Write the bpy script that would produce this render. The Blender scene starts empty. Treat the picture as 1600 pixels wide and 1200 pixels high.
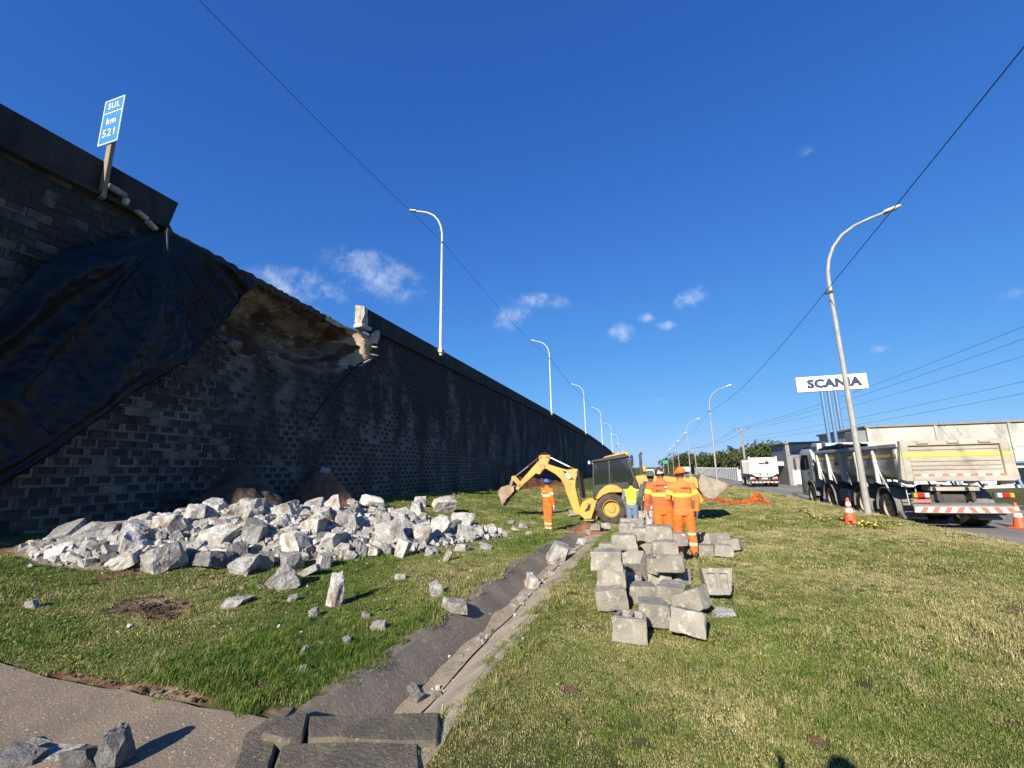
import bpy, bmesh, math, random
import numpy as np
from mathutils import Vector, Matrix, noise as mnoise
from mathutils.bvhtree import BVHTree
R = math.radians
scene = bpy.context.scene
col = scene.collection
rng = random.Random(521)

# ------------------------------------------------------------------ camera
FPX, CAM_H = 680.0, 1.75                       # focal length in photo pixels, eye height
def _axes():
    d = lambda x, y: np.array([x-800, 600-y, -FPX], float)
    up = d(735., -2850.); up /= np.linalg.norm(up)
    u = 1016.-800; v = -(up[0]*u-up[2]*FPX)/up[1]
    Y = np.array([u, v, -FPX]); Y /= np.linalg.norm(Y)
    return np.array([np.cross(Y, up), Y, up])
RM = _axes()
cam_data = bpy.data.cameras.new('camera')
cam_data.sensor_width = 36.0
cam_data.lens = FPX/1600*36
cam_data.clip_start = 0.05
cam_data.clip_end = 9000
cam = bpy.data.objects.new('camera', cam_data)
col.objects.link(cam)
cam.matrix_world = Matrix.Translation((0, 0, CAM_H)) @ Matrix(RM.tolist()).to_4x4()
scene.camera = cam

# ------------------------------------------------------------------ light
SUN_AZ, SUN_EL = 8.0, 27.5                     # direction the light travels, from +Y towards +X
sun_d = bpy.data.lights.new('sun', 'SUN')
sun_d.energy = 5.0
sun_d.angle = R(0.53)
sun_d.color = (1.0, 0.93, 0.82)
sun = bpy.data.objects.new('sun', sun_d)
col.objects.link(sun)
travel = Vector((math.sin(R(SUN_AZ))*math.cos(R(SUN_EL)), math.cos(R(SUN_AZ))*math.cos(R(SUN_EL)), -math.sin(R(SUN_EL))))
sun.rotation_euler = travel.to_track_quat('-Z', 'Y').to_euler()

scene.render.engine = 'CYCLES'
scene.cycles.max_bounces = 5
scene.cycles.diffuse_bounces = 3
scene.cycles.glossy_bounces = 2
scene.cycles.transparent_max_bounces = 8
scene.cycles.use_adaptive_sampling = True
scene.cycles.adaptive_threshold = 0.02
scene.view_settings.view_transform = 'Standard'
scene.view_settings.look = 'None'
scene.view_settings.gamma = 1.0
scene.view_settings.exposure = 0.88
scene.view_settings.use_curve_mapping = False

def pxdir(x, y):
    d = RM @ np.array([x-800, 600-y, -FPX]); return d/np.linalg.norm(d)

world = bpy.data.worlds.new('World')
scene.world = world
world.use_nodes = True
world.cycles.sampling_method = 'MANUAL'
world.cycles.sample_map_resolution = 512
SKY_TINT, SKY_SH, CLOUD = (.30, .82, 2.2), (.055, .165, .14), (4.0, 4.6, 5.5, 1)
def build_world():
    nt = world.node_tree; N = nt.nodes; L = nt.links
    for n in list(N): N.remove(n)
    out = N.new('ShaderNodeOutputWorld'); bg = N.new('ShaderNodeBackground')
    sky = N.new('ShaderNodeTexSky'); sky.sky_type = 'NISHITA'; sky.sun_disc = False
    sky.sun_elevation = R(SUN_EL)
    sky.sun_rotation = math.atan2(-travel.x, -travel.y)      # the sun stands opposite to its travel
    sky.altitude = 0; sky.air_density = 0.75; sky.dust_density = 0.2; sky.ozone_density = 2.0
    bg.inputs['Strength'].default_value = 0.1
    tc = N.new('ShaderNodeTexCoord')
    def math_(op, a, b=None, c=None):
        m = N.new('ShaderNodeMath'); m.operation = op
        for i, s in enumerate((a, b, c)):
            if s is None: continue
            if isinstance(s, (int, float)): m.inputs[i].default_value = s
            else: L.new(s, m.inputs[i])
        return m.outputs[0]
    def dot(vec):
        v = N.new('ShaderNodeVectorMath'); v.operation = 'DOT_PRODUCT'
        L.new(tc.outputs['Generated'], v.inputs[0]); v.inputs[1].default_value = vec
        return v.outputs['Value']
    def noise(scale, detail, rough=0.6, off=(0, 0, 0)):
        mp = N.new('ShaderNodeMapping'); mp.inputs['Location'].default_value = off
        L.new(tc.outputs['Generated'], mp.inputs['Vector'])
        n = N.new('ShaderNodeTexNoise'); n.inputs['Scale'].default_value = scale
        n.inputs['Detail'].default_value = detail; n.inputs['Roughness'].default_value = rough
        L.new(mp.outputs[0], n.inputs['Vector'])
        return n.outputs['Fac']
    nn = noise(17, 5, 0.66)
    # small fair-weather clouds: direction (photo pixel), half width, half height, tilt, density
    clouds = [((462, 452), 88, 42, 12, .8), ((585, 430), 98, 44, 18, .72), ((800, 490), 40, 34, -30, .55), ((846, 471), 50, 18, 4, .6),
              ((971, 520), 26, 20, 0, .8), ((1076, 468), 42, 20, -28, .62), ((1010, 497), 18, 11, -10, .4),
              ((1042, 508), 22, 10, -4, .5), ((1031, 626), 20, 13, -5, .75), ((1376, 547), 22, 12, -12, .5),
              ((1264, 236), 24, 12, -20, .22), ((1585, 456), 30, 16, -20, .3), ((1900, 520), 120, 40, -10, .6), ((-300, 520), 150, 60, 5, .6)]
    total = None
    for (px, py), w, h, tilt, dens in clouds:
        c = Vector(pxdir(px, py)); k = 1/np.linalg.norm([px-800, 600-py, FPX])
        a = Vector(pxdir(px+1, py))-c; a = (a-c*a.dot(c)).normalized(); b = c.cross(a)
        if b.z < 0: b = -b
        t = R(tilt); a2 = a*math.cos(t)-b*math.sin(t); b2 = c.cross(a2)
        mp = N.new('ShaderNodeMapping'); mp.vector_type = 'TEXTURE'
        mp.inputs['Location'].default_value = c
        mp.inputs['Rotation'].default_value = Matrix((a2, b2, c)).transposed().to_euler()
        mp.inputs['Scale'].default_value = (w*k, h*k, .5)
        L.new(tc.outputs['Generated'], mp.inputs['Vector'])
        g = N.new('ShaderNodeTexGradient'); g.gradient_type = 'SPHERICAL'; L.new(mp.outputs[0], g.inputs['Vector'])
        m = math_('MULTIPLY', g.outputs['Fac'], dens)
        total = m if total is None else math_('MAXIMUM', total, m)
    shaped = math_('POWER', total, 0.55)
    v = N.new('ShaderNodeMapRange'); v.interpolation_type = 'SMOOTHSTEP'
    L.new(math_('ADD', nn, math_('MULTIPLY', shaped, 0.38)), v.inputs['Value'])
    v.inputs['From Min'].default_value = 0.57; v.inputs['From Max'].default_value = 1.05
    v.inputs['To Max'].default_value = 0.68
    fac = math_('MULTIPLY', v.outputs[0], math_('MINIMUM', math_('MULTIPLY', total, 4.0), 1.0))
    # the camera's rendering of the sky: deeper blue, soft shoulder towards the bright horizon
    k1 = N.new('ShaderNodeVectorMath'); k1.operation = 'MULTIPLY'; L.new(sky.outputs[0], k1.inputs[0]); k1.inputs[1].default_value = SKY_TINT
    k2 = N.new('ShaderNodeVectorMath'); k2.operation = 'MULTIPLY_ADD'; L.new(k1.outputs[0], k2.inputs[0])
    k2.inputs[1].default_value = SKY_SH; k2.inputs[2].default_value = (1, 1, 1)
    k3 = N.new('ShaderNodeVectorMath'); k3.operation = 'DIVIDE'; L.new(k1.outputs[0], k3.inputs[0]); L.new(k2.outputs[0], k3.inputs[1])
    mix = N.new('ShaderNodeMix'); mix.data_type = 'RGBA'
    L.new(fac, mix.inputs['Factor']); L.new(k3.outputs[0], mix.inputs['A']); mix.inputs['B'].default_value = CLOUD
    L.new(mix.outputs['Result'], bg.inputs['Color']); L.new(bg.outputs[0], out.inputs[0])
build_world()

# ------------------------------------------------------------------ helpers: photo rays, terrain
O = np.array([0, 0, CAM_H])
def at_z(x, y, z):
    d = pxdir(x, y); return O+d*(z-CAM_H)/d[2]
def at_y(x, y, Y):
    d = pxdir(x, y); return O+d*Y/d[1]
def at_x(x, y, X):
    d = pxdir(x, y); return O+d*X/d[0]
def S(a, b, v):
    t = np.clip((np.asarray(v, float)-a)/(b-a), 0, 1); return t*t*(3-2*t)
def road_z(y):
    return -.28-.15*S(22, 50, y)-.6*S(50, 95, y)
ROAD_L, ROAD_R = 8.05, 14.9
def ground_z(x, y):
    x = np.asarray(x, float); y = np.asarray(y, float)
    W = S(-11.5, -4.5, x)*(1-S(.5, 6.5, x))
    z = -.42*S(8.5, 19, y)*W
    z = z-(.12*S(22, 50, y)+.55*S(50, 95, y))*S(-12, -4, x)
    z = z+.55*(1-S(-12.5, -4.5, x))*(1-.72*S(20, 36, y))
    far = road_z(y)
    k = S(7.2, ROAD_L+.02, x)
    z = z*(1-k)+(far+.0)*k
    z = np.where(x > ROAD_L-.02, far-.03, z)
    z = np.where(x > ROAD_R, far+.1+.25*S(15, 30, x), z)
    return z
RIDGE = [(-11.0, 6.3, .06), (-10.3, 6.7, .30), (-9.6, 7.3, .56), (-8.9, 8.2, .66), (-7.9, 9.1, .68), (-7, 10.6, .60), (-6, 12, .36), (-5.2, 13, .08)]
def mound_h(x, y):
    x = np.asarray(x, float); y = np.asarray(y, float); best = np.zeros(np.broadcast(x, y).shape)
    for (x0, y0, h0), (x1, y1, h1) in zip(RIDGE, RIDGE[1:]):
        dx, dy = x1-x0, y1-y0
        t = np.clip(((x-x0)*dx+(y-y0)*dy)/(dx*dx+dy*dy), 0, 1)
        d = np.hypot(x-x0-t*dx, y-y0-t*dy)
        front = (x-x0)*dy-(y-y0)*dx > 0
        wid = np.where(front, 2.45, 1.2)
        hh = h0+(h1-h0)*t; wid = wid*(.3+.7*np.minimum(1, hh/.5))
        best = np.maximum(best, hh*np.clip(1-(d/wid)**1.35, 0, 1))
    return best
def solid_z(x, y):
    return ground_z(x, y)+mound_h(x, y)
def hit(x, y, fn=solid_z):
    """the point where the ray through a photo pixel meets the ground"""
    d = pxdir(x, y)
    ts = np.concatenate([np.arange(1.5, 20, .02), np.arange(20, 120, .1)])
    P = O+ts[:, None]*d
    below = np.nonzero(P[:, 2] <= fn(P[:, 0], P[:, 1]))[0]
    i = below[0] if len(below) else -1
    return P[i]

# ------------------------------------------------------------------ helpers: meshes
class MB:
    """collects shapes into one mesh"""
    def __init__(self): self.bm = bmesh.new()
    def _f(self, vs, mi):
        try:
            f = self.bm.faces.new(vs); f.material_index = mi; return f
        except ValueError: return None
    def box(self, c, s, rot=None, mi=0, taper=None):
        M = (rot or Matrix.Identity(3)); c = Vector(c); vs = []
        for z in (-.5, .5):
            k = (taper if taper and z > 0 else 1.0)
            for x, y in ((-.5, -.5), (.5, -.5), (.5, .5), (-.5, .5)):
                vs.append(self.bm.verts.new(c+M @ Vector((x*s[0]*k, y*s[1]*k, z*s[2]))))
        for q in ((3, 2, 1, 0), (4, 5, 6, 7), (0, 1, 5, 4), (1, 2, 6, 5), (2, 3, 7, 6), (3, 0, 4, 7)):
            self._f([vs[i] for i in q], mi)
        return self
    def prism(self, poly, axis, a0, a1, mi=0):
        def P(u, v, a): return {'x': (a, u, v), 'y': (u, a, v), 'z': (u, v, a)}[axis]
        lo = [self.bm.verts.new(P(u, v, a0)) for u, v in poly]; hi = [self.bm.verts.new(P(u, v, a1)) for u, v in poly]
        n = len(poly)
        for i in range(n): self._f([lo[i], lo[(i+1) % n], hi[(i+1) % n], hi[i]], mi)
        self._f(lo[::-1], mi); self._f(hi, mi)
        return self
    def tube(self, pts, rad, n=8, mi=0, cap=True):
        pts = [Vector(p) for p in pts]
        if isinstance(rad, (int, float)): rad = [rad]*len(pts)
        rings = []; up = Vector((0, 0, 1)); prev = None
        for i, p in enumerate(pts):
            d = (pts[min(i+1, len(pts)-1)]-pts[max(i-1, 0)]).normalized()
            if prev is None:
                a = d.cross(up if abs(d.z) < .95 else Vector((0, 1, 0))).normalized()
            else:
                a = (prev-d*prev.dot(d)).normalized()
            prev = a; b = d.cross(a)
            rings.append([self.bm.verts.new(p+(a*math.cos(2*math.pi*k/n)+b*math.sin(2*math.pi*k/n))*rad[i]) for k in range(n)])
        for r0, r1 in zip(rings, rings[1:]):
            for k in range(n): self._f([r0[k], r0[(k+1) % n], r1[(k+1) % n], r1[k]], mi)
        if cap: self._f(rings[0][::-1], mi); self._f(rings[-1], mi)
        return self
    def cyl(self, p0, p1, r0, r1=None, n=14, mi=0):
        return self.tube([p0, p1], [r0, r0 if r1 is None else r1], n, mi)
    def lathe(self, prof, axis, c=(0, 0, 0), n=28, mi=0, closed=True):
        c = Vector(c); rings = []
        for r, h in prof:
            ring = []
            for k in range(n):
                u, v = r*math.cos(2*math.pi*k/n), r*math.sin(2*math.pi*k/n)
                ring.append(self.bm.verts.new(c+Vector({'x': (h, u, v), 'y': (u, h, v), 'z': (u, v, h)}[axis])))
            rings.append(ring)
        pairs = list(zip(rings, rings[1:]))
        if closed: pairs.append((rings[-1], rings[0]))
        for r0, r1 in pairs:
            for k in range(n): self._f([r0[k], r0[(k+1) % n], r1[(k+1) % n], r1[k]], mi)
        return self
    def quad(self, pts, mi=0):
        self._f([self.bm.verts.new(p) for p in pts], mi); return self
    def mesh(self, name, bevel=0, smooth=35, seg=1):
        bm = self.bm
        bmesh.ops.recalc_face_normals(bm, faces=bm.faces)
        if bevel:
            es = [e for e in bm.edges if len(e.link_faces) == 2 and e.calc_face_angle(0) > R(28)]
            bmesh.ops.bevel(bm, geom=es, offset=bevel, segments=seg, profile=.6, affect='EDGES', clamp_overlap=True)
        me = bpy.data.meshes.new(name); bm.to_mesh(me); bm.free()
        if smooth:
            for p in me.polygons: p.use_smooth = True
            me.set_sharp_from_angle(angle=R(smooth))
        return me
    def build(self, name, mats, parent=None, bevel=0, smooth=35, seg=1):
        return link(name, self.mesh(name, bevel, smooth, seg), mats, parent)
def link(name, me, mats=None, parent=None):
    if mats is not None:
        if len(me.materials): me.materials.clear()
        for m in (mats if isinstance(mats, (list, tuple)) else [mats]): me.materials.append(m)
    o = bpy.data.objects.new(name, me); col.objects.link(o)
    if parent is not None: o.parent = parent
    return o
def tag(o, label=None, cat=None, group=None, kind=None):
    if label: o['label'] = label
    if cat: o['category'] = cat
    if group: o['group'] = group
    if kind: o['kind'] = kind
    return o
def empty(name, loc=(0, 0, 0), rz=0, label=None, cat=None, group=None):
    o = bpy.data.objects.new(name, None); col.objects.link(o); o.empty_display_size = .2
    o.location = loc; o.rotation_euler = (0, 0, rz)
    return tag(o, label, cat, group)
def copy_tree(o, parent=None):
    c = o.copy(); col.objects.link(c); c.parent = parent
    for ch in o.children: copy_tree(ch, c)
    return c
def raw_mesh(name, verts, faces, smooth=False):
    me = bpy.data.meshes.new(name); me.from_pydata([tuple(v) for v in verts], [], [tuple(f) for f in faces]); me.update()
    if smooth:
        for p in me.polygons: p.use_smooth = True
    return me
def text_mesh(name, s, size, extrude=.002, offset=0.0, spacing=1.0):
    cu = bpy.data.curves.new(name, 'FONT'); cu.body = s; cu.size = size; cu.extrude = extrude; cu.offset = offset
    cu.align_x = 'CENTER'; cu.align_y = 'CENTER'; cu.space_character = spacing; cu.resolution_u = 3
    o = bpy.data.objects.new(name, cu); col.objects.link(o)
    dg = bpy.context.evaluated_depsgraph_get()
    me = bpy.data.meshes.new_from_object(o.evaluated_get(dg)); me.name = name
    bpy.data.objects.remove(o); bpy.data.curves.remove(cu)
    return me

# ------------------------------------------------------------------ helpers: materials
def mat(name, base, rough=.7, metal=0.0, var=None, vscale=3.0, vfac=.5, dirt=None, dscale=1.2, dlo=.5, dhi=.75, bump=0.0, bscale=40.0,
        spec=.5, coat=0.0, rnd=0.0, stretch=(1, 1, 1), space='Object', fine=None, finescale=90.0, flo=.55, fhi=.7, zstain=None, trans=0.0, alpha=1.0, detail=4):
    """principled material: base colour, a second colour in large noise, a dirt colour in blotches, a per-object brightness change, bump"""
    m = bpy.data.materials.new(name); m.use_nodes = True
    nt = m.node_tree; N = nt.nodes; L = nt.links
    P = N['Principled BSDF']
    P.inputs['Roughness'].default_value = rough; P.inputs['Metallic'].default_value = metal
    P.inputs['Specular IOR Level'].default_value = spec; P.inputs['Coat Weight'].default_value = coat
    P.inputs['Alpha'].default_value = alpha
    if trans: P.inputs['Transmission Weight'].default_value = trans
    tc = N.new('ShaderNodeTexCoord'); mp = N.new('ShaderNodeMapping'); mp.inputs['Scale'].default_value = stretch
    if space == 'World':
        g = N.new('ShaderNodeNewGeometry'); L.new(g.outputs['Position'], mp.inputs['Vector'])
    else: L.new(tc.outputs[space], mp.inputs['Vector'])
    vec = mp.outputs[0]
    if rnd:
        oi = N.new('ShaderNodeObjectInfo')
        ad = N.new('ShaderNodeVectorMath'); ad.operation = 'MULTIPLY_ADD'
        L.new(oi.outputs['Random'], ad.inputs[0]); ad.inputs[1].default_value = (17, 31, 53); L.new(vec, ad.inputs[2]); vec = ad.outputs[0]
    def noise(sc, det=detail, ro=.6):
        n = N.new('ShaderNodeTexNoise'); n.inputs['Scale'].default_value = sc; n.inputs['Detail'].default_value = det; n.inputs['Roughness'].default_value = ro
        L.new(vec, n.inputs['Vector']); return n.outputs['Fac']
    def ramp(f, lo, hi):
        r = N.new('ShaderNodeMapRange'); L.new(f, r.inputs['Value']); r.inputs['From Min'].default_value = lo; r.inputs['From Max'].default_value = hi
        return r.outputs[0]
    def mixc(f, a, b, fac=None, blend='MIX'):
        x = N.new('ShaderNodeMix'); x.data_type = 'RGBA'; x.blend_type = blend
        if f is None: x.inputs['Factor'].default_value = fac
        else: L.new(f, x.inputs['Factor'])
        for s, v in (('A', a), ('B', b)):
            if isinstance(v, tuple): x.inputs[s].default_value = (*v, 1)
            else: L.new(v, x.inputs[s])
        return x.outputs['Result']
    c = base
    if var: c = mixc(ramp(noise(vscale), .5-.28*vfac/.5*.6, .5+.28*vfac/.5*.6), c, var)
    if fine: c = mixc(ramp(noise(finescale, 3), flo, fhi), c, fine)
    if dirt:
        dn = noise(dscale, 5, .65)
        if zstain:                                   # mould film, thicker towards the seeping top courses
            gp = N.new('ShaderNodeNewGeometry'); sx = N.new('ShaderNodeSeparateXYZ'); L.new(gp.outputs['Position'], sx.inputs[0])
            zr = N.new('ShaderNodeMapRange'); L.new(sx.outputs['Z'], zr.inputs['Value']); zr.inputs['From Min'].default_value = zstain[0]; zr.inputs['From Max'].default_value = zstain[1]; zr.inputs['To Max'].default_value = zstain[2]
            ad2 = N.new('ShaderNodeMath'); L.new(dn, ad2.inputs[0]); L.new(zr.outputs[0], ad2.inputs[1]); dn = ad2.outputs[0]
        c = mixc(ramp(dn, dlo, dhi), c, dirt)
    if rnd:
        hs = N.new('ShaderNodeHueSaturation'); mr = N.new('ShaderNodeMapRange'); L.new(oi.outputs['Random'], mr.inputs['Value'])
        mr.inputs['To Min'].default_value = 1-rnd; mr.inputs['To Max'].default_value = 1+rnd
        L.new(mr.outputs[0], hs.inputs['Value'])
        if isinstance(c, tuple): hs.inputs['Color'].default_value = (*c, 1)
        else: L.new(c, hs.inputs['Color'])
        c = hs.outputs[0]
    if isinstance(c, tuple): P.inputs['Base Color'].default_value = (*c, 1)
    else: L.new(c, P.inputs['Base Color'])
    if bump:
        b = N.new('ShaderNodeBump'); b.inputs['Strength'].default_value = min(bump, 1.0); b.inputs['Distance'].default_value = .02*max(bump, 1.0)
        L.new(noise(bscale, 4, .7), b.inputs['Height']); L.new(b.outputs[0], P.inputs['Normal'])
    return m
M = {}
M['wall_face'] = mat('wall_face', (.122, .101, .077), .92, var=(.185, .155, .12), vscale=.5, vfac=.5, dirt=(.03, .026, .021), dscale=.45, dlo=.46, dhi=.64, bump=.8, bscale=26, rnd=.12, space='World', fine=(.215, .18, .14), finescale=7, stretch=(1, 1, .5), zstain=(2.5, 9.0, .2))
M['wall_recess_dark'] = mat('wall_recess_dark', (.036, .03, .023), .95, var=(.062, .052, .04), vscale=2.0, bump=.8, bscale=30, rnd=.12, space='World')  # darker colour deepening the recessed block panels; the joint backing shares it
M['wall_far'] = M['wall_face']
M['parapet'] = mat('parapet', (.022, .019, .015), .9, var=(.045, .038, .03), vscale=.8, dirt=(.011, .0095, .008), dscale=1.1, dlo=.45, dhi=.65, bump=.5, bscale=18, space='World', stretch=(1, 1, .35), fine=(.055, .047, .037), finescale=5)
M['fresh_concrete'] = mat('fresh_concrete', (.52, .49, .43), .9, var=(.38, .34, .28), vscale=3, bump=1.0, bscale=14, dirt=(.3, .25, .18), dscale=2)
M['rubble'] = mat('rubble', (.47, .455, .42), .93, var=(.31, .295, .265), vscale=1.5, vfac=.45, dirt=(.21, .165, .115), dscale=1.1, dlo=.47, dhi=.66, bump=2.5, bscale=5, rnd=.3, fine=(.58, .565, .53), finescale=9)
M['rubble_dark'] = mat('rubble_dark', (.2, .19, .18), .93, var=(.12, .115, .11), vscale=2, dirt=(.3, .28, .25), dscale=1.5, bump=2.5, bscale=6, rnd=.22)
M['block'] = mat('block', (.32, .285, .225), .93, var=(.21, .195, .165), vscale=4, dirt=(.14, .125, .10), dscale=3.5, dlo=.5, dhi=.72, bump=.9, bscale=34, rnd=.2, fine=(.44, .42, .37), finescale=11)
M['block_pocket'] = mat('block_pocket', (.36, .33, .28), .95, var=(.2, .17, .13), vscale=14, bump=1.0, bscale=45)
M['soil'] = mat('soil', (.23, .15, .09), .95, var=(.09, .042, .022), vscale=.8, vfac=.22, dirt=(.33, .25, .165), dscale=1.3, dlo=.55, dhi=.62, bump=2.5, bscale=6, space='World', stretch=(1, .6, 1.6))
M['soil_sunlit'] = mat('soil_sunlit', (.47, .36, .24), .95, var=(.36, .23, .13), vscale=2, bump=1.0, bscale=9)  # paler copy of soil, sunlight painted into the torn right end
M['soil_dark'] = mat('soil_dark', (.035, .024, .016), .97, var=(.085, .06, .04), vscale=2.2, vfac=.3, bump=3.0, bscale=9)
M['soil_red'] = mat('soil_red', (.24, .095, .04), .95, var=(.13, .07, .04), vscale=2.5, vfac=.3, bump=3.0, bscale=9)
M['tarp'] = mat('tarp', (.0036, .004, .0056), .52, var=(.006, .0065, .0085), vscale=1.2, bump=.2, bscale=14, spec=.36)
M['asphalt'] = mat('asphalt', (.20, .178, .15), .92, var=(.16, .142, .12), vscale=.35, dirt=(.25, .225, .19), dscale=.6, dlo=.5, dhi=.7, bump=.3, bscale=120, stretch=(1, .25, 1), fine=(.26, .24, .215), finescale=60)
M['asphalt_dark'] = mat('asphalt_dark', (.05, .047, .044), .92, var=(.08, .075, .07), vscale=2, bump=.6, bscale=40)
M['road_paint'] = mat('road_paint', (.6, .58, .53), .8, var=(.4, .38, .34), vscale=6)
M['pad'] = mat('pad', (.225, .17, .115), .93, var=(.17, .135, .095), vscale=2, dirt=(.31, .225, .14), dscale=1.1, dlo=.5, dhi=.75, bump=.6, bscale=60, fine=(.6, .53, .42), finescale=55, flo=.63, fhi=.68)
M['ditch'] = mat('ditch', (.20, .165, .12), .94, var=(.115, .092, .066), vscale=2.4, dirt=(.25, .2, .14), dscale=1.2, dlo=.5, dhi=.68, bump=.45, bscale=30, fine=(.27, .22, .16), finescale=26)
M['ditch_tan'] = mat('ditch_tan', (.40, .335, .24), .94, var=(.30, .25, .18), vscale=3, dirt=(.19, .165, .13), dscale=1.5, dlo=.5, dhi=.7, bump=.7, bscale=40)  # paints the channel's sunlit slope paler; the kerbs share it
M['silt'] = mat('silt', (.40, .32, .22), .96, var=(.3, .23, .15), vscale=6, bump=1.0, bscale=50)
M['slab'] = mat('slab', (.115, .095, .068), .94, var=(.07, .058, .042), vscale=4, dirt=(.16, .135, .085), dscale=3, dlo=.5, dhi=.72, bump=1.0, bscale=30, fine=(.3, .26, .19), finescale=42, flo=.62, fhi=.7)
M['galv'] = mat('galv', (.52, .53, .52), .5, .55, var=(.42, .43, .42), vscale=5, dirt=(.36, .34, .31), dscale=2)
M['pole_grey'] = mat('pole_grey', (.36, .355, .33), .55, .25, var=(.28, .27, .25), vscale=4)
M['pole_white'] = mat('pole_white', (.62, .61, .57), .55, .1, var=(.5, .48, .44), vscale=4)
M['lamp_head'] = mat('lamp_head', (.6, .62, .64), .4, .3)
M['lamp_glass'] = mat('lamp_glass', (.16, .15, .12), .2)
M['wire'] = mat('wire', (.012, .012, .014), .7)
M['cat_yellow'] = mat('cat_yellow', (.58, .315, .045), .55, var=(.46, .245, .04), vscale=2.5, dirt=(.22, .15, .085), dscale=2.2, dlo=.52, dhi=.8, bump=.08, bscale=30, coat=.15)
M['cat_black'] = mat('cat_black', (.012, .012, .012), .45, var=(.022, .02, .018), vscale=5)
M['rubber'] = mat('rubber', (.028, .025, .022), .9, var=(.075, .06, .046), vscale=3.5, vfac=.4, bump=.4, bscale=30)
M['steel_worn'] = mat('steel_worn', (.30, .26, .22), .6, .35, var=(.20, .15, .11), vscale=4, dirt=(.36, .28, .2), dscale=3, bump=.3, bscale=25)
M['bucket_mud'] = mat('bucket_mud', (.33, .25, .18), .85, .1, var=(.22, .15, .10), vscale=4, dirt=(.42, .35, .27), dscale=3, bump=.6, bscale=20)
M['chrome'] = mat('chrome', (.7, .7, .7), .25, .9)
M['glass'] = mat('glass', (.015, .022, .022), .04, spec=.9, alpha=.5)
M['glass_dark'] = mat('glass_dark', (.012, .018, .02), .08, spec=.8)
M['amber'] = mat('amber', (.8, .32, .01), .3)
M['red_lens'] = mat('red_lens', (.42, .012, .01), .3)
M['white_lens'] = mat('white_lens', (.75, .73, .7), .3)
M['truck_white'] = mat('truck_white', (.52, .515, .48), .5, var=(.52, .50, .45), vscale=1.8, dirt=(.34, .28, .2), dscale=1.8, dlo=.56, dhi=.85, coat=.1)
M['truck_grey'] = mat('truck_grey', (.46, .46, .44), .5, .1, var=(.37, .37, .35), vscale=1.6, dirt=(.22, .19, .15), dscale=1.5, dlo=.52, dhi=.8)
M['tailgate'] = mat('tailgate', (.38, .35, .285), .65, var=(.28, .25, .195), vscale=1.4, dirt=(.2, .17, .125), dscale=2.4, dlo=.5, dhi=.75, bump=.25, bscale=14, stretch=(.5, 1, 1.8))
M['fender_grey'] = mat('fender_grey', (.11, .108, .10), .7, var=(.17, .155, .135), vscale=3)
M['chassis'] = mat('chassis', (.035, .032, .03), .8, var=(.08, .068, .055), vscale=4)
M['rim_dust'] = mat('rim_dust', (.42, .33, .23), .8, var=(.33, .25, .18), vscale=5)
M['stripe_yellow'] = mat('stripe_yellow', (.72, .42, .03), .6, var=(.55, .36, .08), vscale=4)
M['reflect_red'] = mat('reflect_red', (.52, .12, .09), .5, var=(.42, .14, .10), vscale=6)
M['reflect_white'] = mat('reflect_white', (.74, .70, .62), .5, var=(.6, .56, .48), vscale=6)
M['sign_blue'] = mat('sign_blue', (.03, .16, .55), .45)
M['sign_white'] = mat('sign_white', (.8, .8, .8), .5)
M['sign_back'] = mat('sign_back', (.35, .35, .35), .5, .4)
M['wood_post'] = mat('wood_post', (.30, .23, .15), .85, var=(.2, .15, .1), vscale=4, stretch=(6, 6, 1), bump=.5, bscale=20)
M['brand_white'] = mat('brand_white', (.80, .80, .80), .5)
M['brand_navy'] = mat('brand_navy', (.012, .022, .075), .5)
M['brand_pole'] = mat('brand_pole', (.11, .19, .30), .5, .2)
M['cone_orange'] = mat('cone_orange', (.78, .10, .03), .55, var=(.66, .09, .03), vscale=5)
M['cone_white'] = mat('cone_white', (.78, .77, .74), .5)
M['tape_yellow'] = mat('tape_yellow', (.75, .62, .02), .5)
M['tape_black'] = mat('tape_black', (.012, .012, .012), .5)
M['net_orange'] = mat('net_orange', (.78, .13, .015), .7, var=(.62, .09, .01), vscale=5)
M['net_faded'] = mat('net_faded', (.34, .13, .06), .8, var=(.2, .08, .04), vscale=3)
M['building_white'] = mat('building_white', (.46, .44, .39), .9, var=(.36, .34, .30), vscale=.5, dirt=(.2, .185, .16), dscale=.8, dlo=.48, dhi=.7, stretch=(1, 1, .35))
M['building_dark'] = mat('building_dark', (.17, .17, .165), .8, var=(.22, .215, .2), vscale=1)
M['building_clean'] = mat('building_clean', (.66, .66, .66), .7)
M['fence_white'] = mat('fence_white', (.66, .65, .62), .85, var=(.55, .53, .49), vscale=.8, dirt=(.42, .39, .33), dscale=1, dlo=.55, dhi=.8)
M['bark'] = mat('bark', (.09, .07, .05), .95, var=(.14, .11, .085), vscale=6, stretch=(1, 1, .3), bump=1, bscale=20)
M['pole_concrete'] = mat('pole_concrete', (.30, .27, .24), .9, var=(.22, .2, .18), vscale=2)
M['sign_green'] = mat('sign_green', (.02, .23, .12), .5)
M['car_red'] = mat('car_red', (.45, .03, .03), .35, coat=.3)
M['skin'] = mat('skin', (.26, .13, .08), .6)
M['hair'] = mat('hair', (.012, .009, .007), .8)
M['orange'] = mat('orange', (.80, .155, .018), .85, var=(.70, .12, .012), vscale=5, dirt=(.55, .13, .03), dscale=4, dlo=.6, dhi=.9, bump=.25, bscale=22)
M['orange_red'] = mat('orange_red', (.74, .135, .035), .85, var=(.64, .11, .03), vscale=5, bump=.25, bscale=22)
M['orange_faded'] = mat('orange_faded', (.74, .20, .045), .85, var=(.64, .16, .035), vscale=5, bump=.25, bscale=22)
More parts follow.
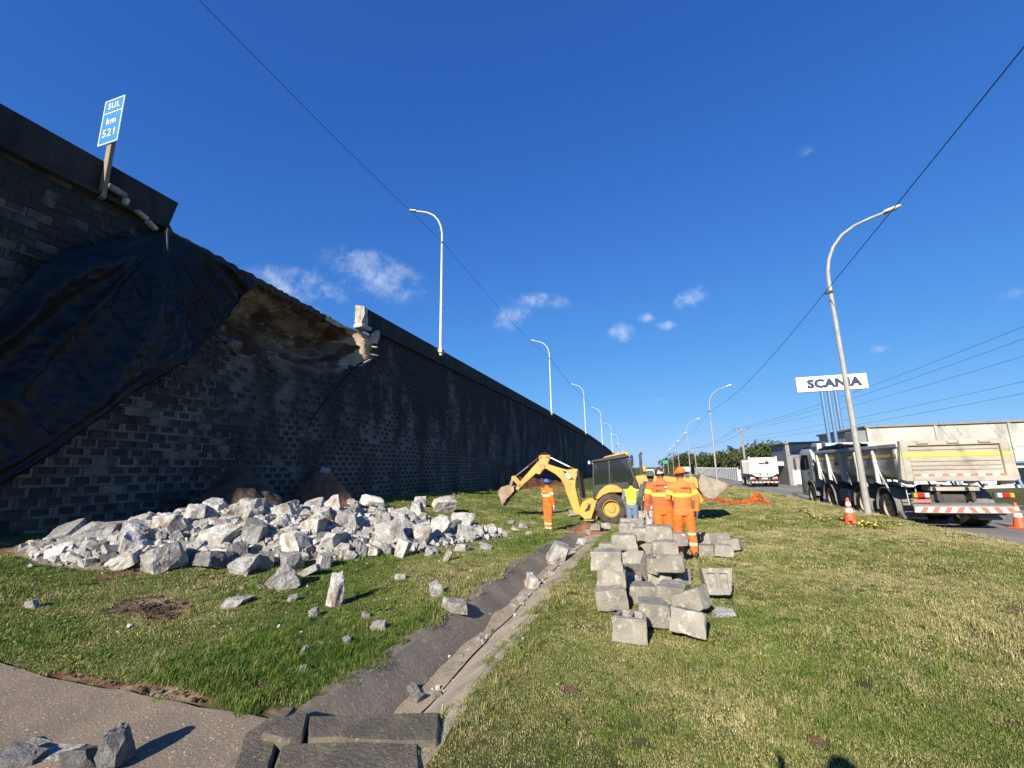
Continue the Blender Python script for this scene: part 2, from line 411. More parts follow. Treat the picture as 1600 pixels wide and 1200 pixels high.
M['lime'] = mat('lime', (.72, .78, .08), .7)
M['silver_tape'] = mat('silver_tape', (.75, .70, .42), .5)
M['vest'] = mat('vest', (.52, .80, .035), .8, var=(.44, .7, .03), vscale=5, bump=.2, bscale=22)
M['jeans'] = mat('jeans', (.10, .15, .24), .9, var=(.15, .20, .29), vscale=6, bump=.2, bscale=22)
M['grey_cloth'] = mat('grey_cloth', (.17, .17, .175), .9, bump=.2, bscale=22)
M['jacket_dark'] = mat('jacket_dark', (.055, .065, .06), .9, var=(.085, .095, .088), vscale=5, bump=.2, bscale=22)
M['trousers_light'] = mat('trousers_light', (.36, .34, .33), .9, bump=.2, bscale=22)
M['glove_grey'] = mat('glove_grey', (.09, .095, .10), .9)
M['glove_white'] = mat('glove_white', (.66, .63, .58), .9)
M['boot'] = mat('boot', (.05, .03, .018), .7)
M['cap_blue'] = mat('cap_blue', (.06, .12, .4), .8)
M['cap_pattern'] = mat('cap_pattern', (.55, .5, .44), .8, var=(.03, .028, .026), vscale=9, vfac=.06, detail=2)
M['shirt_pale'] = mat('shirt_pale', (.55, .52, .46), .9)
M['print_dark'] = mat('print_dark', (.06, .02, .01), .8)
# ================================================================== GROUND
DX0, DXC, DX1, DY0, DY1 = -2.58, -2.13, -1.54, 2.62, 14.9        # the drainage channel
def lines(segs):
    out = []
    for a, b, st in segs: out += list(np.arange(a, b-1e-6, st))
    return out
def soil_mask(x, y):
    """bare earth: scraped patch, dug strip near the wall, crumbs round the pile, digger pit"""
    x = np.asarray(x, float); y = np.asarray(y, float)
    def el(cx, cy, rx, ry): return np.clip(1.25-np.hypot((x-cx)/rx, (y-cy)/ry), 0, 1)
    m = el(-6.3, 4.45, .8, .42)
    m = np.maximum(m, el(-12.0, 5.35, 2.6, .5))
    m = np.maximum(m, el(-9.6, 5.6, 1.2, .4)*.7)
    m = np.maximum(m, el(-5.9, 13.6, 1.9, .75)*.8)
    m = np.maximum(m, el(-2.2, 15.6, .9, .75))
    m = np.maximum(m, el(-2.7, 2.98, .4, .12)*.9)
    m = np.maximum(m, el(-4.5, 2.95, 1.5, .13)); m = np.maximum(m, el(-9.2, 5.35, 1.5, .33)); m = np.maximum(m, el(-8.3, 4.95, .5, .2)*.7)
    m = np.maximum(m, el(-7.6, 17.2, 1.5, .4)*.7)
    m = np.maximum(m, np.clip(mound_h(x, y)*6, 0, 1))
    for cx, cy, r in ((.9, 3.6, .13), (.3, 4.1, .1), (1.5, 4.6, .12), (-.75, 3.9, .14), (-.2, 3.3, .1), (.6, 5.4, .1), (-1.2, 6.6, .14), (-1.4, 9.2, .16), (2.2, 4.2, .1), (-3.3, 3.25, .16), (4.1, 7.2, .2), (-3.4, 7.6, .2)):
        m = np.maximum(m, el(cx, cy, r, r)*.75)
    return m
def ground():
    xs = sorted(set(np.round([-3000, -1200, -500, -200, -90, -45, -28, -20, -16]+lines([(-14, -2.6, .13)])+[DX0]+lines([(-2.45, -1.6, .2)])+[DX1]
                             +lines([(-1.45, 7, .13), (7, 8.3, .08), (8.3, 15.2, .7), (15.2, 32, 1.2), (32, 100, 8)])+[100, 200, 500, 1200, 3000], 4)))
    ys = sorted(set(np.round([-400, -120, -40, -15, -8]+lines([(-4, 2.55, .18)])+[DY0]+lines([(2.75, 14.8, .12)])+[DY1]+lines([(15.05, 30, .16), (30, 60, .6), (60, 120, 2), (120, 400, 14)])+[400, 700, 1500, 4000], 4)))
    X, Y = np.meshgrid(xs, ys); Z = ground_z(X, Y)
    near = (np.abs(X) < 20) & (Y < 45) & (X < ROAD_L-.1)
    bump = np.zeros_like(Z)
    for i in range(X.shape[0]):
        for j in range(X.shape[1]):
            if near[i, j]: bump[i, j] = mnoise.noise(Vector((X[i, j]*.9, Y[i, j]*.9, 0)))*.022+mnoise.noise(Vector((X[i, j]*3.1, Y[i, j]*3.1, 4)))*.009
    SM = soil_mask(X, Y)
    rough = np.vectorize(lambda a, b: mnoise.noise(Vector((a*5, b*5, 9))))(X, Y) if False else 0
    Z = Z+bump-.03*np.clip(SM, 0, 1)*(mound_h(X, Y) < .02)
    pad = (X < -2.4) & (Y < 2.9)
    Z = np.where(pad, Z-.05, Z)
    Z = np.where((X < -13.4), np.minimum(Z, .3), Z)
    nx = len(xs); V = np.stack([X.ravel(), Y.ravel(), Z.ravel()], 1)
    F = []
    for i in range(len(ys)-1):
        for j in range(nx-1):
            cx, cy = (xs[j]+xs[j+1])/2, (ys[i]+ys[i+1])/2
            if DX0 < cx < DX1 and DY0 < cy < DY1: continue
            a = i*nx+j; F.append((a, a+1, a+nx+1, a+nx))
    me = raw_mesh('ground', V, F, True)
    at = me.attributes.new('soil', 'FLOAT', 'POINT'); at.data.foreach_set('value', SM.ravel().astype(np.float32))
    m = bpy.data.materials.new('lawn_ground'); m.use_nodes = True; nt = m.node_tree; N = nt.nodes; L = nt.links; P = N['Principled BSDF']
    P.inputs['Roughness'].default_value = .95; P.inputs['Specular IOR Level'].default_value = .15
    g = N.new('ShaderNodeNewGeometry')
    def noise(sc, det=6, ro=.6):
        n = N.new('ShaderNodeTexNoise'); n.inputs['Scale'].default_value = sc; n.inputs['Detail'].default_value = det; n.inputs['Roughness'].default_value = ro
        L.new(g.outputs['Position'], n.inputs['Vector']); return n.outputs['Fac']
    def rmp(f, lo, hi):
        r = N.new('ShaderNodeMapRange'); L.new(f, r.inputs['Value']); r.inputs['From Min'].default_value = lo; r.inputs['From Max'].default_value = hi; return r.outputs[0]
    def mixc(f, a, b):
        x = N.new('ShaderNodeMix'); x.data_type = 'RGBA'; L.new(f, x.inputs['Factor'])
        for s, v in (('A', a), ('B', b)):
            if isinstance(v, tuple): x.inputs[s].default_value = (*v, 1)
            else: L.new(v, x.inputs[s])
        return x.outputs['Result']
    c = mixc(rmp(noise(.35), .38, .62), (.05, .066, .014), (.085, .088, .027))
    c = mixc(rmp(noise(5.5, 6, .7), .45, .7), c, (.125, .115, .045))
    c = mixc(rmp(noise(30, 4, .7), .5, .75), c, (.02, .027, .008))
    a = N.new('ShaderNodeAttribute'); a.attribute_name = 'soil'
    e = N.new('ShaderNodeMath'); e.operation = 'ADD'; L.new(a.outputs['Fac'], e.inputs[0])
    n2 = N.new('ShaderNodeMath'); n2.operation = 'MULTIPLY_ADD'; L.new(noise(7, 6, .7), n2.inputs[0]); n2.inputs[1].default_value = 1.5; n2.inputs[2].default_value = -.75
    L.new(n2.outputs[0], e.inputs[1])
    earth = mixc(rmp(noise(4, 6, .7), .4, .62), (.21, .12, .065), (.115, .066, .036))
    earth = mixc(rmp(noise(2.2, 4), .5, .65), earth, (.30, .225, .14))
    c = mixc(rmp(e.outputs[0], .32, .5), c, earth)
    L.new(c, P.inputs['Base Color'])
    b = N.new('ShaderNodeBump'); b.inputs['Strength'].default_value = .9; b.inputs['Distance'].default_value = .03
    L.new(noise(38, 5, .75), b.inputs['Height']); L.new(b.outputs[0], P.inputs['Normal'])
    o = link('ground', me, m); tag(o, 'mown lawn and verge beside the retaining wall', kind='structure')
    return o
ground_obj = ground()

def road():
    ys = [-400, -60, -15]+lines([(-5, 30, .8), (30, 120, 3), (120, 400, 20)])+[400, 900, 2600]
    xs = [ROAD_L, 9, 11.5, 13.5, ROAD_R]
    V = []; F = []
    for y in ys:
        for x in xs: V.append((x, y, float(road_z(y))+.012*(1-abs(x-11.5)/3.5)))
    n = len(xs)
    for i in range(len(ys)-1):
        for j in range(n-1): F.append((i*n+j, i*n+j+1, (i+1)*n+j+1, (i+1)*n+j))
    tag(link('road', raw_mesh('road', V, F, True), M['asphalt']), 'worn grey asphalt road beside the lawn', kind='structure')
    # kerbs: low concrete edging on both sides
    for nm, x0, x1, h in (('kerb', ROAD_L-.13, ROAD_L+.004, .03), ('kerb', ROAD_R-.004, ROAD_R+.16, .13)):
        V = []; F = []
        for y in ys:
            z = float(road_z(y)); V += [(x0, y, z-.2), (x0, y, z+h), (x1, y, z+h), (x1, y, z-.2)]
        for i in range(len(ys)-1):
            for k in range(3): F.append((i*4+k, i*4+k+1, (i+1)*4+k+1, (i+1)*4+k))
        tag(link(nm, raw_mesh(nm, V, F), M['ditch_tan']), 'low concrete kerb along the road', kind='structure')
    # faint lane markings
    k = 0
    for y in np.arange(6, 90, 8.0):
        z0, z1 = float(road_z(y)), float(road_z(y+3)); x = 11.5
        o = link('lane_marking', raw_mesh('lane_marking', [(x-.06, y, z0+.018), (x+.06, y, z0+.018), (x+.06, y+3, z1+.018), (x-.06, y+3, z1+.018)], [(0, 1, 2, 3)]), M['road_paint'])
        tag(o, 'faded white dash of the lane line on the asphalt', kind='structure')
road()

# paved pad bottom left and the channel
def pad():
    xs = lines([(-14, -2.5, .22)])+[-2.45]; ys = lines([(-4, 2.7, .2)])+[2.7, 2.8, 2.87]
    V = []; F = []; n = len(xs)
    for j, y in enumerate(ys):
        for x in xs:
            e = mnoise.noise(Vector((x*2.2, 3, 0)))*.05+mnoise.noise(Vector((x*9, 7, 0)))*.02 if j == len(ys)-1 else 0
            V.append((x, y+e, ground_z(x, y)+.012+mnoise.noise(Vector((x*.8, y*.8, 2)))*.006))
    for i in range(len(ys)-1):
        for j in range(n-1): F.append((i*n+j, i*n+j+1, (i+1)*n+j+1, (i+1)*n+j))
    tag(link('concrete_pavement', raw_mesh('concrete_pavement', V, F, True), M['pad']), 'speckled concrete paving at the edge of the lawn', kind='structure')
pad()
def ditch():
    ys = lines([(DY0-.3, DY1+.3, .12)])+[DY1+.3]
    prof = [(DX0-.10, .004), (DX0-.02, .012), (DX0+.05, -.012), (DXC-.06, -.285), (DXC+.06, -.285), (DX1-.05, -.012), (DX1+.02, .012), (DX1+.10, .004)]
    V = []; F = []; n = len(prof); mi = []
    for i, y in enumerate(ys):
        zg = float(ground_z(-2.0, y))
        fall = .18*float(S(13.5, 15.1, y))
        for j, (x, z) in enumerate(prof):
            w = mnoise.noise(Vector((x*2, y*.7, 1)))*.012
            V.append((x+((mnoise.noise(Vector((j*3, y*1.3, 5)))*.05+mnoise.noise(Vector((j*3, y*4.3, 5)))*.03) if j in (0, 1, 6, 7) else 0), y, zg+z*(1-fall*3)+w*.9))
    for i in range(len(ys)-1):
        for j in range(n-1):
            F.append((i*n+j, i*n+j+1, (i+1)*n+j+1, (i+1)*n+j)); mi.append(1 if j >= 3 else 0)  # sunlit right slope and dimmer left slope told apart by colour
    me = raw_mesh('drainage_channel', V, F, True); me.set_sharp_from_angle(angle=R(20))
    o = link('drainage_channel', me, [M['ditch'], M['ditch_tan']])
    me.polygons.foreach_set('material_index', mi)
    tag(o, 'open concrete drainage channel running through the lawn', 'channel')
    mb = MB(); ye = DY1-.02; mb.quad([(DX0-.1, ye, -.9), (DX1+.1, ye, -.9), (DX1+.1, ye, float(ground_z(-2, ye))+.02), (DX0-.1, ye, float(ground_z(-2, ye))+.02)])
    link('end_wall', mb.mesh('end_wall'), M['soil_red'], o)
    # silt along the bottom
    V = []; F = []; ysl = lines([(3.5, 14.4, .1)])
    for y in ysl:
        zg = float(ground_z(-2.0, y)); w = .10+.08*mnoise.noise(Vector((0, y*1.7, 3)))
        h = .035+.02*mnoise.noise(Vector((4, y*3.1, 3)))
        for t in (-1, -.5, 0, .5, 1):
            V.append((DXC+.03+t*w+.05*mnoise.noise(Vector((9, y*.9, 1))), y, zg-.285+abs(t)**2*.06*w/.1+h*(1-t*t)+.012*mnoise.noise(Vector((t*3, y*9, 6)))))
    for i in range(len(ysl)-1):
        for j in range(4): F.append((i*5+j, i*5+j+1, i*5+j+6, i*5+j+5))
    tag(link('silt', raw_mesh('silt', V, F, True), M['silt'], o), kind='stuff')
ditch()

# ================================================================== RETAINING WALL
WX = -13.0; CH = .225; BL = .45
def wall_top(y):                        # top of the parapet
    y = np.asarray(y, float); return 9.9-np.where(y > 60, ((y-60)/90)**2*1.6, 0)
def cope(y): return wall_top(y)-.92     # top of the block courses
HOLE = [(8.3, 11), (8.16, 8.83), (8.6, 7.9), (9.78, 6.44), (10.56, 6.17), (10.75, 5.91), (12.84, 5.58), (14.78, 5.62), (15.8, 5.89), (16.33, 6.32), (17.18, 6.79), (18.45, 7.50), (18.5, 9.0), (18.3, 11)]
def in_poly(x, y, poly):
    c = False; n = len(poly)
    for i in range(n):
        (x0, y0), (x1, y1) = poly[i], poly[i-1]
        if (y0 > y) != (y1 > y) and x < (x1-x0)*(y-y0)/(y1-y0)+x0: c = not c
    return c
# the tarpaulin's outline in photo pixels: upper edge and lower edge, both from outside the frame to its last corner
T_UP = [(-190, 640), (-90, 560), (0, 484), (32, 446), (62, 414), (110, 389), (180, 375), (222, 368), (262, 361), (300, 380), (345, 405), (404, 440)]
T_LO = [(-190, 870), (-90, 806), (0, 757), (40, 735), (92, 698), (150, 655), (205, 615), (255, 586), (300, 556), (338, 515), (365, 482), (404, 444)]
def tarp_yz(p): q = at_x(p[0], p[1], WX+.2); return (float(q[1]), float(q[2]))
TARP = [tarp_yz(p) for p in T_UP]+[tarp_yz(p) for p in T_LO[::-1]]
wall = empty('retaining_wall', (WX, 12, 0), 0, 'tall dark block retaining wall with a collapsed section', 'wall')
def brick_mesh(i, pocket=True, near=True):
    """one wall block, front face in +X, with a recessed darker panel in the upper part of its face"""
    r = random.Random(i); mb = MB(); bm = mb.bm
    L2, H2, D = BL/2-.006, CH/2-.005, .12
    bulge = .012
    def v(x, y, z): return bm.verts.new((x, y, z))
    o = [v(0, -L2, -H2), v(0, L2, -H2), v(0, L2, H2), v(0, -L2, H2)]
    b = [v(-D, -L2, -H2), v(-D, L2, -H2), v(-D, L2, H2), v(-D, -L2, H2)]
    for k in range(4): mb._f([o[k], b[k], b[(k+1) % 4], o[(k+1) % 4]], 0)
    if pocket:
        a0, a1 = -L2*r.uniform(.6, .74), L2*r.uniform(.6, .74); z0, z1 = -H2*r.uniform(.3, .5), H2*.86
        i0 = [v(bulge, a0, z0-.01), v(bulge, a1, z0-.01), v(bulge*.6, a1, z1+.004), v(bulge*.6, a0, z1+.004)]
        i1 = [v(-.028, a0+.02, z0+.02), v(-.028, a1-.02, z0+.02), v(-.03, a1-.012, z1-.008), v(-.03, a0+.012, z1-.008)]
        for k in range(4):
            mb._f([o[k], o[(k+1) % 4], i0[(k+1) % 4], i0[k]], 0)
            mb._f([i0[k], i0[(k+1) % 4], i1[(k+1) % 4], i1[k]], 1)
        mb._f(i1, 1)
    else:
        i0 = [v(bulge*r.uniform(.3, 1.6), -L2*.7, -H2*.5), v(bulge*r.uniform(.3, 1.6), L2*.7, -H2*.5), v(bulge, L2*.72, H2*.55), v(bulge*r.uniform(.3, 1.6), -L2*.7, H2*.6)]
        for k in range(4): mb._f([o[k], o[(k+1) % 4], i0[(k+1) % 4], i0[k]], 0)
        mb._f(i0, 0)
    return mb.mesh('brick', 0, 0)
BR = [brick_mesh(i) for i in range(5)]+[brick_mesh(20+i, False) for i in range(4)]
for me in BR:
    me.materials.append(M['wall_face']); me.materials.append(M['wall_recess_dark'])
def wall_bricks():
    r = random.Random(7); cand = []
    WY0, WY1 = -3.0, 96.0
    rows = 46
    for k in range(rows):
        z = -.25+CH*(k+.5); off = (k % 2)*BL/2
        n = int((WY1-WY0)/BL)
        for j in range(n):
            y = WY0+off+BL*(j+.5)
            if z+CH/2 > float(cope(y))+.02: continue
            if z < float(ground_z(WX+.3, y))-.2: continue
            if in_poly(y, z, HOLE): continue
            ph = .30+.62*(1-min(max((z-2.2)/4.5, 0), 1))
            kind = r.randrange(5) if r.random() < ph else 5+r.randrange(4)
            dx = r.gauss(0, .006)+(-.0045*k)
            edge = any(in_poly(y+a, z+b, HOLE) for a, b in ((BL, 0), (-BL, 0), (0, CH), (0, -CH)))
            rx = r.gauss(0, .05) if edge else r.gauss(0, .004)
            hidden = in_poly(y, z, TARP)
            cand.append((y, z, kind, dx, rx, hidden))
    def dist(c): return math.sqrt(WX*WX+c[0]**2+(c[1]-CAM_H)**2)
    vis = [c for c in cand if not c[5] and c[0] > 4.0 and c[1] > .3]
    vis.sort(key=dist)
    own = set(vis[:300])
    for c in vis[:300]:
        y, z, kind, dx, rx, h = c
        o = link('brick', BR[kind], None, wall)
        o.location = (dx, y-12, z); o.rotation_euler = (rx, 0, r.gauss(0, .004))
    # the rest of the courses, joined
    V = []; F = []; MI = []
    arr = []
    for me in BR:
        arr.append((np.array([v.co[:] for v in me.vertices]), [tuple(p.vertices) for p in me.polygons], [p.material_index for p in me.polygons]))
    for c in cand:
        if c in own: continue
        y, z, kind, dx, rx, h = c
        vs, fs, ms = arr[kind]; b = len(V)
        cr, sr = math.cos(rx), math.sin(rx)
        for x_, y_, z_ in vs: V.append((dx+x_, y-12+y_*cr-z_*sr, z+y_*sr+z_*cr))
        F += [tuple(b+i for i in f) for f in fs]; MI += ms
    me = raw_mesh('brick_courses', V, F); me.polygons.foreach_set('material_index', MI)
    tag(link('brick_courses', me, [M['wall_face'], M['wall_recess_dark']], wall), kind='stuff')
wall_bricks()
def wall_rest():
    # backing behind the courses (dark joints), leaving the collapsed part open
    V = []; F = []
    ys = lines([(-6, 8, 1.0), (8, 19, .15), (19, 96, 1.5), (96, 330, 6)])
    zs = lines([(-1.5, 5.4, .6), (5.4, 9.0, .15)])+[9.0]
    n = len(zs)
    for y in ys:
        t = float(cope(y))-.02
        for k, z in enumerate(zs): V.append((-.035-.0200*max(z, 0), y-12, min(z, t)))
    for i in range(len(ys)-1):
        for k in range(n-1):
            cy, cz = (ys[i]+ys[i+1])/2, (zs[k]+zs[k+1])/2
            if in_poly(cy, cz, HOLE) and cy > 8.3: continue
            F.append((i*n+k, i*n+k+1, (i+1)*n+k+1, (i+1)*n+k))
    link('backing', raw_mesh('backing', V, F), M['wall_recess_dark'], wall)
    # beyond the built courses: the far end in a plain course texture
    m = bpy.data.materials.new('wall_courses_far'); m.use_nodes = True; nt = m.node_tree; N = nt.nodes; L = nt.links; P = N['Principled BSDF']
    P.inputs['Roughness'].default_value = .95
    g = N.new('ShaderNodeNewGeometry'); sx = N.new('ShaderNodeSeparateXYZ'); cb = N.new('ShaderNodeCombineXYZ'); bt = N.new('ShaderNodeTexBrick')
    L.new(g.outputs['Position'], sx.inputs[0]); L.new(sx.outputs['Y'], cb.inputs['X']); L.new(sx.outputs['Z'], cb.inputs['Y']); L.new(cb.outputs[0], bt.inputs['Vector'])
    bt.inputs['Scale'].default_value = 1; bt.inputs['Brick Width'].default_value = BL; bt.inputs['Row Height'].default_value = CH; bt.inputs['Mortar Size'].default_value = .02
    bt.inputs['Color1'].default_value = (.045, .043, .04, 1); bt.inputs['Color2'].default_value = (.085, .08, .075, 1); bt.inputs['Mortar'].default_value = (.025, .025, .025, 1)
    L.new(bt.outputs['Color'], P.inputs['Base Color'])
    V = []; F = []
    for i, y in enumerate(lines([(95.5, 330, 5)])): V += [(0, y-12, -2), (-.1, y-12, float(cope(y)))]
    for i in range(len(V)//2-1): F.append((2*i, 2*i+1, 2*i+3, 2*i+2))
    link('distant_courses', raw_mesh('distant_courses', V, F), m, wall)
    # parapet: concrete barrier lengths standing back from the block face
    def parapet(y0, y1, rag0=False, rag1=False):
        n = max(2, int((y1-y0)/.5)); V = []; F = []
        prof = [(.02, -.10), (.02, .03), (-.11, .035), (-.10, .92), (-.30, .92), (-.36, .45), (-.52, .28), (-.55, -.1)]
        for i in range(n+1):
            y = y0+(y1-y0)*i/n; b = float(cope(y))
            for (x, z) in prof:
                e = 0
                if (i == 0 and rag0) or (i == n and rag1): e = .22*mnoise.noise(Vector((x*9, z*4, y0)))+(.14 if .1 < z < .5 else -.08 if z > .8 else 0)*(-1 if rag1 else 1)
                V.append((x, y-12+e+(0), b+z))
        q = len(prof)
        for i in range(n):
            for k in range(q): F.append((i*q+k, i*q+(k+1) % q, (i+1)*q+(k+1) % q, (i+1)*q+k))
        F.append(tuple(range(q))[::-1]); F.append(tuple(n*q+k for k in range(q)))
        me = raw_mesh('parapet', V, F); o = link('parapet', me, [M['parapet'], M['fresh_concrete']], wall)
        if rag0: me.polygons[len(F)-2].material_index = 1
        if rag1: me.polygons[len(F)-1].material_index = 1
        return o
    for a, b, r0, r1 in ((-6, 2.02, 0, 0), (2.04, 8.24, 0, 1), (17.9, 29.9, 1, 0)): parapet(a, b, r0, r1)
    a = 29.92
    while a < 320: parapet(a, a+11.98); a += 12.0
wall_rest()

# broken end of the parapet, the soil of the collapse, the road slab above
def rock_mesh(seed, cuts=8, rough=.05, sub=3, flat=1.0):
    """an angular lump: a cube cut by random planes, edges knocked off, faces roughened; about 2 units across"""
    r = random.Random(seed); bm = bmesh.new(); bmesh.ops.create_cube(bm, size=2.0)
    bmesh.ops.scale(bm, vec=(1, r.uniform(.7, 1), r.uniform(.55, .9)*flat), verts=bm.verts)
    for _ in range(cuts):
        n = Vector((r.gauss(0, 1), r.gauss(0, 1), r.gauss(0, .8))).normalized()
        d = r.uniform(.62, .98)*(abs(n.x)+abs(n.y)*.8+abs(n.z)*.7*flat)*.78
        g = bmesh.ops.bisect_plane(bm, geom=bm.verts[:]+bm.edges[:]+bm.faces[:], plane_co=n*d, plane_no=n, clear_outer=True)
        es = [e for e in g['geom_cut'] if isinstance(e, bmesh.types.BMEdge)]
        if len(es) > 2:
            try: bmesh.ops.edgeloop_fill(bm, edges=es)
            except Exception: pass
    bmesh.ops.remove_doubles(bm, verts=bm.verts, dist=.02)
    bmesh.ops.triangulate(bm, faces=bm.faces)
    for _ in range(sub):
        es = [e for e in bm.edges if e.calc_length() > .30]
        if es: bmesh.ops.subdivide_edges(bm, edges=es, cuts=1, use_grid_fill=False)
        bmesh.ops.triangulate(bm, faces=bm.faces)
    off = Vector((seed*3.7, seed*1.3, 0))
    for v in bm.verts:
        n = mnoise.noise(v.co*1.7+off)*rough*1.6+mnoise.noise(v.co*4.2+off)*rough*1.2+abs(mnoise.noise(v.co*9+off))*rough*.7
        v.co += v.co.normalized()*n
    bmesh.ops.recalc_face_normals(bm, faces=bm.faces)
    me = bpy.data.meshes.new('rock'); bm.to_mesh(me); bm.free()
    for p in me.polygons: p.use_smooth = True
    me.set_sharp_from_angle(angle=R(18))
    return me
ROCKS = [rock_mesh(i, 6+i % 4, .05+.02*(i % 3)) for i in range(16)]
FLATS = [rock_mesh(40+i, 6, .03, 2, .32) for i in range(6)]
TINY = [rock_mesh(70+i, 5, .06, 1) for i in range(6)]
for me in ROCKS+FLATS+TINY: me.materials.append(M['rubble'])
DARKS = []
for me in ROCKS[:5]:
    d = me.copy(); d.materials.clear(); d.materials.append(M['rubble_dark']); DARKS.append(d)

def collapse():
    lip = [(8.16, 8.6), (8.6, 7.7), (9.78, 6.3), (10.56, 6.0), (10.75, 5.75), (12.84, 5.45), (14.78, 5.5), (15.8, 5.75), (16.33, 6.15), (17.18, 6.65), (18.45, 7.4), (18.52, 7.6)]
    ly = [p[0] for p in lip]; lz = [p[1] for p in lip]
    ys = lines([(8.2, 18.5, .07)])+[18.5]; nt = 44; V = []; F = []; MI = []
    for y in ys:
        z0 = float(np.interp(y, ly, lz)); t_top = 8.62
        ex = -12.85+(-.90)*(y-8.1)/9.5                               # edge of the slab above
        end = float(S(8.1, 9.2, y)*(1-S(16.5, 17.7, y)))
        for k in range(nt+1):
            t = k/nt
            z = z0+(t_top-z0)*t
            dep = (WX-.06)*(1-t)+(ex*end+(WX-.2)*(1-end))*t - end*(1.7*math.sin(math.pi*min(t*1.0, 1))**.7 + .12*t) + (.32*end*math.exp(-((t-.30)/.1)**2))
            nz = mnoise.noise(Vector((y*.55, z*.9, 2)))*.5+mnoise.noise(Vector((y*1.6, z*2.6, 5)))*.30+abs(mnoise.noise(Vector((y*2.6, z*6, 15))))*.20+mnoise.noise(Vector((y*7, z*9, 8)))*.08
            V.append((dep+nz*min(1, t*6)*min(1, (1-t)*7)*(.35+.65*end), y+nz*.4*min(1, t*5), z+(.05*mnoise.noise(Vector((y*4, 3, 3))) if k == 0 else 0)))
    n = nt+1
    for i in range(len(ys)-1):
        for k in range(nt):
            F.append((i*n+k, i*n+k+1, (i+1)*n+k+1, (i+1)*n+k))
            yc = ys[i]; MI.append(1 if yc > 17.1+.6*mnoise.noise(Vector((k*.11, yc*.5, 0)))+.12*mnoise.noise(Vector((k*.4, yc*3, 0))) else 0)  # sunlit tone laid over the right end
    me = raw_mesh('exposed_fill', V, F, True); me.polygons.foreach_set('material_index', MI)
    tag(link('exposed_fill', me, [M['soil'], M['soil_sunlit']]), 'brown earth laid bare in the collapsed part of the wall', 'earth')
    # carriageway behind the wall: slab with a broken edge
    mb = MB(); seg = lines([(8.0, 18.4, .1)])+[18.4]
    top = []; bot = []
    for y in seg:
        ex = -12.83+(-.90)*(y-8.1)/9.5+.10*mnoise.noise(Vector((y*2.2, 0, 0)))+.06*mnoise.noise(Vector((y*7, 0, 0)))
        top.append((ex, y, 8.80+.05*mnoise.noise(Vector((y*4, 3, 0))))); bot.append((ex-.10+.12*mnoise.noise(Vector((y*5, 2, 0))), y, 8.60+.07*mnoise.noise(Vector((y*6, 8, 0)))))
    for i in range(len(seg)-1):
        mb.quad([top[i], top[i+1], bot[i+1], bot[i]], 1 if 15.4 < seg[i] < 18 else 0)  # pale stretch paints the sun striking this part of the edge
        mb.quad([bot[i], bot[i+1], (-14.6, seg[i+1], 8.56), (-14.6, seg[i], 8.56)])
        mb.quad([top[i+1], top[i], (-14.6, seg[i], 8.80), (-14.6, seg[i+1], 8.80)])
    tag(mb.build('upper_road_slab', [M['asphalt_dark'], M['fresh_concrete']], None, 0, 0), 'broken edge of the upper carriageway', kind='structure')
    V = []; F = []
    for y in [-6]+lines([(0, 330, 10)]): V += [(-13.4 if not 7.5 < y < 18.5 else -14.5, y, float(cope(y))-.19), (-40, y, float(cope(y))-.19)]
    for i in range(len(V)//2-1): F.append((2*i, 2*i+2, 2*i+3, 2*i+1))
    tag(link('upper_road', raw_mesh('upper_road', V, F), M['asphalt']), 'elevated carriageway behind the wall', kind='structure')
    # the torn parapet end: pale chunk hanging on its reinforcement
    o = link('broken_parapet_end', ROCKS[3].copy(), M['fresh_concrete'])
    o.location = (-13.27, 17.62, 9.40); o.scale = (.32, .55, .66); o.rotation_euler = (R(12), R(8), R(25))
    tag(o, 'pale broken concrete end of the parapet jutting over the collapse', 'concrete chunk')
    mb = MB(); mb.prism([(-13.52, 17.35), (-12.98, 17.3), (-12.95, 18.1), (-13.55, 18.05)], 'z', 8.78, 8.97)
    tag(mb.build('broken_kerb_piece', M['fresh_concrete'], None, .03), 'pale concrete ledge under the broken parapet end', 'concrete chunk')
    k = 0
    for (y, z, s, rot, lab) in ((18.48, 8.62, (.16, .2, .42), (.1, .2, .3), 'pale upright block piece at the right edge of the collapse'), (18.4, 8.02, (.2, .24, .12), (0, .1, .2), 'thin pale block slab at the right edge of the collapse'),
                                (18.42, 7.62, (.22, .3, .16), (.2, .1, .6), 'cracked block hanging at the foot of the torn edge'), (17.7, 7.12, (.2, .42, .12), (.5, 0, .1), 'slanted slab lying on the sunlit torn edge')):
        o = link('broken_block', (FLATS if s[2] < .2 else ROCKS)[k % 4].copy(), M['fresh_concrete']); k += 1
        o.location = (WX-.02, y, z); o.scale = s; o.rotation_euler = rot
        tag(o, lab, 'concrete chunk')
    for (y, z, s, lab) in ((10.0, 6.42, (.2, .3, .12), 'tilted grey block on the broken lip beside the tarpaulin'), (10.6, 6.05, (.16, .24, .14), 'grey block fragment lower on the broken lip')):
        o = link('broken_block', ROCKS[5].copy(), M['rubble_dark']); o.location = (WX+.02, y, z); o.scale = s; o.rotation_euler = (.4, .2, .7); tag(o, lab, 'concrete chunk')
    # torn drain fabric and a cable hanging down the wall
    mb = MB(); P = [at_x(x, y, WX+.05+d) for x, y, d in ((583, 556, 0), (560, 570, .03), (540, 592, .05), (520, 615, .06), (500, 637, .05), (488, 655, .05), (478, 674, .03))]
    mb.tube([tuple(p) for p in P], [.04, .06, .05, .045, .05, .03, .015], 6)
    tag(mb.build('torn_strip', M['tarp']), 'black torn strip hanging diagonally from the collapse', 'strip')
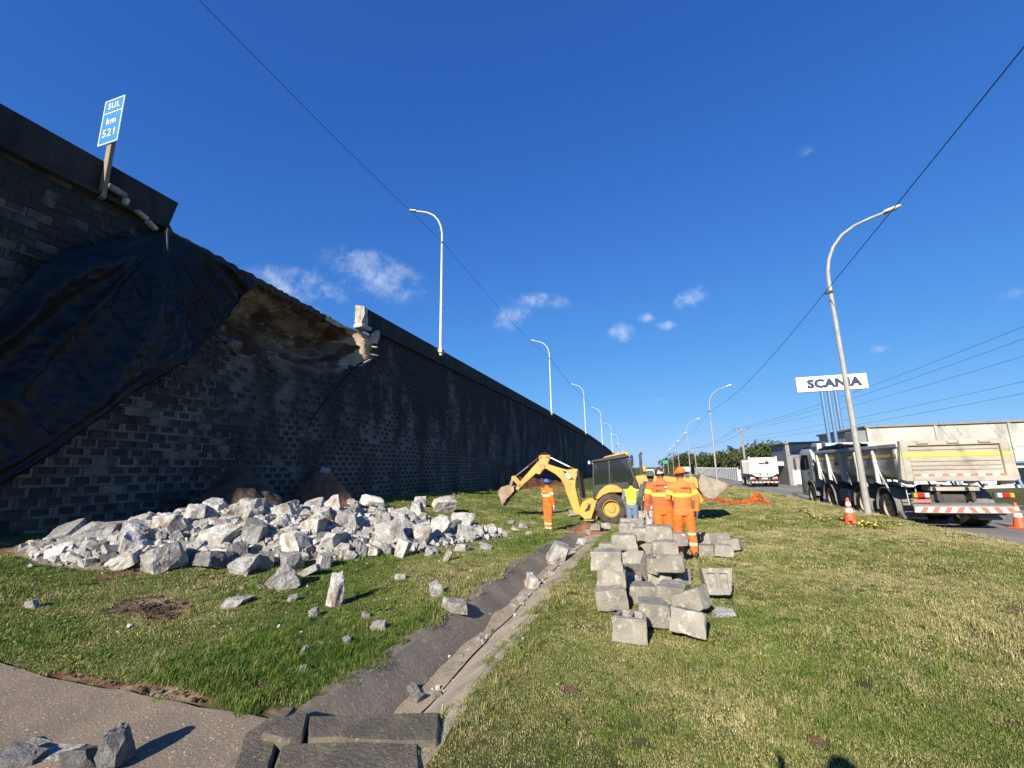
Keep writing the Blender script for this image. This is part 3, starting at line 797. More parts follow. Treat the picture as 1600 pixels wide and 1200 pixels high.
    for q, lab in ((((352, 512), (345, 535), (330, 560), (318, 590), (310, 622)), 'long dark root trailing from the lip beside the tarpaulin'), (((362, 530), (356, 548), (343, 572), (338, 590)), 'short dark root trailing from the broken lip'), (((500, 594), (486, 606), (476, 622), (473, 640)), 'dark wire trailing from the lip left of the torn strip')):
        tag(MB().tube([tuple(at_x(x, y, WX+.07)) for x, y in q], .014, 5).build('torn_root', M['chassis']), lab, 'root')
    # loose coping blocks near the sign
    for (px, py, s, rz) in ((183, 298, (.30, .09, .09), .1), (196, 315, (.07, .12, .12), .3), (222, 336, (.22, .1, .06), .5), (237, 352, (.2, .12, .07), .7)):
        p = at_x(px, py, WX+.05); mb = MB(); mb.box((0, 0, 0), (s[1]*1.4, s[0]*1.5, s[2]*1.6))
        o = mb.build('loose_block', M['fresh_concrete'] if px != 183 else M['block'], None, .02); o.location = p; o.rotation_euler = (R(-12)*rz*2, .1, rz*.3)
        tag(o, {183: 'long loose coping piece under the kilometre sign', 196: 'small upright loose piece below the kilometre sign', 222: 'pale cracked wedge near the tarpaulin top', 237: 'pale wedge just above the tarpaulin top'}[px], 'concrete chunk')
collapse()

# ================================================================== TARPAULIN
def tarpaulin():
    def resample(pts, n):
        p = np.array(pts, float); d = np.r_[0, np.cumsum(np.hypot(*np.diff(p, axis=0).T))]
        t = np.linspace(0, d[-1], n); return np.stack([np.interp(t, d, p[:, 0]), np.interp(t, d, p[:, 1])], 1)
    nu, nv = 240, 150
    U = resample([tarp_yz(p) for p in T_UP], nu); B = resample([tarp_yz(p) for p in T_LO], nu)
    anchor = np.array(tarp_yz((262, 361)))
    V = []; F = []
    for i in range(nu):
        for j in range(nv):
            t = j/(nv-1); p = U[i]*(1-t)+B[i]*t
            sag = .18*math.sin(math.pi*t)*mnoise.noise(Vector((i*.05, 0, 1)))
            d = p-anchor; rr = math.hypot(*d); th = math.atan2(d[1], d[0])
            env = min(1, rr/2.4)**1.1*min(1, min(t, 1-t)*6+.2)
            q = mnoise.noise(Vector((p[0]*.28, p[1]*.28, 0)))
            w = th*7.5+1.0*q+.10*rr
            fold = (1-abs(math.sin(w*.5))**.8)*.34+(1-abs(math.sin(w*1.3+.8*q+1))**.75)*.17+(1-abs(math.sin(w*2.9+1.3*mnoise.noise(Vector((p[0]*.5, p[1]*.5, 3)))))**.8)*.07
            fold += .10*mnoise.noise(Vector((p[0]*.35, p[1]*.3, 7)))+.05*(1-abs(mnoise.noise(Vector((p[0]*1.1+p[1]*.9, p[1]*.35-p[0]*.3, 9))))*2.5)+.045*(1-abs(mnoise.noise(Vector((p[0]*2.0+p[1]*1.3, p[1]*.8, 11))))*2.5)+.030*(1-abs(mnoise.noise(Vector((p[0]*3.1, p[1]*3.7, 17))))*2.5)+.014*(1-abs(mnoise.noise(Vector((p[0]*7, p[1]*6, 19))))*2.5)
            hem = .10*math.exp(-((t-.97)/.025)**2)+.05*math.exp(-((t-.90)/.03)**2)
            fold += .55*math.exp(-((t-.13)/.085)**2)*float(1-S(7.0, 7.9, p[0]))*(.75+.5*mnoise.noise(Vector((p[0]*1.3, 4, 0))))
            over = -.55*float(S(9.5, 12.0, p[0]))*float(S(6.0, 8.6, p[1]))     # leans in over the hollow
            out = .10+fold*env+hem+over+.10*float(S(0, 3, 9-p[1]))
            # the weight hangs: lower part stands a little off the wall
            V.append((WX+out, p[0], p[1]+.03*mnoise.noise(Vector((p[0]*2, t*3, 5)))))
    for i in range(nu-1):
        for j in range(nv-1): F.append((i*nv+j, i*nv+j+1, (i+1)*nv+j+1, (i+1)*nv+j))
    me = raw_mesh('tarpaulin', V, F, True)
    o = link('tarpaulin', me, M['tarp']); md = o.modifiers.new('thickness', 'SOLIDIFY'); md.thickness = .006
    tag(o, 'big black plastic sheet draped in folds over the wall', 'tarpaulin')
    # loose end knotted at the top
    mb = MB(); a = at_x(262, 361, WX+.25)
    mb.tube([tuple(a+np.array([.02, 0, .08])), tuple(a+np.array([.06, -.03, -.1])), tuple(a+np.array([.14, .0, -.7])), tuple(a+np.array([.2, -.06, -1.3]))], [.03, .045, .02, .008], 7)
    link('knot', mb.mesh('knot'), M['tarp'], o)
tarpaulin()
# ================================================================== RUBBLE
FWD = -RM[:, 2]
def depth(p): return float((np.asarray(p)-O) @ FWD)
def bed():
    """low bed of crushed concrete and earth under the lumps"""
    xs = np.arange(-13.0, -3.4, .11); ys = np.arange(4.4, 14.6, .11); V = []; F = []; idx = {}
    X, Y = np.meshgrid(xs, ys); H = mound_h(X, Y)
    for i in range(len(ys)):
        for j in range(len(xs)):
            h = H[i, j]; x, y = xs[j], ys[i]
            n = mnoise.noise(Vector((x*3, y*3, 0)))*.09+abs(mnoise.noise(Vector((x*8, y*8, 3))))*.06
            idx[i, j] = len(V); V.append((x, y, float(ground_z(x, y))+h+n*min(1, h*5)-(.06 if h < .02 else 0)))
    for i in range(len(ys)-1):
        for j in range(len(xs)-1):
            if max(H[i, j], H[i+1, j], H[i, j+1], H[i+1, j+1]) > .015: F.append((idx[i, j], idx[i, j+1], idx[i+1, j+1], idx[i+1, j]))
    m = mat('rubble_bed', (.16, .135, .105), .95, var=(.085, .062, .042), vscale=2.0, dirt=(.11, .068, .04), dscale=.8, dlo=.48, dhi=.62, bump=2.0, bscale=18, fine=(.26, .24, .21), finescale=20)
    tag(link('crushed_rubble', raw_mesh('crushed_rubble', V, F), m), 'bed of crushed concrete and earth under the heap', 'rubble', kind='stuff')
bed()
def put_rock(px, py, w, h, label, kind='r', group=None, cat='concrete lump', z=None, seed=None, yaw=None, tilt=.25):
    p = np.array(hit(px, py)) if z is None else at_z(px, py, z)
    dp = depth(p); W = w*dp/FPX; Hh = h*dp/FPX
    r = random.Random(seed if seed is not None else int(px*7+py*13))
    src = {'r': ROCKS, 'f': FLATS, 'd': DARKS, 't': TINY}[kind]
    me = src[r.randrange(len(src))]
    o = link('concrete_lump' if kind in 'rd' else 'concrete_shard' if kind == 'f' else 'stone', me)
    zs = Hh/(1.15 if kind != 'f' else .5)
    o.scale = (W/1.65, W/1.65*r.uniform(.75, 1.05), max(zs, W*.2))
    o.rotation_euler = (r.gauss(0, tilt), r.gauss(0, tilt), r.uniform(0, 6.28) if yaw is None else yaw)
    o.location = (p[0], p[1]+W*.25, p[2]+Hh*.36)
    return tag(o, label, cat, group)
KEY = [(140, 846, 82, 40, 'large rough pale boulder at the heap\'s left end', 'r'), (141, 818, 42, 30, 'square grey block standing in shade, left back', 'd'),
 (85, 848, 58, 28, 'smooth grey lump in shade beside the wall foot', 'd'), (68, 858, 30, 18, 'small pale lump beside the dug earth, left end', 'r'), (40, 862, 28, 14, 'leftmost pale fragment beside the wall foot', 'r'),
 (198, 850, 40, 38, 'tall pale wedge behind the big squared block', 'r'), (190, 868, 58, 38, 'broad pale lump just left of the big squared block', 'r'), (180, 884, 54, 20, 'low crumbled pale slab at the heap\'s front left', 'r'),
 (238, 892, 64, 48, 'big squared block with dark side at heap front', 'r'), (248, 830, 52, 28, 'pale leaning wedge, left middle', 'r'), (296, 815, 42, 28, 'grey-white lump at the back, left of centre', 'r'),
 (326, 806, 46, 32, 'angular pale lump at the back edge, left of centre', 'r'), (383, 808, 54, 32, 'wide pale boulder before the dark earth mound', 'r'), (330, 852, 50, 36, 'bluish pale slab in the heap\'s left middle', 'r'),
 (385, 850, 66, 46, 'largest white boulder in the middle beside a hollow', 'r'), (316, 888, 62, 26, 'long dark slab leaning at the heap\'s front', 'd'), (364, 878, 36, 32, 'grey pointed block beside the leaning dark slab', 'd'),
 (372, 897, 48, 26, 'white low lump at the front edge of the heap', 'r'), (437, 812, 52, 28, 'dark-sided pale lump at the back edge', 'r'), (485, 802, 38, 22, 'tan sandy lump at the back edge of the heap', 'r'),
 (483, 832, 40, 32, 'pale block in the upper middle of the heap', 'r'), (515, 806, 40, 32, 'grey-white boulder at the back, right of the tan lump', 'r'), (538, 826, 34, 34, 'tall pale boulder in the upper right middle', 'r'),
 (513, 858, 50, 36, 'white boulder with shaded side in the front middle', 'r'), (458, 862, 46, 34, 'white rounded lump in the front middle', 'r'), (570, 795, 44, 28, 'pale slab at the back edge, right part', 'r'),
 (594, 824, 40, 30, 'white lump on top of the right part', 'r'), (597, 852, 52, 38, 'rust-stained boulder with grey side, right part', 'r'), (630, 832, 28, 30, 'pale spike-shaped lump, right part', 'r'),
 (655, 850, 36, 36, 'white blocky lump near the heap\'s right front', 'r'), (682, 838, 38, 42, 'largest pale slab at the right front', 'r'), (650, 810, 32, 28, 'yellowish pale lump at the right back', 'r'),
 (688, 800, 38, 28, 'brown-topped lump at the right back edge', 'r'), (655, 792, 20, 18, 'small white lump topping the right back', 'r'), (625, 870, 26, 34, 'white leaning shard at the right front edge', 'r'),
 (604, 868, 22, 20, 'squared grey piece at the right front edge', 'r'), (722, 842, 38, 24, 'tan rectangular block past the heap\'s right end', 'r'), (765, 832, 26, 16, 'last pale lump trailing off the right end', 'r'),
 (437, 920, 60, 32, 'brown and grey boulder lying in front of the heap', 'r'), (407, 888, 40, 28, 'pale lump at the front edge, centre left', 'r'), (447, 890, 46, 32, 'pale lump with pebbly face at the front centre', 'r'),
 (500, 888, 30, 30, 'tilted flat tan slab at the front centre', 'f'), (476, 900, 54, 14, 'flat stacked shards at the front centre', 'f'), (558, 868, 34, 24, 'dusty pale lump at the front, right of centre', 'r')]
def rubble():
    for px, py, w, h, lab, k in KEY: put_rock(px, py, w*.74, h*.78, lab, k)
    r = random.Random(99); n = 0; small = []
    # the anonymous lumps between the named ones
    while n < 250:
        px = r.uniform(95, 770); top = np.interp(px, [60, 200, 330, 470, 600, 700, 770], [845, 802, 788, 786, 784, 795, 822]); bot = np.interp(px, [60, 150, 240, 350, 440, 530, 640, 730, 770], [856, 876, 888, 893, 900, 888, 862, 838, 828])
        py = r.uniform(top, bot)
        p = hit(px, py)
        if mound_h(p[0], p[1]) < .03: continue
        s = abs(r.gauss(0, 5.5))+7.5
        kx, ky, kl = min(((abs(px-q[0])+abs(py-q[1])*1.6, q[0], q[1], q[4]) for q in KEY))[1:]
        side = ('left of' if px < kx-12 else 'right of' if px > kx+12 else 'behind' if py < ky else 'in front of')
        kd = 'r' if r.random() < .72 else 'f' if r.random() < .6 else 'd'
        size = 'tiny' if s < 11 else 'small' if s < 15 else 'fist-shaped' if s < 19 else 'large'
        lab = f"{size} {({'r': 'pale lump', 'f': 'flat shard', 'd': 'grey lump'})[kd]} {side} the {kl}"
        if len(lab.split()) > 16: lab = ' '.join(lab.replace(' of the heap', '').replace(' pale lump', ' lump', 1).replace('in front of', 'before').split()[:16])
        put_rock(px, py+s*.2, s*1.25, s*.85, lab, kd, 'broken lumps of the rubble heap', seed=n*31+5, tilt=.5)
        n += 1
    # gravel-sized fragments, joined
    V = []; F = []
    base = [([v.co.copy() for v in me.vertices], [tuple(p.vertices) for p in me.polygons]) for me in TINY]
    def frag(x, y, z, s):
        vs, fs = base[r.randrange(len(base))]; b = len(V)
        Mx = Matrix.Rotation(r.uniform(0, 6.3), 3, 'Z') @ Matrix.Rotation(r.gauss(0, .6), 3, 'X')
        for v in vs: V.append(tuple(Vector((x, y, z))+Mx @ (v*s)))
        F.extend(tuple(b+i for i in f) for f in fs)
    k = 0
    while k < 4600:
        t = r.random()*(len(RIDGE)-1); i = int(t); f = t-i
        x = RIDGE[i][0]*(1-f)+RIDGE[i+1][0]*f+r.gauss(.5, 1.3); y = RIDGE[i][1]*(1-f)+RIDGE[i+1][1]*f+r.gauss(-.9, 1.2)
        if mound_h(x, y) < (.02 if r.random() < .93 else -1) or x < -10.9: continue
        s = min(abs(r.gauss(0, .035))+.018, .12)*(1 if mound_h(x, y) > .04 else .3); frag(x, y, float(solid_z(x, y))+s*.4, s); k += 1
    for _ in range(160):       # crumbs thrown over the grass
        px, py = r.uniform(330, 830), r.uniform(800, 1010)
        p = hit(px, py, ground_z)
        if DX0-.1 < p[0] < DX1+.1: continue
        s = r.uniform(.006, .017); frag(p[0], p[1], p[2]+s*.5+.01, s)
    for _ in range(110):       # crumbs in the channel
        y = r.uniform(3.6, 14.4); x = DXC+r.gauss(.06, .10); zg = float(ground_z(-2, y))-.285+.5*max(abs(x-DXC)-.06, 0)+.03; s = abs(r.gauss(0, .012))+.006; frag(x, y, zg+s*.4, s)
    tag(link('rubble_crumbs', raw_mesh('rubble_crumbs', V, F), M['rubble']), 'small concrete crumbs strewn over heap, grass and channel', 'rubble', kind='stuff')
    V = []; F = []
    for cx, cy, sx, sy, n_ in ((-6.3, 4.45, .55, .28, 150), (-9.3, 5.3, 1.2, .3, 320), (-9.6, 5.6, .9, .3, 80), (-5.9, 13.6, 1.2, .5, 120), (-2.2, 15.3, .5, .5, 90), (-4.4, 2.97, 1.0, .05, 40)):
        for _ in range(n_):
            x, y = r.gauss(cx, sx*.55), r.gauss(cy, sy*.6)
            if DX0-.05 < x < DX1+.05 and y < DY1: continue
            s = abs(r.gauss(0, .009))+.004; frag(x, y, float(solid_z(x, y))+s*.2, s)
    tag(link('earth_clods', raw_mesh('earth_clods', V, F), M['soil_dark']), 'loose earth clods on the bare patches', 'earth', kind='stuff')
    # single stones on the grass
    for px, py, w, h, lab, k in [(44, 953, 13, 13, 'small white stone alone on the grass at far left', 'r'), (357, 950, 38, 12, 'flat white tile fragment beside the scraped earth', 'f'), (375, 921, 12, 5, 'thin white chip in front of the heap', 'f'),
        (405, 921, 14, 6, 'flat pale chip left of the brown boulder', 'f'), (520, 948, 26, 42, 'tall pointed pale stone standing alone on the grass', 'r'), (455, 942, 14, 9, 'small pale stone left of the pointed stone', 'r'),
        (487, 968, 18, 13, 'small rounded pale stone below the pointed stone', 'r'), (540, 1008, 15, 12, 'small grey triangular stone in the grass', 'r'), (473, 1024, 16, 10, 'small pale wedge low in the grass', 'r'), (472, 1052, 9, 12, 'tiny pale stone lowest in the grass', 'r'),
        (590, 988, 18, 13, 'small grey stone nearest the channel bend', 'r'), (570, 966, 10, 9, 'tiny white stone above the small grey stone', 'r'), (678, 932, 24, 16, 'ribbed brown-grey stone near the channel', 'r'), (708, 955, 32, 16, 'bent thin flake with raised fin at the channel edge', 'f'),
        (697, 877, 9, 16, 'small upright pale stone in front of the right end', 'r'), (720, 862, 20, 11, 'small white lump right of the upright stone', 'r'), (756, 860, 17, 9, 'small white stone farther right on the grass', 'r'), (625, 907, 13, 8, 'small grey stone pair in the middle grass', 'r'),
        (791, 839, 15, 9, 'pale fragment left of the lone worker', 'r'), (825, 840, 9, 9, 'small square pale fragment at the lone worker\'s feet', 'r'), (804, 829, 14, 6, 'flat pale chips beside the small fragment', 'f'), (818, 826, 14, 7, 'white chip nearest behind the square fragment', 'f'),
        (797, 818, 14, 4, 'thin pale chip on the grass behind', 'f'), (829, 819, 11, 3, 'thin stick-like white chip on the grass', 'f'), (672, 868, 20, 12, 'pale lump just off the right front of the heap', 'r'), (635, 888, 8, 4, 'tiny chip below the right front', 'f')]:
        put_rock(px, py, w, h, lab, k, cat='stone')
    # in the channel
    for px, py, w, h, z, lab in [(870, 884, 34, 32, -.30, 'big white boulder lying in the drainage channel'), (831, 922, 24, 20, -.28, 'grey-white boulder in the channel before the big one'), (862, 908, 20, 12, -.3, 'flat white piece right of the grey-white boulder'),
        (838, 935, 18, 9, -.3, 'long pale sliver in the channel bed'), (815, 943, 16, 11, -.3, 'white crumbled piece in the channel bed'), (803, 953, 9, 8, -.3, 'small white piece in the channel bed, mid way'), (762, 996, 14, 9, -.3, 'pale sliver by the channel bend'),
        (748, 1006, 12, 8, -.3, 'small sliver in line along the channel bed'), (706, 1048, 20, 8, -.29, 'thin pale stick-like sliver in the near channel'), (643, 1092, 20, 16, -.28, 'squared white piece near the channel\'s near end'), (652, 1102, 17, 16, -.28, 'second white piece at the channel\'s near end'),
        (682, 1096, 14, 12, -.25, 'small brown piece near the slab at the channel end'), (668, 1082, 9, 7, -.28, 'tiny pale piece at the near channel'), (720, 1030, 8, 6, -.28, 'tiny pale crumb in the near channel'), (918, 838, 12, 10, -.42, 'pale lump at the digger end of the channel'), (908, 850, 10, 8, -.4, 'small lump at the digger end of the channel')]:
        put_rock(px, py, w, h, lab, 'r', cat='stone', z=z)
    # on the paving, bottom left
    for px, py, w, h, k, lab in [(52, 1192, 80, 7, 'f', 'flat grey slab piece lying on the paving, lowest left'), (40, 1176, 44, 7, 'f', 'smaller slab piece on top of the flat slab'),
                               (112, 1206, 56, 24, 'd', 'dark broken slab beside the pebbly lump'), (8, 1206, 56, 20, 'd', 'dark broken piece in the picture\'s bottom corner')]:
        put_rock(px, py, w*.9, h, lab, k, yaw=.3, tilt=.10)
    me = rock_mesh(207, 12, .10, 4); me.materials.append(M['rubble_dark'])
    for v in me.vertices: v.co += v.normal*.05*abs(mnoise.noise(v.co*6))
    p = at_z(173, 1200, .02); o = link('concrete_lump', me); o.location = (p[0], p[1]+.02, .10); o.scale = (.085, .09, .15); o.rotation_euler = (.1, .12, .5)
    tag(o, 'dark pebbly concrete lump standing on the paving', 'concrete lump')
rubble()
def heaps():
    ALLV = []; ALLF = []
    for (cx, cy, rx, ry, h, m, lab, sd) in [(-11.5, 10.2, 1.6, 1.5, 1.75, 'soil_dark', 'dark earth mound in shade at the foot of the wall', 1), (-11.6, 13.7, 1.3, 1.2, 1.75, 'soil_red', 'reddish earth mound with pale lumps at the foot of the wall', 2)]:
        V = []; F = []; nr, na = 30, 72
        for i in range(nr+1):
            for a in range(na):
                t = i/nr; th = 2*math.pi*a/na; rr = t*(1+.18*mnoise.noise(Vector((math.cos(th)*1.4, math.sin(th)*1.4, sd))))
                x, y = cx+rx*rr*math.cos(th), cy+ry*rr*math.sin(th)
                z = h*.8*(1-t**1.4)+.55*mnoise.noise(Vector((x*1.3, y*1.3, sd)))*(1-t)+.22*mnoise.noise(Vector((x*3.2, y*3.2, sd)))*(1-t*.8)+.10*abs(mnoise.noise(Vector((x*8, y*8, sd))))*(1-t*.5)
                V.append((max(x, WX+.05), y, float(ground_z(x, y))-.1+max(z, 0)))
        for i in range(nr):
            for a in range(na): F.append((i*na+a, i*na+(a+1) % na, (i+1)*na+(a+1) % na, (i+1)*na+a))
        b0 = len(ALLV); ALLV += V; ALLF += [tuple(b0+i for i in f) for f in F]
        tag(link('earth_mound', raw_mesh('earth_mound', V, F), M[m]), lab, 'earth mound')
    bvh = BVHTree.FromPolygons(ALLV, ALLF)
    for dx, dy, dz, s, lab in [(.85, -.9, 1.05, .26, 'rounded grey lump on the reddish mound\'s left flank'), (1.0, -.75, .78, .22, 'grey lump below it on the reddish mound'), (1.25, .25, .75, .27, 'pale lump low on the front of the reddish mound'), (.1, .1, 1.45, .2, 'dark lump topping the reddish mound'), (1.0, -1.2, .5, .2, 'small grey lump between the two mounds')]:
        o = link('concrete_lump', ROCKS[int(s*100) % 16]); hz = bvh.ray_cast(Vector((-11.7+dx, 13.6+dy, 9)), Vector((0, 0, -1)))[0]; o.location = (-11.7+dx, 13.6+dy, (hz.z if hz else float(solid_z(-11.7+dx, 13.6+dy)))+s*.3); o.scale = (s, s*.8, s*.65); o.rotation_euler = (.3, .2, dx*5); tag(o, lab, 'concrete lump')
heaps()
def pit():
    cx, cy, zg = -2.25, 15.75, float(ground_z(-2.25, 15.75)); V = []; F = []; nr, na = 12, 34
    for i in range(nr+1):
        for a in range(na):
            t = i/nr; th = 2*math.pi*a/na; rr = t*(1+.2*mnoise.noise(Vector((math.cos(th)*1.3, math.sin(th)*1.3, 8)))); x, y = cx+.85*rr*math.cos(th), cy+.75*rr*math.sin(th)
            V.append((x, y, zg-.08+max(.34*(1-t)+.14*mnoise.noise(Vector((x*3.5, y*3.5, 1)))*(1-t)+.04*mnoise.noise(Vector((x*11, y*11, 1))), 0)))
    for i in range(nr):
        for a in range(na): F.append((i*na+a, i*na+(a+1) % na, (i+1)*na+(a+1) % na, (i+1)*na+a))
    tag(link('earth_mound', raw_mesh('earth_mound', V, F, True), M['soil_red']), 'small heap of reddish earth at the digger end of the channel', 'earth mound')
pit()

# ================================================================== LOOSE WALL BLOCKS
def block_mesh(seed, holes=True, filled=False):
    """hollow retaining block: wider face in front, two pockets in its top"""
    r = random.Random(seed); mb = MB(); bm = mb.bm
    w0, w1, d, h = (.165, .225, .18, .215) if filled else (.215, .165, .17, .215)
    xs = [-1, -.72, -.14, .14, .72, 1]; ys = [-1, -.55, .6, 1]
    def P(u, v, z):
        k = (w0*(1-v)/2+w1*(1+v)/2); return Vector((u*k, v*d, z))
    top = {}; 
    for i, u in enumerate(xs):
        for j, v in enumerate(ys): top[i, j] = bm.verts.new(P(u, v, h)+Vector((0, 0, r.gauss(0, .002))))
    for i in range(5):
        for j in range(3):
            q = [top[i, j], top[i+1, j], top[i+1, j+1], top[i, j+1]]
            if holes and j == 1 and i in (1, 3):
                dn = [bm.verts.new(v.co*1-Vector((0, 0, .03 if filled else .11))) for v in q]
                for k in range(4): mb._f([q[k], q[(k+1) % 4], dn[(k+1) % 4], dn[k]], 1)
                mb._f(dn, 1)
            else: mb._f(q, 0)
    rim = [top[i, 0] for i in range(6)]+[top[5, j] for j in (1, 2, 3)]+[top[i, 3] for i in (4, 3, 2, 1, 0)]+[top[0, j] for j in (2, 1)]
    bot = [bm.verts.new(Vector((v.co.x, v.co.y, 0))) for v in rim]
    n = len(rim)
    for k in range(n): mb._f([rim[k], bot[k], bot[(k+1) % n], rim[(k+1) % n]], 0)
    mb._f(bot, 0)
    # knocked corners
    for _ in range(2):
        v = r.choice([top[0, 0], top[5, 0], top[0, 3], top[5, 3], bot[0], bot[5]]); v.co += Vector((-v.co.x*r.uniform(.03, .14), -v.co.y*r.uniform(.03, .12), -.015 if v.co.z > .1 else .015))
    bmesh.ops.recalc_face_normals(bm, faces=bm.faces)
    bmesh.ops.bevel(bm, geom=[e for e in bm.edges if len(e.link_faces) == 2 and e.calc_face_angle(0) > R(40)], offset=.007, segments=1, affect='EDGES', clamp_overlap=True)
    bmesh.ops.subdivide_edges(bm, edges=[e for e in bm.edges if e.calc_length() > .075], cuts=2, use_grid_fill=True)
    for v in bm.verts:
        c_ = v.co+Vector((seed*2.1, 0, 0)); v.co += Vector((mnoise.noise(c_*14), mnoise.noise(c_*14+Vector((7, 0, 0))), mnoise.noise(c_*14+Vector((0, 7, 0)))))*.0032
        e_ = (abs(v.co.x) > .14)+(abs(v.co.y) > .14)+(v.co.z > .19 or v.co.z < .02)
        if e_ >= 2: v.co += (Vector((0, 0, h/2))-v.co)*max(0, mnoise.noise(c_*9+Vector((3, 3, 0)))-.15)*.2
    me = mb.mesh('block', 0, 32)
    return me
BLK = [block_mesh(i) for i in range(5)]+[block_mesh(10+i, False) for i in range(4)]+[block_mesh(31, True, True)]
for me in BLK: me.materials.append(M['block']); me.materials.append(M['block_pocket'])
def blocks():
    # pixel of the lower front edge's middle, stack level, yaw, (pitch, roll), variant, label, scale
    Lb = [
     (987, 1007, 0, -6, (0, 0), 0, 'hollow block with two slots, front left of the block row', 1.05), (1020, 986, 0, 8, (0, 4), 5, 'block just behind the slotted front block', 1.05), (1080, 1006, 0, -12, (-14, 6), 6, 'tilted pale block, front right of the block row', 1.05),
     (1092, 966, .15, -32, (0, -24), 5, 'dark-faced block tipped on its side behind the tilted pale block', 1.05), (1122, 934, .2, 8, (78, 0), 9, 'trapezoid block standing upright showing its two pockets', 1.0),
     (1004, 946, 0, 6, (0, 0), 5, 'cream block in the second row, left', 1.0), (1054, 950, 0, -14, (4, 0), 6, 'cream block in the second row, right', 1.0), (954, 960, 0, 12, (0, -6), 7, 'rough-faced block at the bottom of the leaning left stack', 1.08),
     (956, 921, 1.05, 0, (0, 0), 5, 'block with broken right end in the middle of the left stack', 1.03), (948, 893, 2.05, 2, (0, 0), 6, 'white-splashed block on top of the left stack', 1.06), (1027, 918, 0, 14, (0, 0), 0, 'chipped hollow block in the middle of the row', 1.0),
     (1060, 916, 0, -50, (0, 0), 7, 'brown-faced block right of the chipped hollow block', .95), (1052, 899, 1.0, -10, (0, -3), 5, 'dark wet-looking block on the right side of the row', 1.06), (1020, 897, .9, 66, (0, 0), 6, 'pale block end-on left of the dark wet-looking block', 1.0),
     (1041, 872, 2.0, -3, (0, 0), 7, 'grey block stacked above the dark wet-looking block', .98), (1032, 849, 2.7, -4, (0, 0), 5, 'long grey block topping the row at the worker\'s knees', 1.12), (976, 861, 2.05, 3, (0, 0), 6, 'brown-grey block topping the second left stack', 1.06),
     (978, 882, 1.0, -6, (0, 8), 5, 'block under the brown-grey top block', 1.06), (990, 908, .6, 70, (0, 50), 8, 'slab-like block leaning inward in the row', 1.05), (981, 835, 1.9, 4, (0, 0), 5, 'block topping the third left stack', 1.0), (980, 852, .9, 4, (0, 0), 5, 'block under the third left stack\'s top', 1.0),
     (979, 823, 1.2, 2, (0, 0), 7, 'far left block before the digger\'s wheel', 1.0), (997, 824, 1.5, -10, (0, 0), 0, 'hollow block beside the far left block', 1.0), (1003, 809, 1.5, 14, (0, 0), 1, 'farthest hollow block of the row', 1.0), (1000, 832, .3, 14, (0, 0), 5, 'low block under the far hollow block', 1.0),
     (948, 866, .9, 4, (0, 0), 7, 'block end peeping out left of the second stack', .8), (951, 880, 0, 4, (0, 0), 7, 'low block beneath the peeping block end', .9), (1004, 846, 2.3, 5, (0, 0), 6, 'block left of the long grey top block', .95), (1012, 897, 0, 20, (0, 70), 8, 'upended block in the dark gap of the row', .95),
     (1057, 854, 1.6, 22, (0, 0), 5, 'block end showing between the two workers\' legs', .95), (1010, 868, 1.1, -40, (0, 10), 5, 'dark block in the shaded centre of the row', 1.0), (1030, 885, .1, 10, (0, 0), 6, 'buried block in the shaded centre of the row', 1.0), (985, 925, 0, 0, (0, 0), 6, 'low block behind the leaning slab-like block', 1.0),
     (1020, 822, 1.3, 0, (0, 0), 5, 'block beside the dark-jacketed man\'s legs', 1.0), (1012, 838, .4, 5, (0, 0), 5, 'low block in the far shade of the row', 1.0),
     (1107, 870, 0, 0, (0, 0), 6, 'block in front of the small right-hand group', .92), (1131, 873, 0, 8, (0, 5), 5, 'wide block in the small right-hand group', .95), (1149, 864, 0, -25, (0, -12), 7, 'pale tipped block ending the small right-hand group', .98),
     (1104, 850, .5, 20, (0, 0), 0, 'hollow block at the back of the small group, left', .95), (1127, 852, .5, 40, (0, 0), 1, 'hollow block at the back of the small group, centre', .95), (1094, 856, 0, 60, (0, 0), 5, 'block beside the capped worker\'s boot', .9),
     (931, 829, 0, -8, (0, 0), 5, 'block in the channel end, left of two', .85), (946, 827, 0, 12, (0, 0), 6, 'block in the channel end, right of two', .85), (893, 806, .3, 20, (10, 0), 5, 'pale block beside the digger\'s boom foot', .9)]
    for px, py, lv, yaw, (pit, rol), k, lab, sc in Lb:
        z = lv*.215
        zg = float(ground_z(*at_z(px, py, 0)[:2]))
        p = at_z(px, py, zg+z); zg = float(ground_z(p[0], p[1])); p = at_z(px, py, zg+z)
        o = link('concrete_block', BLK[k])
        k_ = .78 if py > 975 else .86 if py > 900 else .9
        o.scale = (sc*1.02*k_, sc*.92, sc*1.04)
        o.rotation_euler = (R(pit), R(rol), R(yaw))
        lift = .03 if rol or pit else 0
        o.location = (p[0], p[1]+.16*sc, p[2]+lift)
        if abs(pit) > 60: o.location = (p[0], p[1]+.24, p[2]+.15)
        if abs(rol) > 40: o.location = (p[0], p[1]+.16, p[2]+.10)
        tag(o, lab, 'block', 'loose wall blocks piled on the lawn')
    # a thin broken shard
    o = put_rock(1130, 966, 30, 14, 'thin broken block shard right of the tilted block', 'f', cat='shard', yaw=.2)
blocks()

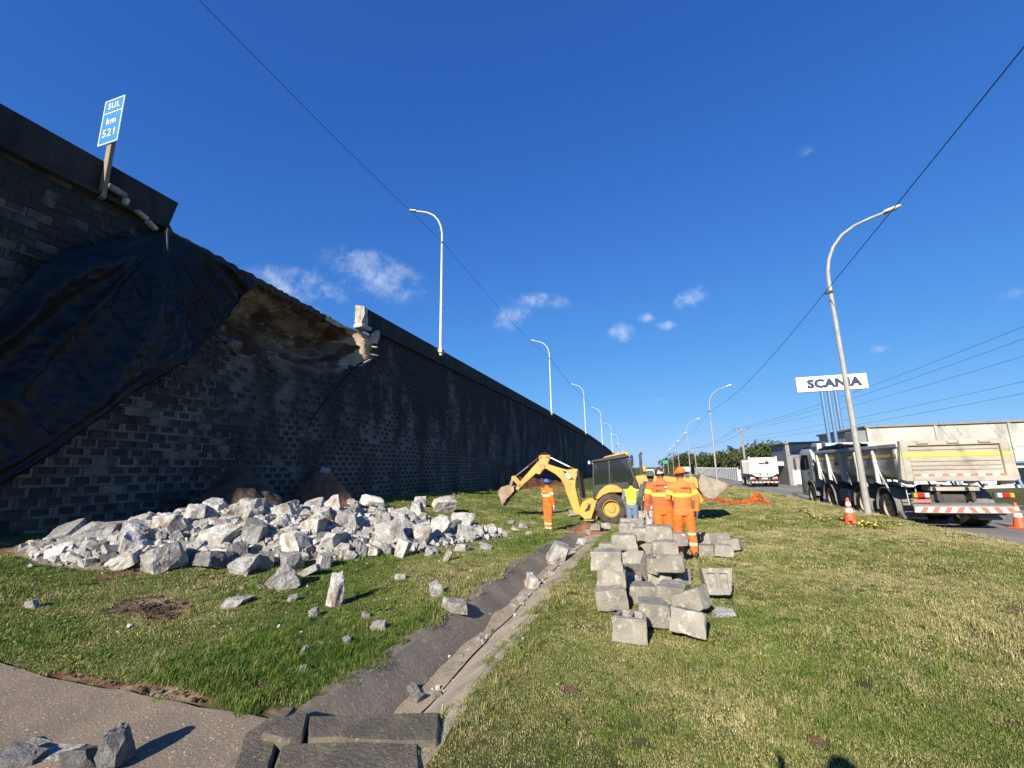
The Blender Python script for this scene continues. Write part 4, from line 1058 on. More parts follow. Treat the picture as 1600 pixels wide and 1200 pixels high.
# concrete pieces over the channel's near end
def slabs():
    mb = MB(); z0 = .02
    def piece(name, poly, za, zb, lab, m='slab', bev=.015):
        mb = MB(); mb.prism(poly, 'z', za, zb); bm = mb.bm
        bmesh.ops.subdivide_edges(bm, edges=[e for e in bm.edges if e.calc_length() > .3], cuts=3, use_grid_fill=True)
        for v in bm.verts:
            v.co += Vector((mnoise.noise(v.co*6), mnoise.noise(v.co*6+Vector((5, 0, 0))), mnoise.noise(v.co*4+Vector((0, 9, 0)))*.5))*.014
        o = mb.build(name, M[m], None, bev, 40); tag(o, lab, 'slab'); return o
    def G(px, py, z=.05): q = at_z(px, py, z); return (q[0], q[1])
    piece('channel_slab', [G(478, 1118), G(690, 1112), G(683, 1156), G(640, 1158), G(483, 1154)], -.06, .05, 'dark stained concrete slab across the channel end')
    piece('channel_slab', [G(440, 1160, .036), G(655, 1157, .036), G(668, 1300, .036), G(400, 1300, .036)], -.2, .036, 'lower dark concrete slab at the picture\'s bottom edge')
    piece('channel_slab', [G(405, 1148, .06), G(470, 1108, .06), G(482, 1114, .06), G(474, 1150, .06), G(444, 1158, .06)], -.2, .07, 'small broken slab beside the channel slab')
    piece('channel_slab', [G(365, 1195, .02), G(380, 1150, .02), G(440, 1108, .02), G(462, 1106, .02), G(432, 1150, .02), G(420, 1215, .02), G(362, 1300, .02), G(340, 1290, .02)], -.2, .035, 'cracked slab edge between paving and channel slab')
    piece('channel_slab', [G(656, 1160, -.05), G(690, 1160, -.05), G(700, 1300, -.05), G(668, 1300, -.05)], -.25, -.06, 'narrow sunken slab edge beside the grass')
slabs()

# ================================================================== SIGNS, LAMPS, WIRES
def km_sign():
    y = 6.5; b = at_y(165, 285, y)
    t = empty('kilometre_sign', (WX-.02, y, float(cope(y))), 0, 'blue kilometre sign SUL km 521 on a wooden post above the wall', 'sign')
    z0 = float(cope(y)); pl = at_y(155, 232, y); pr = at_y(199, 149, y)
    w, zb, zt = .80, pl[2]-z0+.0, pr[2]-z0
    MB().box((.0, .03, (zb+.35)/2-.0), (.17, .10, zb+.65)).build('post', M['wood_post'], t, .008)
    cx = (at_y(161, 197, y)[0]+at_y(193, 185, y)[0])/2-(WX-.02)
    h = zt-zb; cz = (zb+zt)/2
    mb = MB(); mb.box((cx, -.035, cz), (w, .012, h)); mb.build('panel', M['sign_blue'], t, .003)
    mb = MB(); e = .022
    for s in (-1, 1):
        mb.box((cx+s*(w/2-.035), -.044, cz), (e, .006, h-.05)); mb.box((cx, -.0442, cz+s*(h/2-.035)), (w-.05, .006, e))
    mb.box((cx, -.0444, cz+h*.19), (w-.07, .006, e)); mb.build('border', M['sign_white'], t)
    for s, sz, zz in (('SUL', .26, cz+h*.335), ('km', .30, cz-h*.0), ('521', .34, cz-h*.26)):
        o = link('lettering', text_mesh('lettering', s, sz, .003, .0, 1.12), M['sign_white'], t); o.location = (cx, -.046, zz); o.rotation_euler = (R(90), 0, 0)
    MB().box((cx, -.02, cz+h*.25), (w*.9, .018, .04)).box((cx, -.02, cz-h*.25), (w*.9, .018, .04)).build('rail', M['sign_back'], t)
km_sign()
def street_lamp(loc, base, arm, sgn, r, label, group, m, plate=False):
    t = empty('street_lamp', loc, 0, label, 'street lamp', group)
    mb = MB(); prof = [(0, 0), (0, base*.5), (0, base)]+[(sgn*x, base+z) for x, z in arm]
    rad = [r, r*.82, r*.66]+[r*.6-(r*.2)*i/len(arm) for i in range(len(arm))]
    mb.tube([(x, 0, z) for x, z in prof], rad, 10); mb.build('pole', M[m], t)
    x, z = prof[-1]; x0, z0 = prof[-2]; a = math.atan2(z-z0, (x-x0)*sgn)
    hd = Matrix.Rotation(-sgn*a, 3, 'Y')
    mb = MB(); mb.box((x+sgn*.26*math.cos(a), 0, z+.26*math.sin(a)+.03), (.66, .26, .10), hd, 0, .75); h = mb.build('lamp_head', M['lamp_head'], t, .02)
    mb = MB(); mb.box((x+sgn*.28*math.cos(a), 0, z+.28*math.sin(a)-.035), (.42, .2, .05), hd, 0, 1.1); link('lens', mb.mesh('lens', .01), M['lamp_glass'], h)
    mb = MB(); mb.box((0, 0, .03), (r*4.2, r*4.2, .05)); mb.build('base_plate', M[m], t)
    mb = MB(); mb.cyl((0, 0, base-.55), (0, 0, base-.43), r*.8, n=8); mb.box((-.12, 0, base-.5), (.16, .05, .08)); mb.build('clamp', M['chassis'], t)
    if plate: MB().box((.06, 0, -.1), (.3, .45, .14)).box((.06, 0, -.26), (.16, .3, .2)).build('bracket', M['fresh_concrete'], t, .01)
    return t
ARM = [(.02, .35), (.12, .85), (.33, 1.35), (.68, 1.8), (1.15, 2.12), (1.7, 2.33), (2.15, 2.46)]
RL = []; LL = []
ords = ['nearest', 'second', 'third', 'fourth', 'fifth', 'sixth', 'seventh', 'eighth']
for i in range(8):
    y = 18.8+38.5*i; x = 7.16+(.25*i if i else 0)
    g = float(ground_z(x, y)); 
    RL.append(street_lamp((x, y, g-.02), 8.75-g, ARM, 1, .11, f'{ords[i]} curved-arm street lamp along the road\'s grass edge', 'street lamps along the road', 'pole_grey', False))
for i in range(8):
    y = 25.8+35.3*i
    LL.append(street_lamp((WX+.03, y, float(wall_top(y))-.15), 8.45, ARM, -1, .10, f'{ords[i]} curved-arm street lamp standing on the wall\'s parapet', 'street lamps on the wall', 'pole_white', True))
def wire(a, b, sag, r, label, group, n=14):
    a, b = Vector(a), Vector(b); pts = []
    for i in range(n+1):
        t = i/n; p = a.lerp(b, t); p.z -= sag*4*t*(1-t); pts.append(p)
    o = MB().tube(pts, r, 5).build('overhead_wire', M['wire']); tag(o, label, 'wire', group); return o
def lamp_wires():
    zR = [8.30 for i in range(8)]
    P = [Vector((6.98, -19.7, 12.0))]+[Vector((o.location.x-.18, o.location.y, 8.28)) for o in RL]
    for i in range(len(P)-1): wire(P[i], P[i+1], .25 if i == 0 else .75, .012 if i < 3 else .022, ['cable rising from the nearest road lamp out of the picture\'s right edge', 'cable from the nearest to the second road lamp', 'cable from the second to the third road lamp'][i] if i < 3 else f'cable from the {ords[i-1]} to the {ords[i]} road lamp', 'cables along the road lamps')
    P = [Vector((-13.1, -9.5, 17.6))]+[Vector((o.location.x+.1, o.location.y, o.location.z+8.0)) for o in LL]
    for i in range(len(P)-1): wire(P[i], P[i+1], .6, .012 if i < 2 else .025, ['cable from the first wall lamp up out of the picture\'s top edge', 'cable from the first to the second wall lamp', 'cable from the second to the third wall lamp'][i] if i < 3 else f'cable from the {ords[i-1]} to the {ords[i]} wall lamp', 'cables along the wall lamps')
lamp_wires()
def power_pole(x, y, h, label):
    g = float(ground_z(x, y)); t = empty('power_pole', (x, y, g), 0, label, 'power pole', 'power poles beside the road')
    mb = MB(); mb.tube([(0, 0, -.3), (0, 0, h)], [.20, .13], 8); mb.build('pole', M['pole_concrete'], t)
    mb = MB(); mb.box((0, -.16, h-.35), (2.3, .12, .14)); mb.build('crossarm', M['wood_post'], t)
    for dx in (-1.05, -.4, 1.05):
        MB().lathe([(.02, 0), (.07, .03), (.04, .09), (.07, .13), (.03, .2)], 'z', (dx, -.16, h-.28), 8, closed=False).build('insulator', M['chassis'], t)
    return (x, y, g+h)
pp = [power_pole(14.8, 80, 8.7, 'power pole with crossarm behind the white dump truck'), power_pole(13.8, 150, 8.7, 'farther power pole with crossarm before the trees')]
def power_wires():
    near = Vector((22.5, 20.0, 8.6)); a = Vector(pp[0]); b = Vector(pp[1])
    for i, dx in enumerate((-1.05, -.4, 1.05)):
        wire(a+Vector((dx, -.16, -.1)), near+Vector((dx*1.6, 0, .9-.35*i)), .8, .011, ['upper power line', 'middle power line', 'lower power line'][i]+' crossing the sky above the warehouse', 'power lines', 20)
        wire(a+Vector((dx, -.16, -.1)), b+Vector((dx, -.16, -.1)), .9, .018, ['left', 'middle', 'right'][i]+' power line between the two power poles', 'power lines')
    for i, z in enumerate((6.6, 5.9)):
        wire(a+Vector((0, -.2, -1.6-.5*i)), near+Vector((0, 0, z-8.6)), .5, .010, ['telephone line below the power lines', 'lowest telephone line above the warehouse roof'][i], 'power lines', 20)
power_wires()
def brand_sign():
    y = 45.0; a = at_y(1242, 591, y); b = at_y(1352, 585, y); c = at_y(1244, 614, y); w = b[0]-a[0]; h = a[2]-c[2]
    t = empty('brand_sign', ((a[0]+b[0])/2, y, float(ground_z(16, y))), 0, 'white roadside sign reading SCANIA on three blue poles', 'sign')
    z = (a[2]+c[2])/2-t.location.z
    mb = MB(); mb.box((0, 0, z), (w, .45, h)); mb.build('panel', M['brand_white'], t, .03)
    px = at_y(1298, 640, y)[0]-t.location.x
    for i in (-1, 0, 1): MB().cyl((px+.05+i*.52, .0, -.3), (px+.05+i*.52, 0, z-h/2+.02), .15, n=12).build('pole', M['brand_pole'], t)
    me = text_mesh('lettering', 'SCANIA', 1.08, .05, .055, 1.06)
    o = link('lettering', me, M['brand_navy'], t); o.location = (.15, -.25, z-.02); o.rotation_euler = (R(90), 0, 0); o.scale = (1.02, .92, 1)
brand_sign()
def cone(loc, rz, label, s=1.0):
    t = empty('traffic_cone', loc, rz, label, 'traffic cone', 'orange traffic cones'); t.scale = (s, s, s)
    MB().prism([(-.2, -.2), (.2, -.2), (.2, .2), (-.2, .2)], 'z', 0, .035).build('base', M['cone_orange'], t, .01)
    def r(z): return .155-(.155-.035)*z/.75
    for z0, z1, m, n in ((.03, .33, 'cone_orange', 'body'), (.33, .44, 'cone_white', 'reflective_band'), (.44, .53, 'cone_orange', 'body'), (.53, .63, 'cone_white', 'reflective_band'), (.63, .75, 'cone_orange', 'body')):
        e = .004 if m == 'cone_white' else 0
        MB().lathe([(r(z0)+e, z0), (r(z1)+e, z1), (r(z1)-.012, z1), (r(z0)-.012, z0)], 'z', (0, 0, 0), 20).build(n, M[m], t)
p = hit(1330, 818); cone(p, .2, 'orange and white traffic cone on the grass before the lamp post')
cone((10.55, 17.7, float(road_z(17.7))+.012), .6, 'orange and white traffic cone on the road behind the dump truck')
def tape():
    """black and yellow barrier tape lying crumpled at the lamp's foot"""
    r = random.Random(4)
    def strip(pts, lab):
        V = []; F = []; MI = []; prev = None; k = 0
        P = [Vector(p) for p in pts]; path = []
        for a, b in zip(P, P[1:]):
            n = max(2, int((b-a).length/.05))
            for i in range(n): path.append(a.lerp(b, i/n)+Vector((r.gauss(0, .012), r.gauss(0, .012), abs(r.gauss(0, .012)))))
        for i, p in enumerate(path):
            d = (path[min(i+1, len(path)-1)]-path[max(i-1, 0)]); s = d.cross(Vector((0, 0, 1))); s.normalize(); tw = r.gauss(0, .5)
            s = s*math.cos(tw)+Vector((0, 0, 1))*abs(math.sin(tw))
            V += [p-s*.034, p+s*.034]
            if i: F.append((2*i-2, 2*i-1, 2*i+1, 2*i)); MI.append((i//3) % 2)
        me = raw_mesh('barrier_tape', V, F); me.polygons.foreach_set('material_index', MI)
        tag(link('barrier_tape', me, [M['tape_yellow'], M['tape_black']]), lab, 'barrier tape')
    def g(px, py): q = hit(px, py, ground_z); return (q[0], q[1], q[2]+.085)
    strip([g(*q) for q in ((1308, 812), (1318, 816), (1340, 822), (1350, 826), (1362, 822), (1345, 818), (1352, 823), (1368, 825), (1372, 819), (1385, 822), (1398, 820), (1408, 825))], 'crumpled yellow and black barrier tape round the cone')
    strip([g(*q) for q in ((1248, 800), (1262, 805), (1275, 812), (1290, 818), (1300, 815))], 'yellow and black barrier tape trailing left of the cone')
    strip([g(*q) for q in ((1350, 829), (1360, 826), (1372, 829), (1366, 824), (1378, 826), (1392, 832), (1404, 835))], 'second loop of yellow and black tape before the lamp')
tape()
def netting():
    r = random.Random(8)
    def net(name, grid, mat_, lab, kind=None):
        """grid of points -> strands"""
        mb = MB(); ny, nx = len(grid), len(grid[0])
        for row in grid: mb.tube(row, .011, 4)
        for j in range(nx): mb.tube([grid[i][j] for i in range(ny)], .009, 4)
        return tag(mb.build(name, M[mat_]), lab, 'safety netting')
    # standing net by the wall
    G = []
    a, b = at_z(760, 768, .1), at_z(905, 764, -.1)
    xs = np.linspace(a[0], b[0], 70)
    for i, h in enumerate(np.linspace(.05, 1.05, 9)):
        row = []
        for j, x in enumerate(xs):
            y = 36.5+.15*math.sin(j*.5); sag = .10*math.sin(j*.45)**2*h
            row.append(Vector((x, y+.10*math.sin(j*.9+i*.4), float(ground_z(x, y))+h-sag)))
        G.append(row)
    net('safety_netting', G, 'net_faded', 'faded orange safety netting standing along the foot of the wall')
    # crumpled net on the lawn right of the loader
    pts = [(1088, 780), (1098, 781), (1108, 782), (1118, 784), (1130, 786), (1145, 787), (1160, 787), (1172, 786), (1182, 784), (1190, 786), (1200, 788)]
    hh = [.62, .6, .5, .38, .18, .13, .12, .16, .55, .45, .10]
    G = []
    for i in range(9):
        row = []
        for k in range(60):
            t = k/59*(len(pts)-1); q = int(min(t, len(pts)-2)); f = t-q
            px, py = np.array(pts[q])*(1-f)+np.array(pts[q+1])*f; h = hh[q]*(1-f)+hh[q+1]*f
            p = hit(px, py, ground_z); s = math.sin(math.pi*i/8)
            row.append(Vector((p[0]+r.gauss(0, .03), p[1]-.5+i*.12+r.gauss(0, .03), p[2]+.02+h*s*(.7+.3*r.random()))))
        G.append(row)
    net('safety_netting', G, 'net_orange', 'bright orange safety netting lying crumpled on the lawn')
netting()
# ================================================================== VEHICLES
def arc(cx, cy, r, a0, a1, n):
    return [(cx+r*math.cos(R(a0+(a1-a0)*i/n)), cy+r*math.sin(R(a0+(a1-a0)*i/n))) for i in range(n+1)]
def wheel(parent, c, r, w, rim_r, axis, face, rim_mat, lugs=0, hub=True, dual=False):
    """tyre with rounded shoulders, dished rim, hub and nuts; face = side the rim looks to (+1/-1 along axis)"""
    h = w/2
    mb = MB(); mb.lathe([(rim_r, -h*.8), (rim_r*1.06, -h*.98), (r*.86, -h), (r*.97, -h*.82), (r, -h*.5), (r, h*.5), (r*.97, h*.82), (r*.86, h), (rim_r*1.06, h*.98), (rim_r, h*.8)], axis, c, 36)
    if lugs:
        for k in range(lugs):
            for s in (-1, 1):
                a = 2*math.pi*(k+(.5 if s > 0 else 0))/lugs; q = Matrix.Rotation(a if axis == 'y' else a, 3, 'Y' if axis == 'y' else 'X')
                tilt = Matrix.Rotation(s*.6, 3, 'Z')
                if axis == 'y': mb.box(Vector(c)+q @ Vector((0, s*h*.5, r*1.0)), (.055, w*.58, .06), q @ tilt)
    else:
        for g in (-.5, -.17, .17, .5):
            mb.lathe([(r*1.004, g*w*.9-.012), (r*1.012, g*w*.9), (r*1.004, g*w*.9+.012)], axis, c, 36, closed=False)
    t = mb.build('tyre', M['rubber'], parent, 0, 40)
    f = face
    mb = MB(); mb.lathe([(rim_r*1.02, f*h*.85), (rim_r*.97, f*h*.88), (rim_r*.93, f*h*.55), (rim_r*.86, f*h*.1), (rim_r*.55, f*h*.05), (rim_r*.5, f*h*.32), (rim_r*.28, f*h*.36), (0.01, f*h*.38), (.01, -f*h*.5), (rim_r, -f*h*.5)], axis, c, 28)
    rim = mb.build('rim', rim_mat, parent, 0, 30)
    mb = MB()
    for k in range(8):
        a = 2*math.pi*k/8; u, v = rim_r*.42*math.cos(a), rim_r*.42*math.sin(a)
        p0 = Vector(c)+Vector((u, f*h*.3, v) if axis == 'y' else (f*h*.3, u, v)); p1 = p0+Vector((0, f*.05, 0) if axis == 'y' else (f*.05, 0, 0))
        mb.cyl(p0, p1, rim_r*.045, n=6)
    link('wheel_nuts', mb.mesh('wheel_nuts'), M['steel_worn'], rim)
    return t
def backhoe():
    X0, Y0 = -1.65, 19.25; zg = float(ground_z(X0, Y0))
    t = empty('backhoe_loader', (X0, Y0, zg), 0, 'yellow backhoe loader with its digging arm raised towards the wall', 'backhoe loader')
    o0 = Vector((X0, Y0, zg))
    def E(px, py, Y): q = at_y(px, py, Y); return (q[0]-X0, q[2]-zg)
    def z7(pts, Y): return [E(760+x/8, 680+y/8, Y) for x, y in pts]       # traced from the 8x enlargement
    def z6(pts, Y): return [E(740+x/4, 660+y/4, Y) for x, y in pts]       # traced from the 4x enlargement
    YA = 19.0; ya = YA-Y0
    # digging arm
    boom = z7([(1110, 975), (1135, 995), (1175, 992), (1195, 965), (1168, 865), (1143, 760), (1118, 640), (1122, 560), (1152, 450), (1140, 422), (1100, 420), (1010, 432), (940, 415), (770, 360), (735, 385), (738, 412), (870, 488), (935, 545), (975, 620), (1005, 720), (1060, 860)], YA)
    b = MB().prism(boom, 'y', ya-.14, ya+.14).build('boom', M['cat_yellow'], t, .02)
    dec = z7([(955, 440), (1000, 452), (1105, 552), (1040, 555)], YA)
    link('decal', MB().prism(dec, 'y', ya-.155, ya-.142).mesh('decal'), M['cat_black'], b)
    dec = z7([(988, 485), (1022, 472), (1068, 530), (1040, 545)], YA)
    link('decal_plate', MB().prism(dec, 'y', ya-.160, ya-.156).mesh('decal_plate'), M['sign_white'], b)
    for q in ([(1008, 492), (1022, 488), (1028, 498), (1014, 502)], [(1030, 514), (1044, 510), (1050, 520), (1036, 526)]):
        link('decal_mark', MB().prism(z7(q, YA), 'y', ya-.163, ya-.161).mesh('decal_mark'), M['steel_worn'], b)
    link('decal_red', MB().prism(z7([(1045, 608), (1080, 598), (1080, 612), (1045, 624)], YA), 'y', ya-.16, ya-.142).mesh('decal_red'), M['reflect_red'], b)
    stick = z7([(660, 258), (700, 246), (790, 246), (802, 268), (782, 340), (765, 400), (722, 428), (692, 462), (682, 488), (655, 488), (628, 476), (430, 655), (402, 688), (372, 676), (385, 640), (440, 565), (652, 325), (668, 310)], YA)
    s = MB().prism(stick, 'y', ya-.12, ya+.12).build('stick', M['cat_yellow'], t, .02)
    for q in ((690, 270), (765, 268), (735, 372), (412, 660), (1125, 448), (1152, 975)):
        x, z = z7([q], YA)[0]; link('pin', MB().cyl((x, ya-.17, z), (x, ya+.17, z), .06, n=12).mesh('pin'), M['steel_worn'], s)
    # bucket: curved shell between two side plates, with teeth
    prof = z7([(368, 640), (290, 622), (215, 645), (180, 690), (182, 740), (205, 800), (222, 862)], YA)
    inner = z7([(355, 668), (290, 650), (232, 668), (206, 705), (208, 740), (226, 795), (234, 858)], YA)
    mb = MB(); mb.prism(prof+inner[::-1], 'y', ya-.32, ya+.32)
    side = prof+z7([(262, 830), (268, 800), (330, 745), (372, 690)], YA)
    for a in (-.33, .31): mb.prism(side, 'y', ya+a, ya+a+.02)
    bk = mb.build('bucket', M['bucket_mud'], t, .008)
    for k in range(4):
        x, z = z7([(226, 850)], YA)[0]; y = ya-.26+.17*k
        link('tooth', MB().prism([(x-.05, z+.02), (x+.05, z+.02), (x+.03, z-.10), (x-.01, z-.10)], 'y', y-.035, y+.035).mesh('tooth'), M['steel_worn'], bk)
    # links
    def bar(name, a, b, w, m, y=0, n=4, th=.05):
        (x0, z0), (x1, z1) = z7([a], YA)[0], z7([b], YA)[0]
        d = Vector((x1-x0, 0, z1-z0)); nrm = Vector((-d.z, 0, d.x)).normalized()*w/2; p = [Vector((x0, 0, z0)), Vector((x1, 0, z1))]
        return MB().prism([(q.x, q.z) for q in (p[0]-nrm, p[1]-nrm, p[1]+nrm, p[0]+nrm)], 'y', ya+y-th, ya+y+th).build(name, m, t, .01)
    for y in (-.15, .15): bar('bucket_link', (335, 515), (425, 625), .13, M['cat_yellow'], y, th=.03)
    bar('bucket_tie', (345, 520), (305, 625), .12, M['bucket_mud'], 0, th=.07)
    def ram(a, b, f, y, r=.055, Y=YA):
        (x0, z0), (x1, z1) = z7([a], Y)[0], z7([b], Y)[0]; p0, p1 = Vector((x0, ya+y, z0)), Vector((x1, ya+y, z1)); m = p0.lerp(p1, f)
        c = MB().cyl(p0, m, r, n=12).build('hydraulic_cylinder', M['cat_black'], t); link('rod', MB().cyl(m, p1, r*.5, n=10).mesh('rod'), M['chrome'], c)
    ram((655, 285), (375, 505), .45, 0); ram((1110, 430), (800, 280), .22, 0, .06); 
    ram((1150, 440), (1205, 800), .95, -.1, .07); ram((1172, 470), (1225, 800), .95, .1, .07)
    for y, (a, b_, c) in ((.14, ((700, 235), (660, 230), (640, 300))), (.1, ((760, 240), (720, 215), (668, 240)))):
        MB().tube([(*z7([a], YA)[0][:1], ya+y, z7([a], YA)[0][1]), (z7([b_], YA)[0][0], ya+y, z7([b_], YA)[0][1]), (z7([c], YA)[0][0], ya+y, z7([c], YA)[0][1])], .02, 6).build('hose', M['cat_black'], t)
    # swing frame, stabilisers and rusty linkage at the rear
    fr = z6([(655, 560), (690, 490), (735, 470), (790, 475), (800, 560), (770, 610), (700, 600)], 19.0)
    MB().prism(fr, 'y', ya-.35, ya+.35).build('swing_frame', M['cat_yellow'], t, .03)
    for y in (-.95, .95):
        a, b_ = z6([(770, 490)], 19.0)[0], z6([(735, 590)], 19.0)[0]
        MB().prism([(a[0]-.09, a[1]), (a[0]+.09, a[1]), (b_[0]+.1, b_[1]), (b_[0]-.1, b_[1])], 'y', y-.08, y+.08).build('stabiliser_leg', M['cat_yellow'], t, .015)
        MB().box((b_[0], y, b_[1]-.05), (.42, .36, .05)).build('stabiliser_pad', M['steel_worn'], t, .01)
    r = random.Random(3)
    for k in range(7):
        a = z6([(690+r.uniform(-15, 90), 500+r.uniform(0, 70))], 18.8)[0]; b_ = z6([(700+r.uniform(-10, 80), 520+r.uniform(0, 60))], 18.8)[0]
        MB().tube([(a[0], -.55, a[1]), ((a[0]+b_[0])/2+.05, -.75, (a[1]+b_[1])/2+.08), (b_[0], -.5, b_[1])], .028, 6).build('hose', M['cat_black'] if k % 2 else M['steel_worn'], t)
    # body
    c = at_y(955.5, 795, 18.3); wx, wz = c[0]-X0, c[2]-zg; rr = wz+.02
    wz = rr = max(.58, min(rr, .66))
    for y, f in ((-.95, -1), (.95, 1)): wheel(t, (wx, y, wz), rr, .44, rr*.55, 'y', f, M['cat_yellow'], 16)
    fx = wx+2.12
    for y, f in ((-.9, -1), (.9, 1)): wheel(t, (fx, y, .46), .46, .32, .26, 'y', f, M['cat_yellow'])
    MB().prism([(wx-.55, .45), (fx+.35, .45), (fx+.35, .80), (wx-.55, .95)], 'y', -.42, .42).build('chassis', M['cat_black'], t, .02)
    YN = 18.45; yn = YN-Y0
    cab = z6([(746, 243), (850, 222), (950, 203), (966, 240), (1012, 368), (1030, 420), (1040, 480), (935, 480), (880, 480), (748, 480)], YN)
    x_l, x_r = cab[0][0], cab[4][0]
    # cab: sill panel, posts, roof, panes
    low = z6([(746, 392), (1020, 362), (1042, 470), (1035, 560), (930, 560), (905, 420), (850, 395), (800, 410), (765, 470), (746, 476)], YN)
    MB().prism(low, 'y', yn, yn+1.55).build('cab_panel', M['cat_black'], t, .015)
    roof = z6([(738, 236), (952, 196), (962, 206), (958, 218), (742, 250)], YN)
    rf = MB().prism(roof, 'y', yn-.06, yn+1.62).build('cab_roof', M['cat_black'], t, .02)
    rt = z6([(800, 226), (940, 198), (945, 188), (905, 190), (815, 214)], YN)
    link('roof_cap', MB().prism(rt, 'y', yn+.1, yn+1.45).mesh('roof_cap', .02), M['cat_yellow'], rf)
    posts = [z6([(742, 248), (754, 246), (756, 394), (744, 396)], YN), z6([(838, 232), (852, 230), (858, 384), (846, 386)], YN), z6([(946, 214), (960, 212), (1020, 364), (1004, 368)], YN)]
    for y in (yn, yn+1.49):
        for p in posts: MB().prism(p, 'y', y, y+.06).build('cab_post', M['cat_black'], t, .01)
        for p in (z6([(757, 250), (838, 236), (845, 384), (757, 392)], YN), z6([(853, 232), (946, 216), (1003, 366), (858, 382)], YN)):
            MB().prism(p, 'y', y+.025, y+.035).build('window_pane', M['glass'], t)
    for p in (z6([(957, 216), (962, 215), (1016, 362), (1010, 364)], YN), z6([(746, 250), (750, 250), (752, 394), (748, 394)], YN)):
        MB().prism(p, 'y', yn+.07, yn+1.48).build('window_pane', M['glass'], t)
    bx, bz = z6([(955, 208)], YN)[0]
    MB().lathe([(.001, 0), (.09, 0), (.085, .1), (.05, .16), (.001, .17)], 'z', (bx, yn+.2, bz), 12, closed=False).build('beacon', M['amber'], t)
    lx, lz = z6([(722, 252)], YN)[0]
    for y in (yn+.1, yn+1.4): MB().lathe([(.001, -.06), (.07, -.05), (.08, .03), (.001, .05)], 'x', (lx, y, lz), 12, closed=False).build('work_light', M['white_lens'], t); MB().cyl((lx, y, lz), (lx+.25, y, lz+.02), .02, n=6).build('light_bracket', M['cat_black'], t)
    mx, mz = z6([(990, 238)], YN)[0]
    MB().box((mx, yn-.12, mz), (.10, .26, .42)).build('mirror', M['cat_black'], t, .03)
    MB().cyl((bx, yn+.02, bz-.05), (mx, yn-.1, mz+.1), .015, n=6).build('mirror_arm', M['cat_black'], t)
    MB().tube([(bx-.2, yn+.5, bz), (bx-.42, yn+.5, bz+.5)], .008, 5).build('aerial', M['cat_black'], t)
    sx, sz = z6([(1045, 290)], 19.2)[0]; s2 = z6([(1038, 205)], 19.2)[0]
    MB().tube([(sx, .1, sz-.5), (sx, .1, sz), (s2[0]+.02, .1, s2[1]-.15), (s2[0], .1, s2[1]), (s2[0]+.08, .1, s2[1]+.12)], .055, 10).build('exhaust_stack', M['chassis'], t)
    fen = z6([(760, 478), (790, 425), (822, 398), (855, 388), (895, 396), (930, 420), (935, 436), (900, 438), (850, 440), (810, 456), (782, 482)], 18.1)
    for y0 in (18.02-Y0, -(18.02-Y0)-.5): MB().prism(fen, 'y', y0, y0+.5).build('fender', M['cat_yellow'], t, .03)
    hood = [E(px, py, 18.8) for px, py in ((992, 744), (1012, 741), (1075, 748), (1078, 772), (1070, 782), (992, 788))]
    h = MB().prism(hood, 'y', -.42, .38).build('hood', M['cat_yellow'], t, .04)
    link('side_vent', MB().prism([E(px, py, 18.8) for px, py in ((1005, 752), (1030, 753), (1030, 770), (1005, 771))], 'y', -.432, -.422).mesh('side_vent'), M['cat_black'], h)
    link('decal', MB().prism([E(px, py, 18.8) for px, py in ((1044, 755), (1068, 757), (1068, 761), (1044, 759))], 'y', -.432, -.422).mesh('decal'), M['cat_black'], h)
    ax, az = E(1007, 733, 18.8); MB().box((ax, -.3, az), (.13, .1, .2)).build('warning_lamp', M['amber'], t, .03); MB().cyl((ax, -.3, az-.5), (ax, -.3, az-.1), .02, n=6).build('lamp_stalk', M['cat_black'], t)
    # loader arms and bucket
    YL = 18.5
    for y in (-.62, .62):
        p = [E(px, py, 18.9) for px, py in ((1018, 752), (1060, 746), (1076, 747), (1099, 780), (1094, 786), (1084, 784), (1066, 760), (1020, 764))]
        MB().prism(p, 'y', y-.06, y+.06).build('loader_arm', M['cat_yellow'], t, .015)
        p = [E(px, py, 18.9) for px, py in ((1076, 752), (1084, 744), (1094, 756), (1096, 766), (1088, 762))]
        MB().prism(p, 'y', y-.05, y+.05).build('bucket_lever', M['cat_yellow'], t, .01)
    pr = [E(px, py, 18.6) for px, py in ((1092, 742), (1089, 752), (1091, 764), (1097, 773), (1106, 778), (1114, 778), (1137, 756))]
    inn = [E(px, py, 18.6) for px, py in ((1095, 744), (1093, 753), (1095, 763), (1100, 770), (1107, 774), (1113, 774), (1135, 755))]
    mb = MB(); mb.prism(pr+inn[::-1], 'y', -1.15, 1.15)
    sd = pr+[E(1094, 741, 18.6)]
    for y in (-1.16, 1.13): mb.prism(sd, 'y', y, y+.03)
    mb.build('loader_bucket', M['steel_worn'], t, .008)
    # seat and controls inside
    MB().box((x_l+.75, yn+.8, cab[-1][1]+.15), (.5, .5, .15)).box((x_l+.98, yn+.8, cab[-1][1]+.5), (.14, .48, .7)).build('seat', M['cat_black'], t, .04)
    MB().tube([(x_l+.35, yn+.7, cab[-1][1]-.2), (x_l+.4, yn+.7, cab[-1][1]+.35)], .02, 6).build('control_lever', M['cat_black'], t)
    return t, x_l+X0, YN+.8, cab[-1][1]+zg
BH, cab_x, cab_y, cab_z = backhoe()

